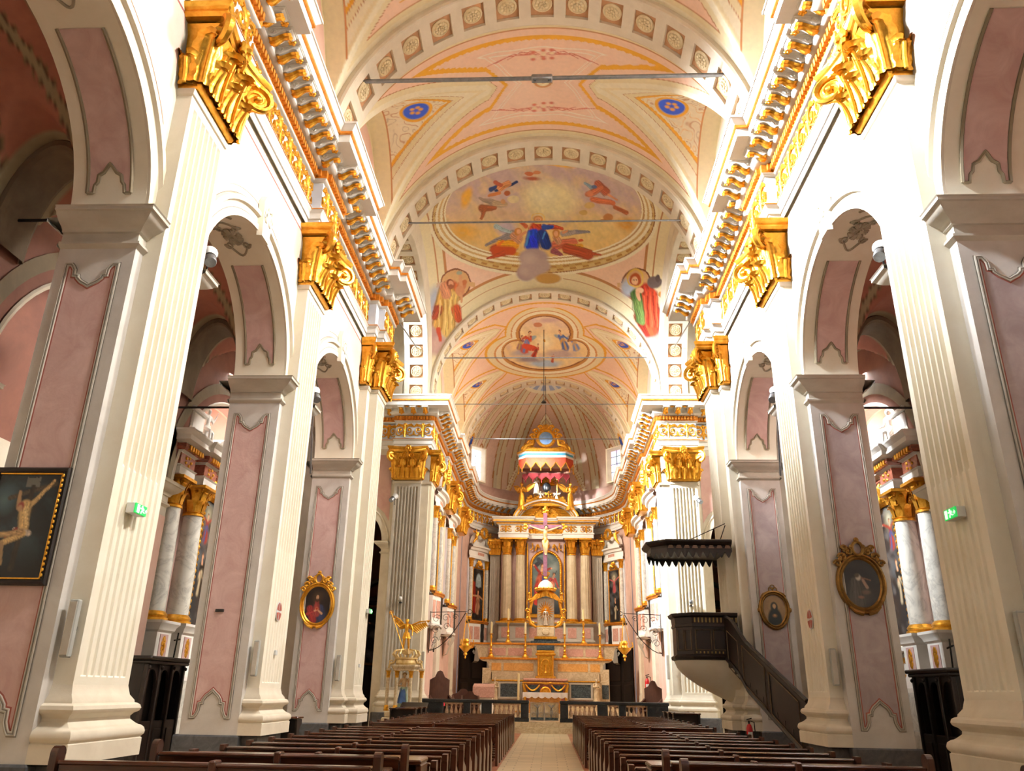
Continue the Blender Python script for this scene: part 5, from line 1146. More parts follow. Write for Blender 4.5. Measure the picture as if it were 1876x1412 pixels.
def altarpic(p):
    p.warp(.03,2.);p.fold=.12
    p.C[:]=lin('#5d6c6b');p.noise(2,'#8b9790',.5);p.put((p.V-2.2)/2,'#2b2c30');p.noise(3,'#3f4546',.4,.2);p.ell(.55,1.1,.5,.4,'#8f9994',soft=.9)
    p.cap(-.7,.9,-.35,.6,.2,.12,'#2b2f3a');p.cap(-.55,.5,-.1,.9,.18,.1,'#343a44');p.person(-.42,2.9,2.2,'#8f2a22','#b4583c',lean=.1,arms=((-.2,.9),(.35,.8)));p.cap(-.1,1.5,-.1,2.6,.18,.22,'#234a8c');p.cap(-.6,2.4,-.7,3.6,.22,.2,'#b5352c');p.cap(-.45,2.9,-.4,3.7,.16,.1,'#a02a22')
    p.person(.35,3.0,1.6,'#a83a3a','#c98a6a',lean=.2,arms=((-.3,.4),(.35,.3)));p.cap(.3,2.2,.8,1.3,.02,.02,'#1e2022');p.cap(.2,2.5,.5,3.2,.14,.1,'#c98f70');p.ell(.7,3.3,.5,.6,'#4e5252',soft=.9)
picture('canvas',2.0,4.35,altarpic,pt,(0,0,0),(0,0,0),60,110,arch=True)
# throne group standing on the pediment
g=local(thing('throne_group','gilded angels around a dark heart medallion above the arched altar pediment','sculpture',(0,58.3,14.9)))
b=MB();b.bbox(-1.5,1.5,-.4,.4,-.4,.15,.05)
for k in range(15):
    a=PI*(k+.5)/15;b.tube([(0,.2,1.3),(1.25*math.cos(a),.2,1.3+1.25*math.sin(a))],[.1,.015],4)
for k in range(16): b.ball((-1.3+.17*k,-.2,.25+.12*math.sin(k*2.1)),.17,6,5)
b.build('gilt_glory',GOLD,g,.7)
b=MB();b.ball((.05,-.35,1.05),(.33,.14,.38),12,8);b.build('heart_medallion',MBLACK,g)
b=MB();b.ball((.07,-.5,.95),(.12,.06,.14),8,6);b.build('silver_boss',STEEL,g)
b=MB();
for x in (-.85,.85): b.tube([(x,-.1,0),(x,-.1,2.3)],.05,8)
b.build('gilt_post',GOLD,g)
for q in (-1,1): figure('angel',GOLD,g,(q*1.8,-.35,-.75),2.15,q*.5,dict(hl=(-.05,-.2,.66),hr=(.1,-.2,.72)),robe=(.02,.6,.17,.09),wings=((-.42,.14,.95),(.42,.14,.95)),vox=.016)
figure('angel',IVORY,g,(-.7,-.35,.5),1.35,.3,dict(hl=(-.05,-.2,.7)),robe=(.02,.6,.19,.1),vox=.02)
for q in (-1,0,1): putto(g,(q*.6+.2,-.5,-.15),.85,q or 1,IVORY if q else GOLD)
# hanging canopy
c=local(thing('canopy','gilded hanging canopy with red lambrequin valance and crowned crest over the altar','canopy',(0,57.2,16.55)))
def octo(w,d,z): return [(-w,.0,z),(-w,-d*.45,z),(-w*.72,-d,z),(w*.72,-d,z),(w,-d*.45,z),(w,.0,z)]
b=MB();b.loft([octo(2.0,1.3,z) if k==0 else octo(2.0+k,1.3+k,z) for k,z in ((0,1.1),(.06,1.16),(.06,1.24),(.0,1.28),(.0,1.5),(.1,1.56),(.14,1.66),(-.3,1.7))],False);b.add(octo(1.98,1.28,1.15),[(0,1,2,3,4,5)]);b.build('tester',WHITE,c,.4)
b=MB();b.loft([octo(2.01,1.31,z) for z in (1.3,1.46)],False);b.build('blue_band',mat('sky_blue_paint','#4aa8c8','#3a94b8',3,.5),c,.3)
b=MB();b.loft([octo(2.02+k,1.32+k,z) for k,z in ((.08,1.55),(.15,1.66))],False);b.build('gilt_rim',GOLD,c,.3)
RED=mat('red_damask','#c4502c','#a83a22',5,.7);DRED=mat('dark_red_velvet','#7d1a1c','#641416',5,.8)
def valance(w,d,z1,z0,n,m,name,parent,yo=0):
    P=octo(w,d,0);b=MB();f=MB()
    for a,e in zip(P,P[1:]):
        A,B=Vector(a),Vector(e);L=(B-A).length;k=max(1,round(L/n));out=Vector(((B-A).y,-(B-A).x,0)).normalized()
        for i in range(k):
            U=np.linspace(0,1,9);top=[A.lerp(B,(i+u)/k)+Vector((0,yo,z1)) for u in U];bot=[A.lerp(B,(i+u)/k)+Vector((0,yo,z1-(z1-z0)*(.45+.55*math.sin(PI*u)**1.2))) for u in U];bot[4]=bot[4]+Vector((0,0,-.06))
            b.strip(top,bot,[p-out*.03 for p in top],[p-out*.03 for p in bot]);f.tube([p for p in bot],.035,5);f.ball(bot[4]-Vector((0,0,.08)),(.05,.05,.12),6,5)
    o=b.build(name,m,parent,.5);f.build('gilt_fringe',GOLD if m is RED else DRED,o,.6)
valance(2.02,1.32,1.12,.35,.8,RED,'valance',c);valance(1.75,.6,.2,-.25,.6,DRED,'inner_valance',c,.3)
b=MB();b.loft([[(1.9*math.cos(t),-.65+.6*math.sin(t),z) for z in (.2,.5)] for t in np.linspace(0,PI,14)],False);b.add([(x,y,.4) for x,y in ((-1.9,0),(-1.8,-.9),(1.8,-.9),(1.9,0))],[(0,1,2,3)]);b.build('lining',BROWNP,c,.6)
b=MB();
for q in (-1,1):
    b.tube([(q*1.7,-.6,1.7),(q*1.45,-.7,2.2),(q*1.0,-.7,2.3),(q*.9,-.7,2.9)],[.22,.2,.16,.12],7)
    for k,(x,z,rr) in enumerate(((1.5,1.9,.3),(1.15,2.35,.26),(.95,2.9,.25),(.75,3.3,.22),(.4,3.6,.2))): b.tube([(q*(x+rr*math.cos(t)*(1-t/10)),-.75,z+rr*math.sin(t)*(1-t/10)) for t in np.linspace(0,8,18)],.075,6)
    for k in range(5): b.ball((q*(.3+.22*k),-.8,1.85+.03*k),.16,7,5)
b.bbox(-1.5,1.5,-1.,-.2,1.62,1.95,.06);b.tube([(.62*math.cos(t),-.8,2.75+.62*math.sin(t)) for t in np.linspace(0,2*PI,22)],.13,7)
shell(b,(0,-.75,3.45),.42);b.build('gilt_crest',GOLD,c,.7)
b=MB();b.lathe([(0,0),(.58,0),(.56,.04),(0,.05)],n=24);b.v=[(x,-.78-z,2.75+y) for x,y,z in b.v];b.build('blue_roundel',mat('blue_painted_roundel','#6d9ad6','#9bbde6',3,.5),c)
b=MB()
for z in np.arange(17.2,26.5,.1): pass
b.tube([(0,57.0,20.2),(0,50.5,21.9)],.018,5);tag(b.build('hanging_wire',IRON),'thin dark wire rising from the altar canopy to the vault','wire')
b=MB();b.tube([(-.08,43.,17.3),(-.08,43.,21.9)],.022,6);b.lathe([(.02,0),(.16,.05),(.1,.14),(.03,.2)],(-.08,43,17.2),10);o=b.build('pendant_lamp_hook',IRON);tag(o,'dark hanging rod with small hook below the cloverleaf ceiling painting','hanging hook')
# ---------------------------------------------------------------- high altar
a=thing('high_altar','wide marble high altar with stepped shelves, dark green panels and gilt edges','altar',(0,52.5,.98))
def shelf(w,y0,y1,z0,z1,scroll=.5):
    P=[(-w-scroll,z1),(w+scroll,z1),(w+scroll,z1-.12),(w+scroll*.75,z1-.2),(w+scroll*.35,z1-.22),(w+.1,z1-.38),(w,z0),(-w,z0),(-w-.1,z1-.38),(-w-scroll*.35,z1-.22),(-w-scroll*.75,z1-.2),(-w-scroll,z1-.12)]
    b=MB();b.prism(P,lambda x,z:(x,y0,z),lambda x,z:(x,y1,z));return b
shelf(4.2,52.3,53.6,3.55,4.5,.55).build('upper_shelf',MCREAM,a,.3);shelf(3.45,51.9,52.6,2.75,3.6,.62).build('lower_shelf',MCREAM,a,.3)
b=MB()
for w,y,z,sc in ((4.2,52.28,4.5,.55),(3.45,51.88,3.6,.62)): b.bbox(-w-sc-.02,w+sc+.02,y-.06,y+.1,z-.1,z+.02,.02)
for q in (-1,1): b.tube([(q*(4.68+.12*math.cos(t)),52.3,4.3+.12*math.sin(t)) for t in np.linspace(0,6,12)],.05,6)
b.build('gilt_edge',GOLDD,a,.4)
b=MB()
for s in (-1,1):
    for x0,x1 in ((.85,2.35),(2.5,3.6)): b.box(min(s*x0,s*x1),max(s*x0,s*x1),52.28,52.3,3.75,4.2)
each(b,'pink_panel',MPINK,a)
b=MB()
for s in (-1,1):
    for x0,x1 in ((.75,2.6),(2.75,3.35)): b.box(min(s*x0,s*x1),max(s*x0,s*x1),51.88,51.9,2.85,3.3)
each(b,'yellow_panel',MYEL,a)
b=MB();b.box(-3.3,3.3,51.7,52.6,2.28,2.78);b.box(-3.35,3.35,51.5,52.6,.98,2.28);b.box(-3.9,-3.35,51.8,52.6,.98,3.0);b.box(3.35,3.9,51.8,52.6,.98,3.0);b.build('altar_body',MCREAM,a,0)
b=MB()
for s in (-1,1):
    b.box(min(s*1.55,s*2.75),max(s*1.55,s*2.75),51.46,51.5,1.35,2.1);b.box(min(s*3.45,s*3.85),max(s*3.45,s*3.85),51.77,51.8,1.3,2.1);b.box(min(s*.35,s*1.05),max(s*.35,s*1.05),51.08,51.1,1.5,2.05)
each(b,'green_panel',MDARK,a)
b=MB()
for s in (-1,1):
    for (x0,x1,z0,z1) in ((1.42,2.88,1.22,1.35),(1.42,2.88,2.1,2.2),(1.42,1.55,1.35,2.1),(2.75,2.88,1.35,2.1)): b.bbox(min(s*x0,s*x1),max(s*x0,s*x1),51.42,51.5,z0,z1,.015)
each(b,'panel_surround',GREYP,a)
b=MB();b.bbox(-1.35,1.35,51.05,52.,2.28,2.42,.03);b.build('mensa',MPINK,a,.3)
b=MB();b.bbox(-1.15,1.15,51.1,51.6,.98,2.28,.02);b.build('front_table',MBROWN,a,.3)
b=MB();b.lathe([(.34,0),(.34,.05),(.27,.09),(.22,.05),(.14,.05),(.1,.12),(0,.13)],n=24);b.v=[(x,51.09-z,1.62+y) for x,y,z in b.v]
for s in (-1,1):
    b.tube([(s*(.35+.85*t),51.05,2.05-.32*math.sin(PI*t)) for t in np.linspace(0,1,10)],.05,6);b.tube([(s*1.25,51.05,1.05),(s*1.22,51.05,1.6),(s*1.35,51.05,2.1)],[.06,.1,.07],7)
    b.tube([(s*(.12*k),51.05,2.12+.02*k) for k in range(4)],.05,5)
b.bbox(-1.4,1.4,51.0,51.1,2.12,2.2,.02);b.bbox(-3.3,-1.35,51.4,51.7,2.24,2.32,.02);b.bbox(1.35,3.3,51.4,51.7,2.24,2.32,.02);b.build('gilt_ornament',GOLD,a,.6)
b=MB()
for s in (-1,1): b.bbox(min(s*1.45,s*2.8),max(s*1.45,s*2.8),51.3,51.55,1.0,1.18,.03)
each(b,'plinth',MBROWN,a)
def caryatid(s):
    o=figure('carved_figure',MCREAM,a,(s*3.08,-1.15,.0),1.45,s*.2,dict(hl=(.05,-.12,.72),el=(-.15,-.05,.68),hr=(-.02,-.14,.64)),robe=(.0,.6,.16,.09),vox=.018)
for s in (-1,1): caryatid(s)
t=thing('tabernacle','small golden tabernacle in the middle of the high altar','tabernacle',(0,51.6,2.78))
b=MB();b.bbox(-.62,.62,51.35,52.,2.42,2.55,.03);b.bbox(-.5,.5,51.45,52.,2.55,3.75,.03);b.bbox(-.62,.62,51.35,52.,3.75,3.9,.04);b.bbox(-.55,.55,51.4,52,3.9,4.05,.05);b.build('case',GOLD,t,.4)
for s in (-1,1):
    b=MB();b.lathe([(.07,0),(.05,.06),(.05,.95),(.08,1.05),(.08,1.15)],(s*.44,51.4,2.58),10);b.build('colonnette',GOLD,t)
b=MB();arch_frame(b,.22,2.65,3.5,51.46,.06,.03);b.build('door_frame',GOLD,t,.5)
b=MB();b.tube([(0,51.4,2.75),(0,51.4,2.9),(0,51.4,3.05),(0,51.4,3.2)],[.12,.03,.06,.11],8);b.tube([(.06*math.cos(k),51.42,3.45+.06*math.sin(k)) for k in np.linspace(0,6.3,9)],.03,5);b.build('chalice_relief',GOLD,t)
b=MB();b.bbox(-.55,.55,51.5,52.1,4.05,4.35,.04);b.build('dark_plinth',MDARK,t,.3)
# exposition throne over the tabernacle
e=local(thing('exposition_throne','small gilt and silver shrine with draped canopy and crown above the tabernacle','shrine',(0,52.9,4.52)))
b=MB();b.bbox(-.95,.95,-.4,.4,0,.16,.03);b.bbox(-.75,.75,-.35,.35,.16,.26,.03);b.build('stepped_base',MDARK,e,.3)
b=MB();b.bbox(-.72,.72,-.38,.3,.26,.42,.02);b.build('gilt_step',GOLD,e,.3)
b=MB();b.bbox(-.55,.55,-.3,.3,.42,1.0,.03);b.lathe([(.0,-.02),(.25,0),(.2,.05),(0,.06)],(0,0,0),14,sy=.8);n=14*4;b.v[-n:]=[(x,-.31-z,.7+y) for x,y,z in b.v[-n:]];b.build('pedestal',MCREAM,e,.4)
SILV=mat('silver_relief','#d8cfc0','#b4a896',8,.3,.7,bmp=.3)
b=MB();b.bbox(-.55,.55,0,.12,1.05,2.85,.03);b.build('silver_back',SILV,e,.4)
b=MB()
for k in range(20): an=k*PI/10;b.tube([(0,-.04,2.0),(.52*math.cos(an),-.03,2.0+.62*math.sin(an))],[.06,.012],4)
b.build('gilt_rays',GOLD,e)
figure('silver_figure',SILV,e,(0,-.12,1.1),1.05,0,robe=(.02,.6,.17,.09),vox=.02)
b=MB()
for s in (-1,1):
    b.tube([(s*.6,0,1.0),(s*.95,-.05,1.2),(s*1.1,0,1.7),(s*.95,0,2.3),(s*.8,0,2.9)],[.07,.13,.09,.1,.05],8)
    for k,(x,z) in enumerate(((1.1,1.5),(1.15,2.0),(1.0,2.6),(.85,1.2))): b.tube([(s*(x+.16*math.cos(q)*(1-q/9)),-.06,z+.16*math.sin(q)*(1-q/9)) for q in np.linspace(0,7,14)],.045,6)
    b.ball((s*1.05,0,3.1),.12,8,6);b.tube([(s*1.05,0,2.75),(s*1.05,0,3.05)],[.1,.06],7)
b.bbox(-.62,.62,-.1,.15,1.0,1.1,.02);b.build('gilt_scrolls',GOLD,e,.7)
b=MB();R=[]
for t in np.linspace(0,1,7): R.append([(x*(.35+.75*t**.8)*1.0,-.1-.32*math.cos(x*PI/2)*(1-.2*t)-.025*math.sin(x*26)*t,3.25-.75*t**1.3*(.45+.55*abs(x)**1.2)) for x in np.linspace(-1,1,49)])
b.loft(R,False);b.build('gilt_drape',GOLD,e,.8)
b=MB();b.lathe([(.52,0),(.51,.1),(.46,.28),(.34,.45),(.16,.56),(.06,.6)],(0,-.05,3.38),20);b.build('white_dome',IVORY,e)
b=MB();b.lathe([(.66,0),(.68,.05),(.66,.16),(.62,.18)],(0,-.05,3.24),20)
for k in range(14): an=k*PI/7;b.ball((.66*math.cos(an),-.05+.66*math.sin(an),3.4),.07,5,4)
b.lathe([(.1,0),(.16,.06),(.14,.1),(.24,.26),(.22,.28)],(0,-.05,4.04),12)
for k in range(6): an=k*PI/3;b.tube([(.2*math.cos(an),-.05+.2*math.sin(an),4.28),(.26*math.cos(an),-.05+.26*math.sin(an),4.42),(.08*math.cos(an),-.05+.08*math.sin(an),4.5)],.04,5)
b.build('gilt_crown',GOLD,e,.6)
# crucifix hanging in front of the altarpiece
PURP=mat('purple_cross','#8c5f78','#6f4960',5,.6)
x=local(thing('crucifix','large purple wooden cross with a carved crucified figure and gilt ends','crucifix',(-.02,51.9,8.6)))
b=MB();b.bbox(-.13,.13,-.07,.07,.0,4.1,.02);b.bbox(-1.15,1.15,-.06,.06,3.05,3.33,.02);b.build('cross',PURP,x,.3)
b=MB()
for p in ((-1.25,0,3.19),(1.25,0,3.19),(0,0,4.25)):
    for k in range(3): an=k*2.1;b.ball((p[0]+.12*math.cos(an),0,p[2]+.12*math.sin(an)),(.12,.07,.12),7,5)
b.build('gilt_finial',GOLD,x)
SKIN=mat('painted_flesh','#d7b98f','#c2a075',6,.45)
figure('corpus',SKIN,x,(0,-.14,1.25),2.0,0,dict(head=(.03,-.05,.92),neck=(0,0,.86),sl=(-.13,0,.84),sr=(.13,0,.84),el=(-.3,.0,.9),er=(.3,0,.9),hl=(-.47,.03,.97),hr=(.47,.03,.97),kl=(-.03,-.06,.3),kr=(.05,-.06,.3),fl=(.0,-.01,.06),fr=(.03,-.02,.05)),robe=(.43,.58,.1,.085),robem=GOLD,hair=mat('dark_hair','#3a2416','#2a190f',6,.6))
# candlesticks
def candlestick(x,y,z,lab,h=1.35,first=[]):
    k=local(thing('candlestick',lab,'candlestick',(x,y,z),0,'tall brass candlesticks on the high altar'))
    b=MB();b.lathe([(.2,0),(.21,.05),(.15,.12),(.1,.2),(.13,.26),(.06,.32)],n=12);
    for q in range(3): b.ball((.17*math.cos(q*2.1),.17*math.sin(q*2.1),.05),.06,6,4)
    b.build('foot',GOLD,k)
    b=MB();b.lathe([(.06,.32),(.1,.42),(.05,.5),(.07,.62),(.1,.7),(.045,.8),(.05,1.1),(.09,1.2),(.04,h)],n=12);b.build('stem',GOLD,k)
    b=MB();b.lathe([(.04,h),(.13,h+.05),(.13,h+.07),(.03,h+.06)],n=12);b.build('drip_pan',GOLD,k)
    b=MB();b.lathe([(.065,h+.06),(.065,h+.75),(.02,h+.77)],n=10);b.tube([(0,0,h+.77),(0,0,h+.83)],.012,4);b.build('candle',mat('wax','#ecdfb0','#e2d29c',3,.5) if 'wax' not in MATS else MATS['wax'],k)
for x,y,z,l in ((-3.42,52.05,3.625,'leftmost candlestick on the lower altar shelf'),(-1.27,52.05,3.625,'candlestick just left of the tabernacle on the lower altar shelf'),(1.2,52.05,3.625,'candlestick just right of the tabernacle on the lower altar shelf'),(3.4,52.05,3.625,'rightmost candlestick on the lower altar shelf'),(-2.4,52.9,4.525,'left candlestick standing higher on the upper altar shelf'),(2.42,52.9,4.525,'right candlestick standing higher on the upper altar shelf')): candlestick(x,y,z,'brass '+l+' with a cream candle')
# freestanding altar table, ambo, paschal candle, rail
t=thing('altar_table','small altar table with white scalloped cloth standing before the high altar','table',(0,45,.62))
b=MB();b.bbox(-1.05,1.05,44.6,45.5,.62,.72,.02);b.bbox(-.85,.85,44.75,45.4,.72,1.5,.02);b.bbox(-1.12,1.12,44.5,45.6,1.5,1.6,.02);b.build('table_body',MYEL,t,.3)
c=thing('altar_cloth','white lace edged cloth hanging over the front of the altar table','tablecloth',(0,45,1.6))
b=MB();b.bbox(-1.18,1.18,44.44,45.66,1.6,1.63,.01);X=np.linspace(-1.18,1.18,81);b.loft([[(x,44.43-.012*math.sin(x*20)*k,1.62-(.2+.08*abs(math.sin(x*9)))*k) for x in X] for k in (0,.5,1)],False)
for s in (-1,1): Yv=np.linspace(44.43,45.66,30);b.loft([[(s*(1.19+.012*math.sin(y*20)*k),y,1.62-.5*k) for y in Yv] for k in (0,.5,1)],False)
b.build('cloth',mat('white_linen','#efeae8','#e2dcdc',4,.8),c,.8)
t=thing('ambo','low pink marble lectern block left behind the altar rail','lectern',(-3.1,42.5,.62));b=MB();b.bbox(-3.55,-2.6,42.2,42.8,.62,1.35,.02);b.build('white_base',WHITE,t,.3);b=MB();b.prism([(42.1,1.35),(42.9,1.35),(42.9,2.0),(42.1,1.85)],lambda y,z:(-3.6,y,z),lambda y,z:(-2.55,y,z));b.build('pink_top',MPINK,t,.3)
t=local(thing('paschal_candle','tall ornate cream candle left of the altar table','candle',(-1.45,45.9,.62)));b=MB();b.lathe([(.16,0),(.16,.05),(.05,.1),(.04,.5),(.1,.55),(.1,.6)],n=12);b.build('stand',GOLD,t);b=MB();b.lathe([(.06,.6),(.06,1.95),(.02,1.97)],n=12);b.build('candle',MATS['wax'],t)
# ---------------------------------------------------------------- communion rail
RY=36.95
def baluster(b,x,z0,z1):
    h=z1-z0;b.lathe([(.07,0),(.07,.04),(.045,.07),(.05,.12*h),(.085,.3*h),(.08,.4*h),(.04,.62*h),(.035,.75*h),(.06,.8*h),(.045,.86*h),(.07,.93*h),(.07,h)],(x,RY,z0),10)
BM=marble('baluster_marble','#c9ad92','#9a6653',5.)
for s,n in ((-1,'left'),(1,'right')):
    r=thing('communion_rail','black marble communion rail with pale balusters, %s of the central gate'%n,'railing',(s*3,RY,.44))
    b=MB();X=(.66,5.35)
    b.bbox(min(s*X[0],s*X[1]),max(s*X[0],s*X[1]),RY-.2,RY+.2,1.16,1.3,.03);b.build('top_slab',MBLACK,r,.3)
    b=MB();b.bbox(min(s*X[0],s*X[1]),max(s*X[0],s*X[1]),RY-.17,RY+.17,.44,.6,.02);b.build('plinth',MBLACK,r,.3)
    for x0,x1 in ((.68,1.02),(2.28,2.72),(3.2,3.5),(4.4,5.3)):
        b=MB();b.bbox(min(s*x0,s*x1),max(s*x0,s*x1),RY-.18,RY+.18,.6,1.16,.01);b.build('post',MBLACK,r,.3)
    for xs in ((1.14,1.34,1.54,1.74,1.94,2.14),(2.85,3.05),(3.64,3.84,4.04,4.24)):
        for x in xs:
            b=MB();baluster(b,s*x,.6,1.16);b.build('baluster',BM,r,.7)
        b=MB();b.box(min(s*(xs[0]-.1),s*(xs[-1]+.1)),max(s*(xs[0]-.1),s*(xs[-1]+.1)),RY-.1,RY+.1,1.09,1.16);b.build('arcade',BM,r,0)
g=thing('altar_gate','low double gate of pierced pink and grey ironwork in the communion rail','gate',(0,RY,.44))
for s in (-1,1):
    b=MB();b.tube([(s*.02,RY,.5),(s*.6,RY,.5),(s*.6,RY,1.22),(s*.02,RY,1.22),(s*.02,RY,.5)],.022,6)
    for k in range(4): b.tube([(s*(.3+.25*u*(.3+.22*k)*math.cos(2.2*u)),RY,.62+.5*u) for u in np.linspace(0,1,9)],.014,5);b.tube([(s*(.3-.25*u*(.3+.22*k)*math.cos(2.2*u)),RY,.62+.5*u) for u in np.linspace(0,1,9)],.014,5)
    for q in (.12,.46): b.tube([(s*(q+.09*math.cos(t)*(1-t/9)),RY,.75+.09*math.sin(t)*(1-t/9)) for t in np.linspace(0,7,14)],.013,5)
    lf=b.build('gate_leaf',MATS.get('gate_paint') or mat('gate_paint','#b9b4ac','#a09a90',5,.5,.3),g)
    b=MB();b.box(min(s*.04,s*.58),max(s*.04,s*.58),RY+.02,RY+.03,.62,1.2);b.build('stone_backing',MCREAM,lf,0);b=MB();b.box(min(s*.04,s*.58),max(s*.04,s*.58),RY-.03,RY+.01,.52,.62);b.build('kick_bar',MDARK,lf,0)
# ---------------------------------------------------------------- pews
def pew(w,h,label,loc,tall=False,group=None):
    r=local(thing('pew',label,'pew',loc,0,group));W=w/2
    b=MB();b.bbox(-W+.05,W-.05,-.02,.02,.5,h-.03,.008);b.prism([(-.03,.5),(.02,.5),(.0,h-.03),(-.05,h-.03)],lambda y,z:(-W+.05,y,z),lambda y,z:(W-.05,y,z));b.build('backrest',WOODY,r,.3)
    b=MB();b.bbox(-W+.04,W-.04,-.08,.035,h-.035,h,.012);b.build('top_rail',WOODY,r,.3)
    b=MB();b.bbox(-W+.05,W-.05,.0,.4,.42,.46,.012);b.build('seat',WOODY,r,.3)
    b=MB();b.bbox(-W+.05,W-.05,-.32,-.16,.12,.17,.015);b.build('kneeler',WOODY,r,.3)
    for s in (-1,1):
        P=[(-.06,0),(.42,0),(.42,.1),(.36,.16),(.36,.4),(.42,.46),(.4,.6),(.2,.66),(.06,.72),(.04,h-.06)]
        if tall: P+=[(.05,h+.03)]+[(-.01+.065*math.cos(t),h+.045+.06*math.sin(t)) for t in np.linspace(0,PI,9)]+[(-.075,h+.03),(-.08,.8)]
        else: P+=[(.05,h-.03),(.05,h+.025),(-.1,h+.025),(-.1,h-.04),(-.07,h-.06)]
        x=s*W;b=MB();b.prism(P,lambda y,z:(x-.03,y,z),lambda y,z:(x+.03,y,z));b.build('end_panel',WOOD,r,.3)
    b=MB();b.bbox(-.025,.025,-.08,.36,.0,.45,.01);b.bbox(-.03,.03,-.1,.04,h-.08,h+.02,.01);b.bbox(-.02,.02,-.05,-.02,.5,h,.005);b.build('centre_support',WOOD,r,.3)
    return r
PWL=3.03
proto=None
for s,n in ((-1,'left'),(1,'right')):
    ys=[9.3+.96*i for i in range(10)]+[20.4+.94*i for i in range(11)]
    if s>0: ys=[y+.03 for y in ys]
    for i,y in enumerate(ys):
        back=i<10;k=i if back else i-10
        ordn=['first','second','third','fourth','fifth','sixth','seventh','eighth','ninth','tenth','eleventh'][k]
        lab='dark wooden pew in the %s %s block, %s row from its near end'%('near' if back else 'far',n,ordn)
        if proto is None: proto=pew(PWL,.9,lab,(s*2.56,y,0),False,'pews of the %s block beside the aisle'%n)
        else: dup(proto,(s*2.56,y,0),0,lab,'pews of the %s block beside the aisle'%n)
for loc,w,lab in (((-2.62,7.0,0),2.72,'nearest left dark pew with a tall back and rounded end post'),((-2.5,7.98,0),2.3,'second nearest left pew with a tall back and rounded end post'),((2.72,7.0,0),2.72,'nearest right dark pew with a tall back and rounded end post'),((2.5,8.05,0),2.3,'second nearest right pew with a tall back and rounded end post')):
    pass
p1=pew(2.64,1.05,'nearest left dark pew with a tall back and rounded end post',(-2.51,6.95,0),True)
p2=pew(2.35,1.05,'second nearest left pew with a tall back, its end post rounded',(-2.33,8.02,0),True)
dup(p1,(2.56,6.95,0),0,'nearest right dark pew with a tall back and rounded end post');dup(p2,(2.42,8.05,0),0,'second nearest right pew with a tall back, its end post rounded')
def desk(x0,x1,y0,y1,lab):
    r=thing('kneeling_desk',lab,'prayer desk',((x0+x1)/2,(y0+y1)/2,0))
    b=MB();b.bbox(x0,x1,y0,y1,.94,.985,.012);b.build('desk_top',WOODY,r,.3)
    for x in (x0+.03,x1-.03): b=MB();b.bbox(x-.03,x+.03,y0+.03,y1-.03,0,.94,.01);b.build('side_panel',WOOD,r,.3)
    b=MB();b.bbox(x0+.06,x1-.06,y1-.1,y1-.06,.2,.94,.005);b.build('front_panel',WOODY,r,.3)
desk(-3.4,-1.07,8.47,8.96,'brown topped kneeling desk in front of the second nearest left pew');desk(1.16,3.5,8.5,8.98,'brown topped kneeling desk in front of the second nearest right pew')
desk(-3.6,-1.2,7.39,7.68,'low brown kneeling desk between the two nearest left pews')
# ---------------------------------------------------------------- side chairs, benches and confessionals in the aisles
def confessional(loc,rz,label):
    r=local(thing('confessional',label,'confessional',loc,rz))
    b=MB();b.box(-.85,.85,-.02,.5,0,2.05);b.build('carcass',BLACKW,r,0)
    for q in (-1,1): b=MB();b.box(q*.85-.03,q*.85+.03,-.44,0,0,2.05);b.build('side_panel',BLACKW,r,0)
    b=MB();b.bbox(-.95,.95,-.55,.55,2.05,2.12,.02);b.bbox(-1.0,1.0,-.6,.58,2.12,2.2,.03);b.build('cornice',BLACKW,r,.4)
    for x in (-.85,-.29,.29,.85):
        b=MB();b.bbox(x-.05,x+.05,-.5,-.4,0,2.05,.015);b.ball((x,-.52,1.98),(.05,.03,.04),7,5);b.build('post',PULW,r,.4)
    for c in (-.57,0,.57):
        b=MB();pts=[(c-.23*math.cos(t),1.55+.4*math.sin(t)**.8) for t in np.linspace(0,PI,15)]
        b.strip([(x,-.45,z) for x,z in pts],[(x,-.45,2.05) for x,z in pts],[(x,-.4,z) for x,z in pts],[(x,-.4,2.05) for x,z in pts]);b.build('arched_opening',PULW,r,.4)
        b=MB();b.bbox(c-.24,c+.24,-.47,-.43,.05,.95,.015);b.bbox(c-.16,c+.16,-.49,-.46,.2,.8,.015);b.build('half_door',PULW,r,.3)
    b=MB();b.tube([(.62,-.3,2.2),(.68,-.3,2.75)],.018,6);b.tube([(.53,-.3,2.58),(.8,-.3,2.62)],.018,6);b.build('small_cross',IRON,r)
    return r
confessional((-8.5,17.7,0),PI/2,'dark arched confessional with a small cross, behind the nearest left pier')
confessional((8.48,17.6,0),-PI/2,'dark arched confessional, behind the nearest right pier')
def prie(loc,rz,label,g=None):
    r=local(thing('prayer_desk',label,'prayer desk',loc,rz,g))
    for s in (-1,1):
        b=MB();b.prism([(-.25,0),(.25,0),(.25,.08),(.05,.2),(.05,.75),(.2,.85),(.2,.95),(-.2,1.02),(-.12,.5),(-.2,.1)],lambda y,z:(s*.45-.025,y,z),lambda y,z:(s*.45+.025,y,z));b.build('side_panel',BLACKW,r,.3)
    b=MB();b.bbox(-.5,.5,-.24,.24,.97,1.01,.01);b.build('desk_top',WOODY,r,.3);b=MB();b.bbox(-.43,.43,.0,.03,.15,.97,.005);b.build('front_panel',BLACKW,r,.3)
    return r
prie((-6.05,19.6,0),.0,'dark prayer desk standing beside the second left pier')
prie((7.9,13.4,0),.2,'dark prayer desk behind the nearest right pier in the aisle')
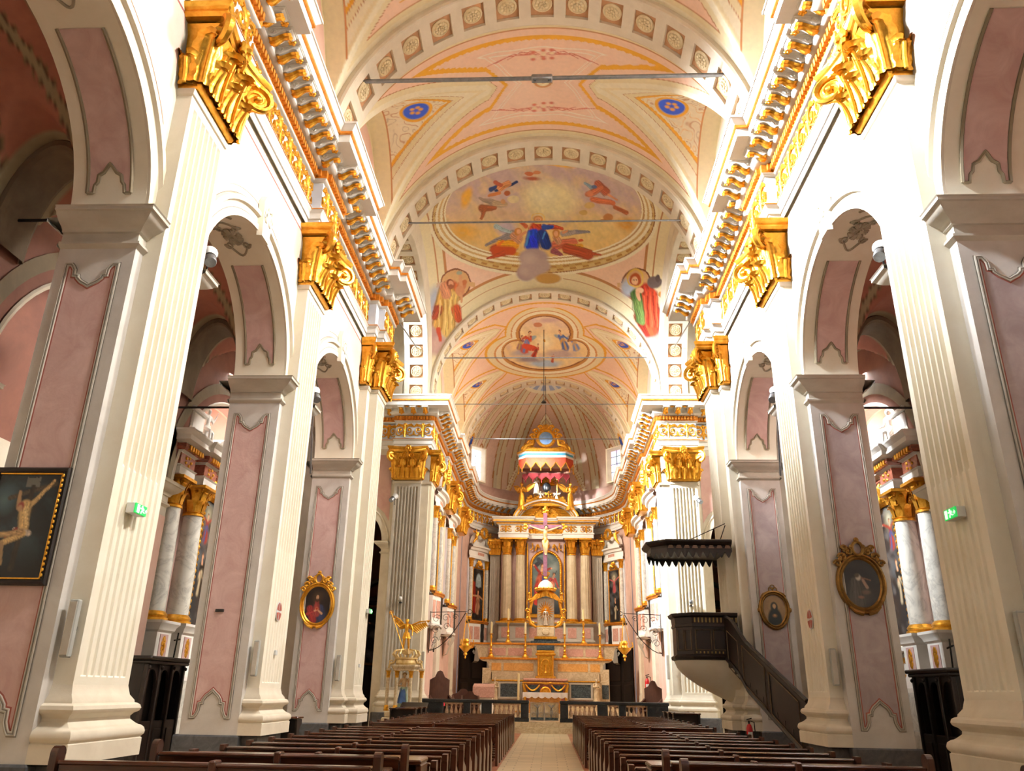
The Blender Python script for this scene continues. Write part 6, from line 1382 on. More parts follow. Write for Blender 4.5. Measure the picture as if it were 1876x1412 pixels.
def chair(loc,rz,label,g):
    r=local(thing('chair',label,'chair',loc,rz,g))
    for x in (-.19,.19):
        for y in (-.18,.18): b=MB();b.tube([(x,y,0),(x,y,.45 if y<0 else .92)],.02,7);b.build('leg',BLACKW,r)
    b=MB();b.bbox(-.22,.22,-.21,.21,.43,.47,.012);b.build('seat',WOOD,r,.3)
    for z in (.68,.88): b=MB();b.bbox(-.2,.2,.165,.195,z-.03,z+.03,.008);b.build('back_slat',WOOD,r,.3)
    return r
for i,(x,y,l) in enumerate(((-8.0,21.2,'nearer'),(-7.9,21.9,'farther'))): chair((x,y,0),1.4,'%s of two dark chairs before the left side chapel'%l,'aisle chairs')
for i,(x,y,l) in enumerate(((8.1,20.6,'nearer'),(8.0,21.4,'farther'))): chair((x,y,0),-1.4,'%s of two dark chairs before the right side chapel'%l,'aisle chairs')
def stool(loc,w,label):
    r=local(thing('bench',label,'bench',loc,0))
    b=MB();b.bbox(-w/2,w/2,-.16,.16,.44,.49,.01);b.build('seat',WOODY,r,.3)
    for s in (-1,1):
        b=MB();b.lathe([(.05,0),(.03,.05),(.05,.14),(.03,.22),(.055,.3),(.03,.38),(.05,.44)],(s*(w/2-.12),0,0),9);b.build('leg',BLACKW,r)
    return r
stool((-6.4,13.1,0),.9,'low wooden bench with turned legs, beside the nearest left pier');stool((7.1,22.0,0),1.3,'low dark bench below the pulpit stairs')
for s,n in ((-1,'left'),(1,'right')):
    for k in range(3):
        prie((s*(5.15),31.2+1.25*k,0),0,'%s of three dark prayer desks in front of the %s crossing pier'%(('nearest','middle','farthest')[k],n),'prayer desks by the crossing')
# ---------------------------------------------------------------- pulpit with canopy and stairs
p=thing('pulpit','dark panelled wooden pulpit with curved plaster support and side stairs','pulpit',(5.0,25.3,0))
def octp(z,k=0.,x0=4.0,x1=5.75,y0=24.55,y1=26.1): c=.42;return [(x0-k,y0+c-k*.4,z),(x0+c-k*.4,y0-k,z),(x1+k*0,y0-k,z),(x1,y1,z),(x0+c-k*.4,y1+k,z),(x0-k,y1-c+k*.4,z)]
b=MB();b.loft([octp(2.55,-.1),octp(2.6,.06),octp(2.68,.08),octp(2.74,.0),octp(3.5,0),octp(3.52,.03),octp(3.58,.03),octp(3.6,.01),octp(3.78,.03),octp(3.82,.1),octp(3.9,.12),octp(3.92,.02)],True,False);b.add(octp(2.62,0),[(0,1,2,3,4,5)]);b.build('body',PULW,p,.3)
b=MB()
GLD=mat('dull_gilt_line','#5e4c34','#4a3a28',5,.5,.2)
def lpanel(b,A,B,z0,z1,out=.012,w=.02):
    A,B=Vector(A),Vector(B);n=Vector(((B-A).y,-(B-A).x)).normalized();n=n if n.y<.2 else -n
    q=lambda t,z:(A.lerp(B,t).x+n.x*out,A.lerp(B,t).y+n.y*out,z)
    pts=[q(0,z0),q(1,z0),q(1,z1),q(0,z1),q(0,z0)];b.tube(pts,w,4)
F0=(4.42,24.55)
for a,e in ((4.5,4.95),(5.03,5.4)): lpanel(b,(a,24.55),(e,24.55),2.86,3.42)
for a,e in ((.1,.45),(.55,.9)): lpanel(b,(4.0+.42*a,24.97-.42*a),(4.0+.42*e,24.97-.42*e),2.86,3.42)
b.build('gilt_panel_line',GLD,p,.3)
b=MB()
for k in range(12): x=4.5+.11*k;b.bbox(x-.022,x+.022,24.515,24.54,3.63,3.77,.006)
for k in range(12): x=4.5+.11*k;b.bbox(x-.02,x+.02,24.5,24.53,2.76,2.82,.005)
b.build('gilt_fluting',mat('dull_brass','#97814f','#7c673a',5,.5,.3),p,.3)
b=MB();R=[]
for t in np.linspace(0,1,10):
    k=1-.9*t**1.35;R.append([(5.75+(x-5.75)*k,25.3+(y-25.3)*max(.15,k),2.58-1.15*t**.8) for x,y,_ in octp(0,.0)])
b.loft(R,True,True);b.build('plaster_support',IVORY,p,.9)
# stairs: straight flight running back towards the nave along the pier
b=MB();S0,S1=Vector((5.35,24.5,2.66)),Vector((6.1,19.9,.55))
for k in range(12):
    t=k/12;q=S0.lerp(S1,t);q2=S0.lerp(S1,(k+1)/12);b.box(min(q.x,q2.x)+.05,max(q.x,q2.x)+.75,q2.y,q.y,q2.z-.12,q2.z)
b.build('steps',PULW,p,0)
b=MB()
A=[S0+Vector((0,0,1.1)),S0+Vector((.06,-.5,.98)),S0+Vector((.12,-.9,.72))]+[S0.lerp(S1,t)+Vector((0,0,.95)) for t in (.3,.65,1)]
Bm=[S0+Vector((0,0,-.1)),S0+Vector((.06,-.5,-.3)),S0+Vector((.12,-.9,-.5))]+[S0.lerp(S1,t)+Vector((0,0,-.32)) for t in (.3,.65,1)]
b.strip(A,Bm,[v+Vector((.06,0,0)) for v in A],[v+Vector((.06,0,0)) for v in Bm]);b.build('stair_panel',PULW,p,.3)
b=MB();b.tube([v+Vector((.03,0,.03)) for v in A],.055,6);b.tube([v+Vector((.0,0,.05)) for v in Bm],.06,6);b.build('handrail',BLACKW,p)
b=MB()
for t0,t1 in ((.04,.2),(.26,.55),(.6,.93)):
    pts=[]
    for t,h in ((t0,.85),(t1,.85),(t1,-.15),(t0,-.15),(t0,.85)): v=S0.lerp(S1,t);pts.append((v.x-.02,v.y,v.z+h-.04))
    b.tube(pts,.018,4)
b.build('gilt_stair_line',GLD,p,.3)
cn=thing('pulpit_canopy','dark wooden sounding board with zigzag fringe above the pulpit','canopy',(4.9,25.3,5.7))
def oc2(z,k=0.): return octp(z,k,3.36,5.72,24.4,26.3)
b=MB();b.loft([oc2(5.72,-.04),oc2(5.74,.0),oc2(5.86,.02),oc2(5.9,.1),oc2(5.97,.16),oc2(6.02,.17),oc2(6.06,.02)],True,True);b.build('sounding_board',BLACKW,cn,.3)
b=MB();P=[Vector(v) for v in oc2(5.74,.02)]
for i in range(5):
    if i==2: continue
    A,B=P[i],P[(i+1)%6] ;L=(B-A).length;n=max(1,round(L/.22))
    for k in range(n):
        U=[k/n+u/n for u in (0,.15,.3,.5,.7,.85,1)];D=(.0,.05,.13,.19,.13,.05,.0)
        t=[A.lerp(B,u)+Vector((0,0,.06)) for u in U];bt=[A.lerp(B,u)-Vector((0,0,.05+d)) for u,d in zip(U,D)]
        b.strip(t,bt,[v+Vector((.02,.03,0)) for v in t],[v+Vector((.02,.03,0)) for v in bt])
A,B=P[2],P[1]
each(b,'zigzag_fringe',BLACKW,cn)
b=MB()
for k in range(8):
    u=(k+.5)/8;v=P[1].lerp(P[2],u);b.prism([(-.09,0),(.09,0),(.05,.13),(0,.18),(-.05,.13)],lambda x,z:(v.x+x,v.y-.03,5.78+z*.8),lambda x,z:(v.x+x,v.y-.01,5.78+z*.8))
b.build('pale_lappet',mat('brown_lappet','#6b5242','#574134',5,.6),cn,.3)
b=MB();b.tube([(5.45,24.7,6.05),(5.6,24.45,6.5)],.015,5);b.tube([(4.4,24.9,6.05),(5.6,24.45,6.55)],.014,5);b.build('stay_rod',IRON,cn)
# ---------------------------------------------------------------- pictures on the piers
AGED=mat('aged_gilding','#8e6a34','#6d4f24',6,.4,.7,bmp=.3)
def oval_pic(loc,w,h,label,fn,crest,shape=1.):
    r=local(thing('oval_painting',label,'painting',loc,0))
    b=MB();T=np.linspace(0,2*PI,49)
    def ov(q,t): 
        z=h/2*math.sin(t);x=w/2*math.cos(t)
        if shape!=1: x*=(1+.12*math.sin(t)) ; z*=1.04
        n=Vector((x/(w*w),z/(h*h))).normalized();return x+n.x*q,z+n.y*q
    b.loft([[(ov(q,t)[0],-d,ov(q,t)[1]) for q,d in ((-.01,.0),(-.01,.02),(.02,.05),(.05,.035),(.08,.075),(.11,.06),(.13,.0))] for t in T],False);b.build('frame',GOLD if crest==1 else AGED,r,.6)
    fm=r.children[0].data.materials[0] if r.children else GOLD
    b=MB();zt=h/2+.1
    if crest!=2:
        b.tube([(.11*math.cos(t),-.05,zt+.12+.14*math.sin(t)) for t in np.linspace(0,2*PI,16)],.035,6)
        for q in (-1,1):
            for k,(x,z,rr) in enumerate(((.2,.05,.1),(.34,-.06,.09),(.45,-.2,.08),(.28,.12,.07))): b.tube([(q*(x+rr*math.cos(t)*(1-t/9)),-.05,zt+z+rr*math.sin(t)*(1-t/9)) for t in np.linspace(0,7,14)],.03,6)
            for k in range(4): b.ball((q*(.12+.09*k),-.06,zt+.16-.09*k),(.05,.03,.05),6,4)
            b.tube([(q*.05,-.05,-h/2-.12),(q*.2,-.05,-h/2-.08),(q*.32,-.05,-h/2+.02)],[.05,.04,.02],6)
        b.ball((0,-.05,zt+.3),(.06,.04,.06),7,5)
    else:
        for q in (-1,1): b.tube([(q*(.06+.06*math.cos(t)),-.04,zt+.06+.07*math.sin(t)) for t in np.linspace(0,2*PI,12)],.018,5);b.tube([(q*.1,-.04,zt+.02),(q*.3,-.04,zt-.06),(q*.36,-.04,zt-.14)],.022,5)
        b.tube([(.06*math.cos(t),-.04,zt+.14+.06*math.sin(t)) for t in np.linspace(0,2*PI,12)],.016,5);b.ball((-w/2-.12,-.04,0),(.05,.03,.07),6,4);b.ball((w/2+.12,-.04,0),(.05,.03,.07),6,4)
    each(b,'carved_ornament',GOLD if crest==1 else AGED,r,.7)
    picture('canvas',w,h,fn,r,(0,-.012,-h/2),(0,0,0),50,60,oval=True);return r
def sacred(p):
    p.warp(.02,2.);p.fold=.12
    p.C[:]=lin('#1c1411');p.noise(1.5,'#33241b',.5);p.ell(0,.75,.5,.5,'#4a3422',soft=1)
    p.ell(0,2.2,.85,1.0,'#24283a',soft=.3);p.cap(-.5,1.6,-.2,2.4,.28,.3,'#8c2b2a');p.cap(.3,1.5,.45,2.3,.22,.3,'#2b3350');p.cap(0,1.1,0,1.9,.2,.34,'#8f3a36')
    p.cap(-.65,2.0,-.1,1.75,.13,.1,'#9a3434');p.cap(-.12,1.75,.08,1.65,.07,.05,'#d2a07c');p.ell(.02,1.62,.17,.17,'#e08a5c',soft=.9);p.ell(.02,1.62,.08,.09,'#a81e16',soft=.4);p.cap(.4,1.95,.15,1.75,.09,.06,'#c89a78')
    p.ell(0,.85,.2,.34,'#3a2317',soft=.3);p.ell(0,.8,.12,.19,'#c99a76',soft=.3);p.ell(0,.97,.09,.1,'#5a3825',soft=.5);p.ell(-.045,.77,.02,.013,'#2a180f',soft=.5);p.ell(.045,.77,.02,.013,'#2a180f',soft=.5);p.ell(0,.86,.018,.04,'#b48060',soft=.6);p.cap(-.17,.9,-.2,1.25,.06,.05,'#3a2317');p.cap(.17,.9,.2,1.25,.06,.05,'#3a2317')
def monk(p):
    p.warp(.03,2.);p.fold=.12
    p.C[:]=lin('#1e1c1d');p.noise(1.5,'#35302d',.5);p.ell(-.2,1.8,.7,.9,'#3a3634',soft=.5);p.cap(-.3,1.2,-.35,2.2,.3,.5,'#45403c');p.ell(-.12,.95,.17,.2,'#b0a090',soft=.4);p.ell(-.18,.85,.17,.14,'#4a3c32',soft=.4);p.cap(.1,1.1,.3,1.5,.08,.1,'#8a6f60');p.cap(.05,1.0,.5,1.1,.05,.04,'#6d4a38');p.ell(.2,1.75,.3,.16,'#5e4c42',soft=.6);p.ell(-.1,2.0,.2,.1,'#7a5646',soft=.5)
def veiled(p):
    p.C[:]=lin('#8a6f50');p.noise(1.5,'#a08460',.5);p.ell(0,.9,.6,.6,'#a98c62',soft=1);p.ell(0,2.1,.68,1.15,'#1c2526',soft=.2);p.ell(0,1.0,.36,.5,'#232c2d',soft=.25);p.ell(.02,.92,.17,.23,'#b8946e',soft=.3);p.ell(.02,1.12,.1,.08,'#9c7a5c',soft=.6);p.ell(-.04,.9,.02,.013,'#3a261a',soft=.5);p.ell(.08,.9,.02,.013,'#3a261a',soft=.5);p.ell(0,1.75,.26,.2,'#8a6444',soft=.6);p.ell(0,1.7,.1,.1,'#b08450',soft=.6)
oval_pic((-6.78,24.285,3.98),.82,1.08,'oval gilt framed picture of a bearded figure touching a glowing heart',sacred,1)
oval_pic((6.73,17.255,3.86),.78,1.0,'oval gilt framed dark picture of a kneeling monk on the second right pier',monk,3)
oval_pic((6.79,24.285,3.98),.66,.84,'oval picture of a veiled woman in black on the third right pier',veiled,2,1.1)
def crucif(p):
    p.warp(.025,2.);p.fold=.09
    p.C[:]=lin('#1b2024');p.noise(1.2,'#32444c',.6);p.noise(2.5,'#141416',.5,.1);p.ell(-.7,.8,.5,.6,'#4d6468',soft=1);p.put((p.V-2.0)/1.0,'#121113')
    p.cap(-.55,.75,.8,.3,.09,.09,'#463a30',.3);p.rect(-.12,.3,.1,.4,'#6a6860');p.cap(.12,.4,.0,2.9,.08,.1,'#2f261f')
    sk='#c2a06c';p.cap(-.28,.55,-.2,1.05,.06,.08,'#a8845e');p.cap(.75,.2,.1,1.05,.05,.09,sk);p.cap(.0,1.0,.12,1.75,.22,.17,sk);p.cap(.05,1.1,.2,1.6,.12,.1,'#d4b47e',.8);p.ell(-.13,1.0,.13,.17,'#8a3a34',soft=.4);p.ell(-.15,1.06,.09,.12,'#b08a68',soft=.4)
    p.cap(-.15,1.72,.3,1.85,.08,.1,'#b9a998');p.cap(-.1,1.7,-.4,1.95,.06,.05,'#7c2c28');p.cap(.1,1.85,-.45,2.15,.14,.1,sk);p.cap(-.45,2.15,-.35,2.75,.08,.06,'#9a7c58');p.cap(.05,1.8,-.75,1.95,.12,.08,'#a8875e');p.cap(-.7,2.0,-.8,2.5,.08,.05,'#7c6348')
t=local(thing('painting','dark crucifixion painting in a gilt edged black frame on the nearest left pier','painting',(-6.88,10.26,2.9)))
b=MB();frame_rect(b,-.44,.44,0,1.4,.09,.06);b.build('frame',BLACKW,t,.5)
b=MB()
for k in range(20): b.ball((.46,-.065,.04+.07*k),(.02,.02,.028),6,4)
b.bbox(.425,.445,-.05,-.02,0,1.4,.004);b.bbox(-.44,.44,-.05,-.02,-.01,.01,.004);b.bbox(-.44,.44,-.05,-.02,1.39,1.41,.004);b.build('gilt_beading',GOLD,t)
picture('canvas',.88,1.4,crucif,t,(0,-.02,0),(0,0,0),60,90)
b=MB();b.bbox(-.09,.09,-.04,.0,-.03,.03,.008);b.xf(Matrix.Translation((-6.86,17.25,3.15)));tag(b.build('wall_box',BLACKW,None,.3),'small black box on the pink panel of the second left pier','box')
t=local(thing('painting','small dark framed picture on the left aisle wall beside the side altar columns','painting',(-9.0,17.0,2.95),PI/2))
b=MB();frame_rect(b,-.3,.3,0,.72,.06,.05);b.build('frame',BLACKW,t,.5)
picture('canvas',.6,.72,monk,t,(0,-.01,0),(0,0,0),20,24)
# consecration crosses painted on pilasters
CROSSM=mat('oxblood_paint','#a8594a','#8d463a',6,.7)
for x,y,z,s,l in ((-5.875,18.12,3.22,-1,'left'),(5.875,18.15,3.2,1,'right')):
    t=thing('consecration_cross','round red and white painted cross on the second %s pilaster'%l,'painted cross',(x,y,z))
    k=-s;b=MB();b.lathe([(0,0),(.17,0),(.165,.012),(0,.012)],n=24);b.v=[(x+k*pz,y+px,z+py*1.25) for px,py,pz in b.v];b.build('disc',WHITEP,t,.3)
    b=MB()
    for q in range(4):
        a=q*PI/2+PI/4;P=[(.155*math.cos(a+u),.155*math.sin(a+u)) for u in np.linspace(-.62,.62,7)]+[(.02*math.cos(a),.02*math.sin(a))];b.prism(P,lambda c,e:(x+k*.011,y+c,z+e*1.25),lambda c,e:(x+k*.018,y+c,z+e*1.25))
    b.build('red_segment',CROSSM,t,.3)
# loudspeakers, floodlights, signs
n=0
def speaker(x,y,z,s,h,lab):
    t=local(thing('loudspeaker',lab,'loudspeaker',(x,y,z),0,'column loudspeakers'));b=MB();b.bbox(-.06,.06,-.1,0,-h/2,h/2,.015);b.build('housing',GREYM,t,.3)
    b=MB();b.bbox(-.05,.05,-.108,-.1,-h/2+.03,h/2-.03,.004);b.build('grille',GREYP,t,.3);b=MB();b.bbox(-.03,.03,-.0,.05,-.03,.03,.004);b.build('bracket',IRON,t,.3)
for s,nm in ((-1,'left'),(1,'right')):
    for Y,o,z in ((10.51,'nearest',2.3),(17.48,'second',2.2),(24.51,'third',2.2)): speaker(s*6.0,Y-.05,z,s,.72,'tall narrow grey loudspeaker on the %s %s pier'%(o,nm))
    speaker(s*5.45,37.3,2.75,s,1.0,'narrow grey loudspeaker on the %s crossing pier'%nm)
LENS=mat('lamp_glass','#e6ebee','#d5dde2',3,.1)
def flood(loc,rz,tilt,lab):
    t=local(thing('floodlight',lab,'spotlight',loc,rz,'floodlights on the arcade imposts'));M=Matrix.Rotation(tilt,4,'X')
    def mk(n,m,prof,nn=16): 
        b=MB();b.lathe(prof,(0,0,0),nn);b.xf(M);b.build(n,m,t,.5)
    mk('body',STEEL,[(0,-.17),(.1,-.17),(.11,-.15),(.11,.05),(.1,.06)]);mk('collar',IRON,[(.112,.02),(.118,.03),(.118,.06),(.1,.07)]);mk('reflector',WHITEP,[(.07,.06),(.08,.12),(.15,.3),(.155,.31),(.13,.3),(.06,.14)]);mk('lens',LENS,[(.0,.2),(.1,.2)],12)
    b=MB();b.tube([(0,.0,0),(0,.18,.02),(0,.2,-.25)],.018,6);b.tube([(-.12,0,0),(-.13,.1,0),(.13,.1,0),(.12,0,0)],.012,5);b.build('bracket',IRON,t)
for s,nm in ((-1,'left'),(1,'right')):
    for y,z,o in ((12.62,9.05,'nearest'),(19.85,9.0,'second')): flood((s*6.12,y,z),-s*.6,-.75,'white and grey floodlight on the impost of the %s %s pier'%(o,nm))
    flood((s*7.15,36.3,10.0),s*.4,-.9,'small floodlight below the far %s entablature of the crossing'%nm)
for s,nm in ((-1,'left'),(1,'right')):
    for y,z,k in ((19.9,8.6,1),):
        b=MB();b.tube([(s*6.1,19.85,8.9),(s*6.75,23.4,7.0)],.025,6) if False else b.tube([(s*6.2,19.9,8.85),(s*6.9,22.6,7.6)],.03,6);tag(b.build('iron_brace',STEEL),'slanting iron brace under the far %s nave arch'%nm,'rod')
t=None
for s,nm in ((-1,'left'),(1,'right')):
    t=local(thing('sensor_lamp','small round lamp on the fluted face of the %s crossing pier'%nm,'lamp',(s*6.62,37.25,5.55)));b=MB();b.ball((0,-.12,0),.1,10,7);b.build('head',WHITEP if s<0 else STEEL,t);b=MB();b.tube([(0,-.05,0),(.0,.1,0)],.025,6);b.lathe([(.07,-.2),(.07,-.14)],(0,0,0),10);b.build('bracket',IRON,t)
GREEN=emit('exit_green','#1fc85a',1.3);WGLOW=emit('exit_white','#eafff0',1.6)
def exitsign(x,y,z,s,k,lab):
    t=thing('exit_sign',lab,'exit sign',(x,y,z));q=-s;w,h=.17*k,.075*k
    b=MB();b.bbox(min(x,x+q*.12*k),max(x,x+q*.12*k),y-w,y+w,z-h,z+h,.008);b.build('housing',WHITEP,t,.3)
    f=x+q*.12*k
    b=MB();b.bbox(min(f,f+q*.02),max(f,f+q*.02),y-w*.98,y+w*.98,z-h*.95,z+h*.95,.004);b.build('green_panel',GREEN,t,.3)
    # running person, arrow and doorway
    P=lambda a,c:(f+q*.024,y+a*w*(-q),z+c*h);b=MB()
    d=-1;b.ball(P(-.1,.62),(.012*k,.014*k,.014*k),8,5);
    for pts in (((-.12,.4),(-.2,-.1)),((-.2,-.1),(-.02,-.35),(.0,-.75)),((-.2,-.1),(-.4,-.4),(-.58,-.4)),((-.12,.35),(.08,.12),(.2,.25)),((-.12,.35),(-.35,.3),(-.42,.0))): b.tube([P(*v) for v in pts],.009*k,5)
    b.tube([P(-.9,0),P(-.66,0)],.008*k,5);b.tube([P(-.76,.3),P(-.92,0),P(-.76,-.3)],.008*k,5)
    b.prism([(.35,-.8),(.75,-.8),(.75,.75),(.35,.75)],lambda a,c:P(a,c),lambda a,c:(P(a,c)[0]+q*.004,)+P(a,c)[1:]);b.build('running_figure',WGLOW,t,.5)
exitsign(-5.87,11.1,4.0,-1,1.,'green exit sign on the nearest left fluted pilaster');exitsign(5.87,11.1,4.02,1,1.,'green exit sign on the nearest right fluted pilaster');exitsign(-5.6,25.9,3.95,-1,.9,'small green exit sign on the third left pilaster')
for x,y,z,l in ((-5.86,18.2,2.35,'second left'),(-5.6,25.4,2.3,'third left')):
    b=MB();b.bbox(x-.02,x+.03,y-.05,y+.05,z-.05,z+.05,.008);tag(b.build('wall_switch',WHITEP,None,.3),'small white wall switch on the %s pilaster'%l,'switch')
REDX=mat('signal_red','#c81e22','#ab1519',5,.35)
def extinguisher(loc,k,lab):
    t=local(thing('fire_extinguisher',lab,'fire extinguisher',loc));b=MB();b.lathe([(0,0),(.075,0),(.085,.02),(.085,.38),(.06,.46),(.03,.5)],n=16);b.xf(Matrix.Scale(k,4));b.build('cylinder',REDX,t)
    b=MB();b.tube([(0,0,.5*k),(0,0,.58*k)],.025*k,8);b.tube([(-.06*k,0,.6*k),(.08*k,0,.64*k)],.014*k,5);b.build('valve',IRON,t)
    b=MB();b.tube([(.03*k,-.02,.57*k),(.13*k,-.04,.54*k),(.13*k,-.06,.3*k),(.1*k,-.07,.15*k)],.014*k,6);b.build('hose',IRON,t)
    b=MB();b.loft([[(.0865*k*math.cos(a),.0865*k*math.sin(a),z*k) for z in (.14,.3)] for a in np.linspace(-2.3,-.8,8)],False);b.build('label',WHITEP,t)
extinguisher((5.62,23.6,.42),1.,'red fire extinguisher beside the third right pier')
b=MB();b.bbox(5.4,5.85,23.4,23.8,0,.42,.02);tag(b.build('low_box',BLACKW,None,.3),'low dark box carrying the near fire extinguisher','box')
extinguisher((5.35,44.5,1.7),1.4,'red fire extinguisher hanging on the right chancel wall')
# ---------------------------------------------------------------- shrine with the golden winged statue
sx,sy=-6.0,36.2
t=local(thing('shrine','gilded shrine of marbled columns and open crown sheltering a painted statue','shrine',(sx,sy,0)))
b=MB();b.bbox(-.85,.85,-.5,.55,.0,.55,.04);b.bbox(-.75,.75,-.45,.5,.55,.8,.04);b.build('pedestal',MCREAM,t,.3)
for x,y in ((-.72,-.2),(-.3,-.42),(.3,-.42),(.72,-.2)): column(t,(x,y,0),.08,.8,2.4,.22,MCREAM)
b=MB();b.loft([[(-.5,-.35,z),(-.42,-.5,z),(.42,-.5,z),(.5,-.35,z),(.5,.3,z),(-.5,.3,z)] for z in (2.4,2.46)]+[[(-.58,-.4,z),(-.46,-.6,z),(.46,-.6,z),(.58,-.4,z),(.58,.35,z),(-.58,.35,z)] for z in (2.58,2.64)],True,True)
for s in (-1,1): b.bbox(s*.72-.11,s*.72+.11,-.31,-.09,2.4,2.5,.02)
b.build('entablature',MCREAM,t,.4)
b=MB()
for s in (-1,1):
    b.tube([(s*.72,-.2,2.5),(s*.68,-.2,2.68),(s*.5,-.2,2.72),(s*.45,-.2,2.86)],[.05,.06,.05,.04],7)
    b.tube([(s*(.62+.1*math.cos(q)*(1-q/9)),-.2,2.74+.1*math.sin(q)*(1-q/9)) for q in np.linspace(0,7,14)],.03,6)
b.lathe([(.42,2.64),(.46,2.72),(.43,2.84),(.5,2.89),(.5,2.94),(.4,2.94)],(0,-.1,0),20)
for k in range(10):
    a=k*PI/5;b.tube([(.47*math.cos(a),-.1+.47*math.sin(a),2.94),(.6*math.cos(a),-.1+.6*math.sin(a),3.08),(.52*math.cos(a),-.1+.52*math.sin(a),3.22),(.2*math.cos(a),-.1+.2*math.sin(a),3.28),(.08*math.cos(a),-.1+.08*math.sin(a),3.2)],[.035,.045,.04,.03,.025],6)
b.lathe([(.0,3.05),(.2,3.1),(.22,3.2),(.15,3.26),(0,3.26)],(0,-.1,0),14);b.build('gilt_crown',mat('pale_gilding','#ead3a0','#cfae6c',6,.4,.4),t,.7)
m=thing('madonna_statue','painted statue of a robed woman holding a child inside the gilded shrine','statue',(sx,sy-.12,.8));ORG[m.name]=(0,0,0)
RB,RG,RBL=mat('pale_green_robe','#a9c0b0','#8fa896',5,.5),mat('rose_dress','#c98f7a','#b0745f',5,.5),mat('blue_mantle','#4a6fb0','#375a98',5,.5)
figure('body',SKIN,m,(0,-.1,.02),1.5,0,dict(hl=(-.05,-.12,.66),hr=(.16,-.12,.66),er=(.18,-.03,.66)),robe=(.0,.62,.17,.1),robem=RB,hair=mat('blond_hair','#b98a4a','#98703a',5,.6),vox=.016)
b=MB();b.loft([[((.23-.1*t+.02*math.sin(8*a))*math.cos(a)*1.05,-.1+(.17-.08*t)*math.sin(a)-.03,.3+.6*t) for a in np.linspace(-2.9,-.9,16)] for t in np.linspace(0,1,6)],False);b.build('mantle',RBL,m,1.)
figure('child',SKIN,m,(.24,-.2,.85),.55,0,dict(kl=(-.06,-.15,.4),fl=(-.06,-.15,.15),kr=(.06,-.15,.4),fr=(.06,-.15,.15)),robe=(.25,.6,.16,.1),robem=RG,vox=.03)
an=local(thing('angel_statue','golden winged armoured statue with a spear on top of the shrine crown','statue',(sx-.05,sy-.12,3.27)))
figure('body',GOLD,an,(0,0,0),1.28,.1,dict(sl=(-.13,0,.8),sr=(.13,0,.8),el=(-.26,-.04,.74),hl=(-.34,-.08,.82),er=(.2,-.03,.66),hr=(.2,-.12,.5),kl=(-.07,-.05,.28),kr=(.08,-.02,.28),fl=(-.09,0,.03),fr=(.1,.03,.03)),robe=(.36,.56,.15,.1),wings=((-.5,.12,1.12),(.78,.14,.98)),vox=.012)
b=MB();b.tube([(-.05,-.3,.0),(-.72,-.12,1.55)],.018,6);b.tube([(-.72-.09*math.cos(q),-.12,1.55+.09*math.sin(q)) for q in np.linspace(0,PI*2,9)],.012,5)
for q in range(6): a=q*PI/3;b.tube([(-.72,-.12,1.55),(-.72+.1*math.cos(a),-.12,1.55+.1*math.sin(a))],[.02,.004],4)
b.build('spear',GOLD,an)
t=local(thing('lectern','black flat topped lectern stand in front of the shrine','lectern',(-5.35,34.9,0)));b=MB();b.tube([(0,0,0),(0,0,.95)],.09,8);b.bbox(-.25,.25,-.25,.25,0,.06,.02);b.build('stand',BLACKW,t);b=MB();b.prism([(-.3,.9),(.3,1.12),(.3,1.16),(-.3,.95)],lambda y,z:(-.55,y,z),lambda y,z:(.55,y,z));b.build('book_rest',BLACKW,t,.3)
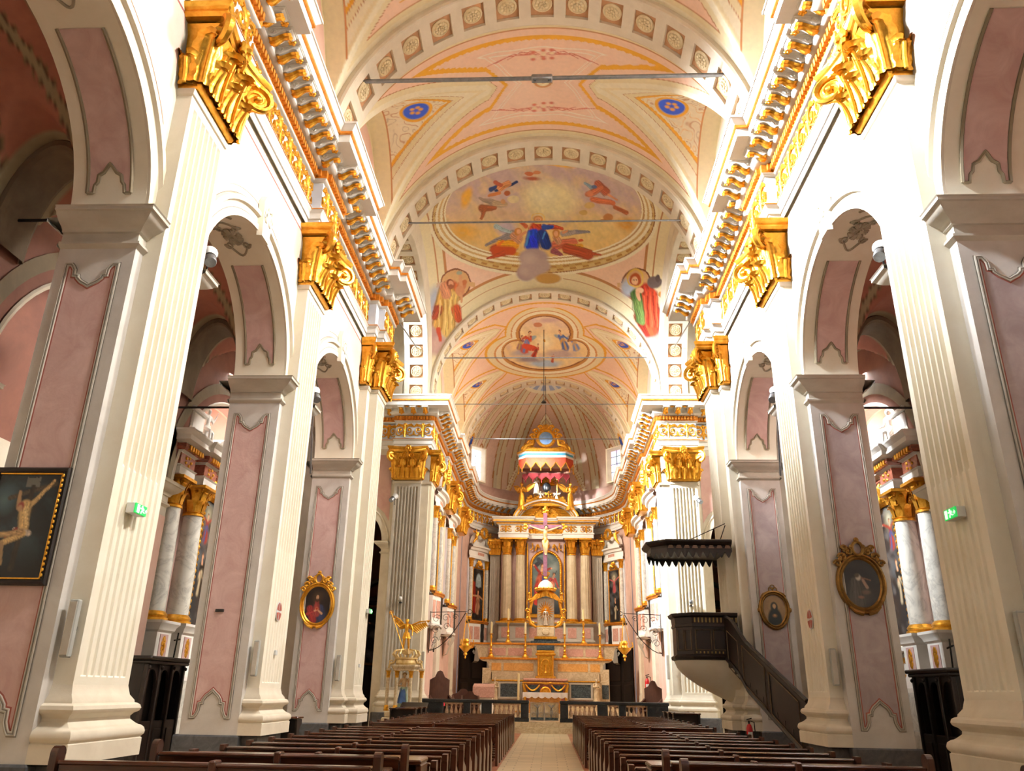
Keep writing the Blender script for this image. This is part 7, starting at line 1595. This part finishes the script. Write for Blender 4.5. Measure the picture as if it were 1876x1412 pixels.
# ---------------------------------------------------------------- wrought iron brackets with hanging lamps
for s,nm in ((-1,'left'),(1,'right')):
    bx,by=s*5.5,39.3
    t=thing('iron_bracket','scrolled wrought iron bracket projecting from the %s chancel wall'%nm,'bracket',(bx,by,4.5));b=MB();k=-s
    b.tube([(bx,by,5.15),(bx+k*1.75,by,5.2)],.018,6);b.tube([(bx,by,3.3),(bx,by,5.2)],.02,6)
    b.tube([(bx+k*1.7*u,by,3.4+1.75*u**1.8) for u in np.linspace(0,1,9)],.02,6)
    for x,z,r in ((.3,4.85,.22),(.3,4.35,.24),(.25,3.85,.2),(.75,4.9,.2),(.8,4.5,.17),(1.2,4.95,.15),(.55,3.95,.12)):
        b.tube([(bx+k*(x+r*math.cos(q)*(1-q/10)),by,z+r*math.sin(q)*(1-q/10)) for q in np.linspace(0,8.5,20)],.012,5)
    b.tube([(bx+k*1.9+.1*math.cos(q),by,5.2+.1*math.sin(q)) for q in np.linspace(0,6,10)],.018,5);b.build('scrollwork',IRON,t)
    t=thing('sanctuary_lamp','hanging brass sanctuary lamp on chains at the %s iron bracket'%nm,'hanging lamp',(bx+k*1.75,by,3.4));cx=bx+k*1.75;b=MB()
    for q in range(3): a=q*2.1;b.tube([(cx,by,5.1),(cx+.12*math.cos(a),by+.12*math.sin(a),4.5),(cx+.26*math.cos(a),by+.26*math.sin(a),3.75)],.012,4)
    for z in (5.1,4.95,4.8,4.65): b.ball((cx,by,z),.035,6,4)
    b.build('chains',GOLD,t)
    b=MB();b.lathe([(.02,0),(.05,.06),(.03,.12),(.1,.2),(.06,.28),(.16,.38),(.3,.52),(.32,.58),(.2,.6),(.14,.7),(.18,.8),(.12,.9)],(cx,by,3.05),16)
    for q in range(3): a=q*2.1;b.tube([(cx+.22*math.cos(a),by+.22*math.sin(a),3.62),(cx+.4*math.cos(a),by+.4*math.sin(a),3.7),(cx+.36*math.cos(a),by+.36*math.sin(a),3.9)],.03,6)
    b.build('lamp_bowl',GOLD,t)
    b=MB();b.ball((s*5.86,43.6,3.85),.01,4,3);b.bbox(min(s*5.85,s*5.79),max(s*5.85,s*5.79),43.2,43.3,3.5,4.1,.01);b.bbox(min(s*5.85,s*5.79),max(s*5.85,s*5.79),43.0,43.5,3.78,3.9,.01)
    if s<0: tag(b.build('wall_cross',IRON,None,.3),'black iron cross hanging on the left chancel wall','cross')
# choir seats left and right behind the rail
STALLW=mat('stall_oak','#4e2b1a','#38190f',4,.4,stretch=(5,5,.8))
def throne(loc,rz,lab,w=1.,h=2.1):
    r=local(thing('choir_stall',lab,'stall',loc,rz));PULW=STALLW
    b=MB();b.prism([(-w/2,0),(w/2,0),(w/2,h*.8),(w*.25,h*.86),(w*.12,h*.98),(0,h),(-w*.12,h*.98),(-w*.25,h*.86),(-w/2,h*.8)],lambda x,z:(x,.2,z),lambda x,z:(x,.26,z));b.build('backrest',PULW,r,.3)
    b=MB();b.bbox(-w/2,w/2,-.3,.22,.42,.5,.015);b.build('seat',PULW,r,.3)
    for s in (-1,1): b=MB();b.prism([(-.32,0),(.2,0),(.2,1.0),(.0,.9),(-.3,.8)],lambda y,z:(s*w/2-.04,y,z),lambda y,z:(s*w/2+.04,y,z));b.build('side_panel',PULW,r,.3)
    return r
throne((-4.95,40.3,.44),.5,'carved brown choir seat with pointed back, behind the left rail');throne((-3.95,41.5,.44),.3,'low brown choir seat beside the pointed one, behind the left rail',1.1,1.3)
throne((5.0,40.2,.44),-.6,'dark choir seat behind the right rail',.9,1.8);throne((-3.55,40.4,.44),.1,'small brown stall in front of the pink lectern block',.8,1.2)
for x,y,l in ((-4.9,38.2,'nearer'),(-4.55,38.3,'farther')):
    t=local(thing('votive_candle','%s red glowing votive candle on the left rail'%l,'candle',(x,36.95,1.3) if False else (x,38.2,1.0)));b=MB();b.lathe([(.0,0),(.05,0),(.06,.02),(.06,.12),(.05,.13)],n=12);b.build('glass',MATS.get('red_glow') or emit('red_glow','#e0243a',1.5),t)
b=MB();b.bbox(-5.1,-4.3,38.0,38.45,.44,1.0,.02);tag(b.build('candle_stand',BLACKW,None,.3),'dark stand holding the red votive candles, behind the left rail','stand')
# ---------------------------------------------------------------- side chapel altars seen through the arches
def chapel_altar(s,yc,lab):
    X=9.28;r=local(thing('chapel_altar',lab,'altarpiece',(s*X,yc,0),PI/2 if s<0 else -PI/2))
    b=MB();b.bbox(-2.75,2.75,-.35,1.6,0,.9,.01);b.bbox(-2.75,2.75,-.3,1.6,.9,1.75,.01);b.build('marble_base',MGREY,r,.3)
    b=MB()
    for q in (-1,1):
        for u in (1.42,2.5):
            yy=-.02 if u>2 else -.12
            b.loft([[(q*u-w,yy-w,z),(q*u+w,yy-w,z),(q*u+w,yy+w,z),(q*u-w,yy+w,z)] for z,w in ((1.75,.5),(1.85,.5),(1.9,.47),(2.1,.4),(2.2,.37),(2.8,.37),(2.85,.42),(2.92,.44),(3.0,.5),(3.06,.5))],True,True)
    each(b,'pedestal',WHITE,r)
    b=MB();g=MB()
    for q in (-1,1):
        for u,yy in ((1.42,-.12),(2.5,-.02)):
            b.box(q*u-.2,q*u+.2,yy-.385,yy-.37,2.22,2.76)
            for k in range(9): a=k*.7;g.ball((q*u+.07*math.cos(a),yy-.39,2.5+.17*math.sin(a)),(.05,.02,.06),6,4)
            g.ball((q*u,yy-.4,2.5),(.05,.03,.1),6,4);g.tube([(q*u,yy-.39,2.28),(q*u,yy-.39,2.72)],[.02,.02],5)
    each(b,'inset_panel',MAUVE,r);each(g,'gilt_cartouche',GOLD,r)
    for q in (-1,1):
        for u,yy in ((1.42,-.12),(2.5,-.02)): column(r,(q*u,yy,0),.27,3.06,6.55,.72,MGREY)
        b=MB();b.box(q*1.95-.12,q*1.95+.12,.3,.5,3.06,6.5);b.build('mauve_strip',MAUVE,r,0)
    b=MB();pl=[(-3.0,.6),(-3.0,-.3),(-2.2,-.3),(-2.2,-.1),(-1.8,-.1),(-1.8,-.4),(-1.05,-.4),(-1.05,.2),(1.05,.2),(1.05,-.4),(1.8,-.4),(1.8,-.1),(2.2,-.1),(2.2,-.3),(3.0,-.3),(3.0,.6)]
    b.sweep([(0,6.55),(.04,6.55),(.04,6.72),(.08,6.76),(.0,6.78),(.0,7.1),(.1,7.16),(.14,7.2),(.14,7.3),(.32,7.34),(.32,7.46),(.42,7.56),(.42,7.6),(-.5,7.62)],pl,1);b.build('entablature',WHITE,r,.4)
    b=MB();b.sweep([(.003,6.8),(.01,6.8),(.01,7.08),(.003,7.08)],pl,1);b.sweep([(.1,7.13),(.17,7.2),(.15,7.29)],pl,1);b.build('red_marble_frieze',MBROWN,r,.3)
    g=MB()
    for q in (-1,1):
        for u,yy in ((1.42,-.4),(2.6,-.3)):
            for k in range(10): a=k*.63;g.ball((q*u+.16*math.cos(a*2),yy-.02,6.94+.1*math.sin(a*3)),(.05,.03,.04),6,4)
            for k in range(6): g.bbox(q*u-.36+.14*k,q*u-.28+.14*k,yy-.2,yy-.08,7.15,7.28,.01)
    each(g,'gilt_frieze',GOLD,r)
    b=MB();T=np.linspace(.35,PI-.35,17)
    b.loft([[(-(1.3+e)*math.cos(t),-y,7.25+(.95+e)*math.sin(t)) for e,y in ((-.15,.0),(-.15,.2),(-.05,.3),(.05,.35),(.05,-.3))] for t in T],False);b.build('pediment',WHITE,r,.4)
    for q in (-1,1):
        b=MB();b.bbox(q*2.35-.35,q*2.35+.35,-.3,.4,7.6,8.3,.04);b.bbox(q*2.35-.42,q*2.35+.42,-.36,.45,8.3,8.42,.03);b.build('attic_block',WHITE,r,.3)
        figure('stucco_figure',WHITE,r,(q*1.75,-.25,7.55),1.1,q*.4,dict(kl=(-.06,-.2,.42),fl=(-.06,-.22,.12),kr=(.08,-.16,.36),fr=(.1,-.1,.03),hl=(-.28,-.1,.6),hr=(.25,-.05,.95)),robe=(.2,.58,.18,.1),vox=.02)
    b=MB();frame_rect(b,-.5,.5,3.0,6.5,.42,.16)
    for q in (-1,1):
        for k in range(22): b.ball((q*.62,-.14,3.1+.155*k),(.06,.05,.06),6,4);b.ball((q*.8,-.14,3.1+.155*k),(.05,.04,.06),6,4)
    shell(b,(0,-.1,6.6),.5);b.xf(Matrix.Translation((0,.1,0)));b.build('gilt_frame',GOLD,r,.6)
    picture('canvas',1.0,3.5,pic_saint('#8a2f28','#2c4a7a','#23262b','#a8a48e'),r,(0,.09,3.0),(0,0,0),40,80)
    b=MB();b.box(-2.6,2.6,.45,.6,1.75,7.5);b.build('back_wall',PALEPINK,r,0)
    b=MB()
    for q in (-1,1):
        b.tube([(q*1.08,.2,3.2+.5*k+.0) for k in range(7)],.06,6)
        for k in range(7): b.tube([(q*(1.12+.14*math.cos(t)*(1-t/9)),.15,3.3+.48*k+.16*math.sin(t)*(1-t/9)) for t in np.linspace(0,7,12)],.04,5)
    b.build('scrolled_border',WHITE,r)
    b=MB();b.bbox(-1.0,1.0,-.2,.4,1.75,1.9,.03);b.bbox(-.9,.9,-.1,.4,1.9,2.7,.03);b.bbox(-1.02,1.02,-.3,.4,2.7,2.85,.03);b.build('altar_shelf',WHITE,r,.3)
    g=MB()
    for z in (2.1,2.5):
        for k in range(9): g.tube([(-.8+.2*k+.08*math.cos(t)*(1-t/9),-.12,z+.1*math.sin(t)*(1-t/9)) for t in np.linspace(0,7,10)],.03,5)
    g.build('gilt_relief',GOLD,r);return r
chapel_altar(-1,21.65,'marble columned side altar seen through the left arch beyond the nearest pier');chapel_altar(1,21.65,'marble columned side altar with bright gilt frame seen through the right arch')
# transept altar glimpsed beside the pulpit and dark screens beyond the crossing arches
for s,nm in ((-1,'left'),(1,'right')):
    r=local(thing('transept_altar','dim altar screen with dark picture deep inside the %s crossing arch'%nm,'altarpiece',(s*8.9,45.4,0)))
    b=MB();b.bbox(-1.6,1.6,-.1,.4,0,2.6,.03);b.bbox(-1.7,1.7,-.2,.4,2.6,2.8,.03);b.bbox(-1.5,1.5,.1,.4,2.8,6.2,.02);b.bbox(-1.65,1.65,-.1,.45,6.2,6.5,.04);b.build('screen',PULW,r,.3)
    b=MB();frame_rect(b,-.95,.95,3.0,5.9,.14,.08);b.v=[(x,y+.1,z) for x,y,z in b.v];b.build('gilt_frame',MATS['aged_gilding'],r,.5)
    picture('canvas',1.9,2.9,pic_saint('#3a2a24','#2c2a30','#141214','#4a463c',False),r,(0,.09,3.0),(0,0,0),30,40)
    b=MB();T=np.linspace(.3,PI-.3,15);b.loft([[(-(1.5+e)*math.cos(t),-y,6.2+(1.3+e)*math.sin(t)) for e,y in ((-.2,.0),(-.1,.15),(.05,.2),(.05,-.4))] for t in T],False);b.build('pediment',PULW,r,.4)
KL,KR,KA,KE,KC,KT,KH,EXPO=7500,2100,350,620,900,8000,2100,-.88
# ---------------------------------------------------------------- light: daylight through the high windows, plus an added fill and canopy beam
w=bpy.data.worlds.new('sky');SC.world=w;w.use_nodes=True;w.node_tree.nodes['Background'].inputs[0].default_value=(.75,.85,1,1);w.node_tree.nodes['Background'].inputs[1].default_value=.35
def area(n,loc,to,sx,sy,p,col=(1,1,1),spread=PI):
    l=bpy.data.lights.new(n,'AREA');l.shape='RECTANGLE';l.size=sx;l.size_y=sy;l.energy=p;l.color=col;l.spread=spread
    o=bpy.data.objects.new(n,l);COL.objects.link(o);o.location=loc;o.rotation_euler=(Vector(to)-Vector(loc)).to_track_quat('-Z','Y').to_euler();return o
WARM,COOL=(1,.96,.9),(.9,.95,1)
for yc in (7.72,14.71,21.68):
    area('daylight_left_window',(-5.85,yc,17.4),(5.9,yc-.8,13.2),1.8,2.0,KL,COOL,1.0)
    area('daylight_right_window',(5.85,yc,17.4),(-5.9,yc,9.),1.8,2.0,KR,WARM,1.5)
for yc in (41.7,48.0):
    area('daylight_left_window',(-5.7,yc,17.8),(4.5,yc+5,9),1.8,2.,KH,(1,.88,.72),1.75)
    area('daylight_right_window',(5.7,yc,17.8),(-5.9,yc+3,9),1.8,2.,KH*.5,(1,.88,.72),1.9)
area('daylight_left_transept',(-11,31.8,18.5),(6.3,37.3,11.6),4,3,KT,COOL,1.0)
area('daylight_right_transept',(11,31.8,18.5),(-5,37,9),4,3,KT*.25,WARM,1.6)
area('canopy_beam',(-5.75,48.0,18.2),(.1,57.0,17.0),1.,1.6,KA,COOL,.36)  # narrow beam added to brighten the altar canopy, not a window of its own
area('entrance_fill',(4.5,-8.5,10),(-5,16,6),7,10,KE,(.84,.92,1))  # fill added behind the camera; the rear wall has no opening
for s,k in ((-1,KC),(1,KC*2.2)):
    area('daylight_chapel',(s*9.75,20.6,10.0),(s*9.2,21.6,4),1.,3.,k,WARM if s<0 else (1,.98,.94))
SC.view_settings.view_transform='Standard';SC.view_settings.look='None';SC.view_settings.exposure=EXPO;SC.view_settings.gamma=1
SC.cycles.use_denoising=True;SC.cycles.max_bounces=7;SC.cycles.diffuse_bounces=5;SC.cycles.glossy_bounces=3;SC.cycles.sample_clamp_indirect=8;SC.cycles.caustics_reflective=False;SC.cycles.caustics_refractive=False
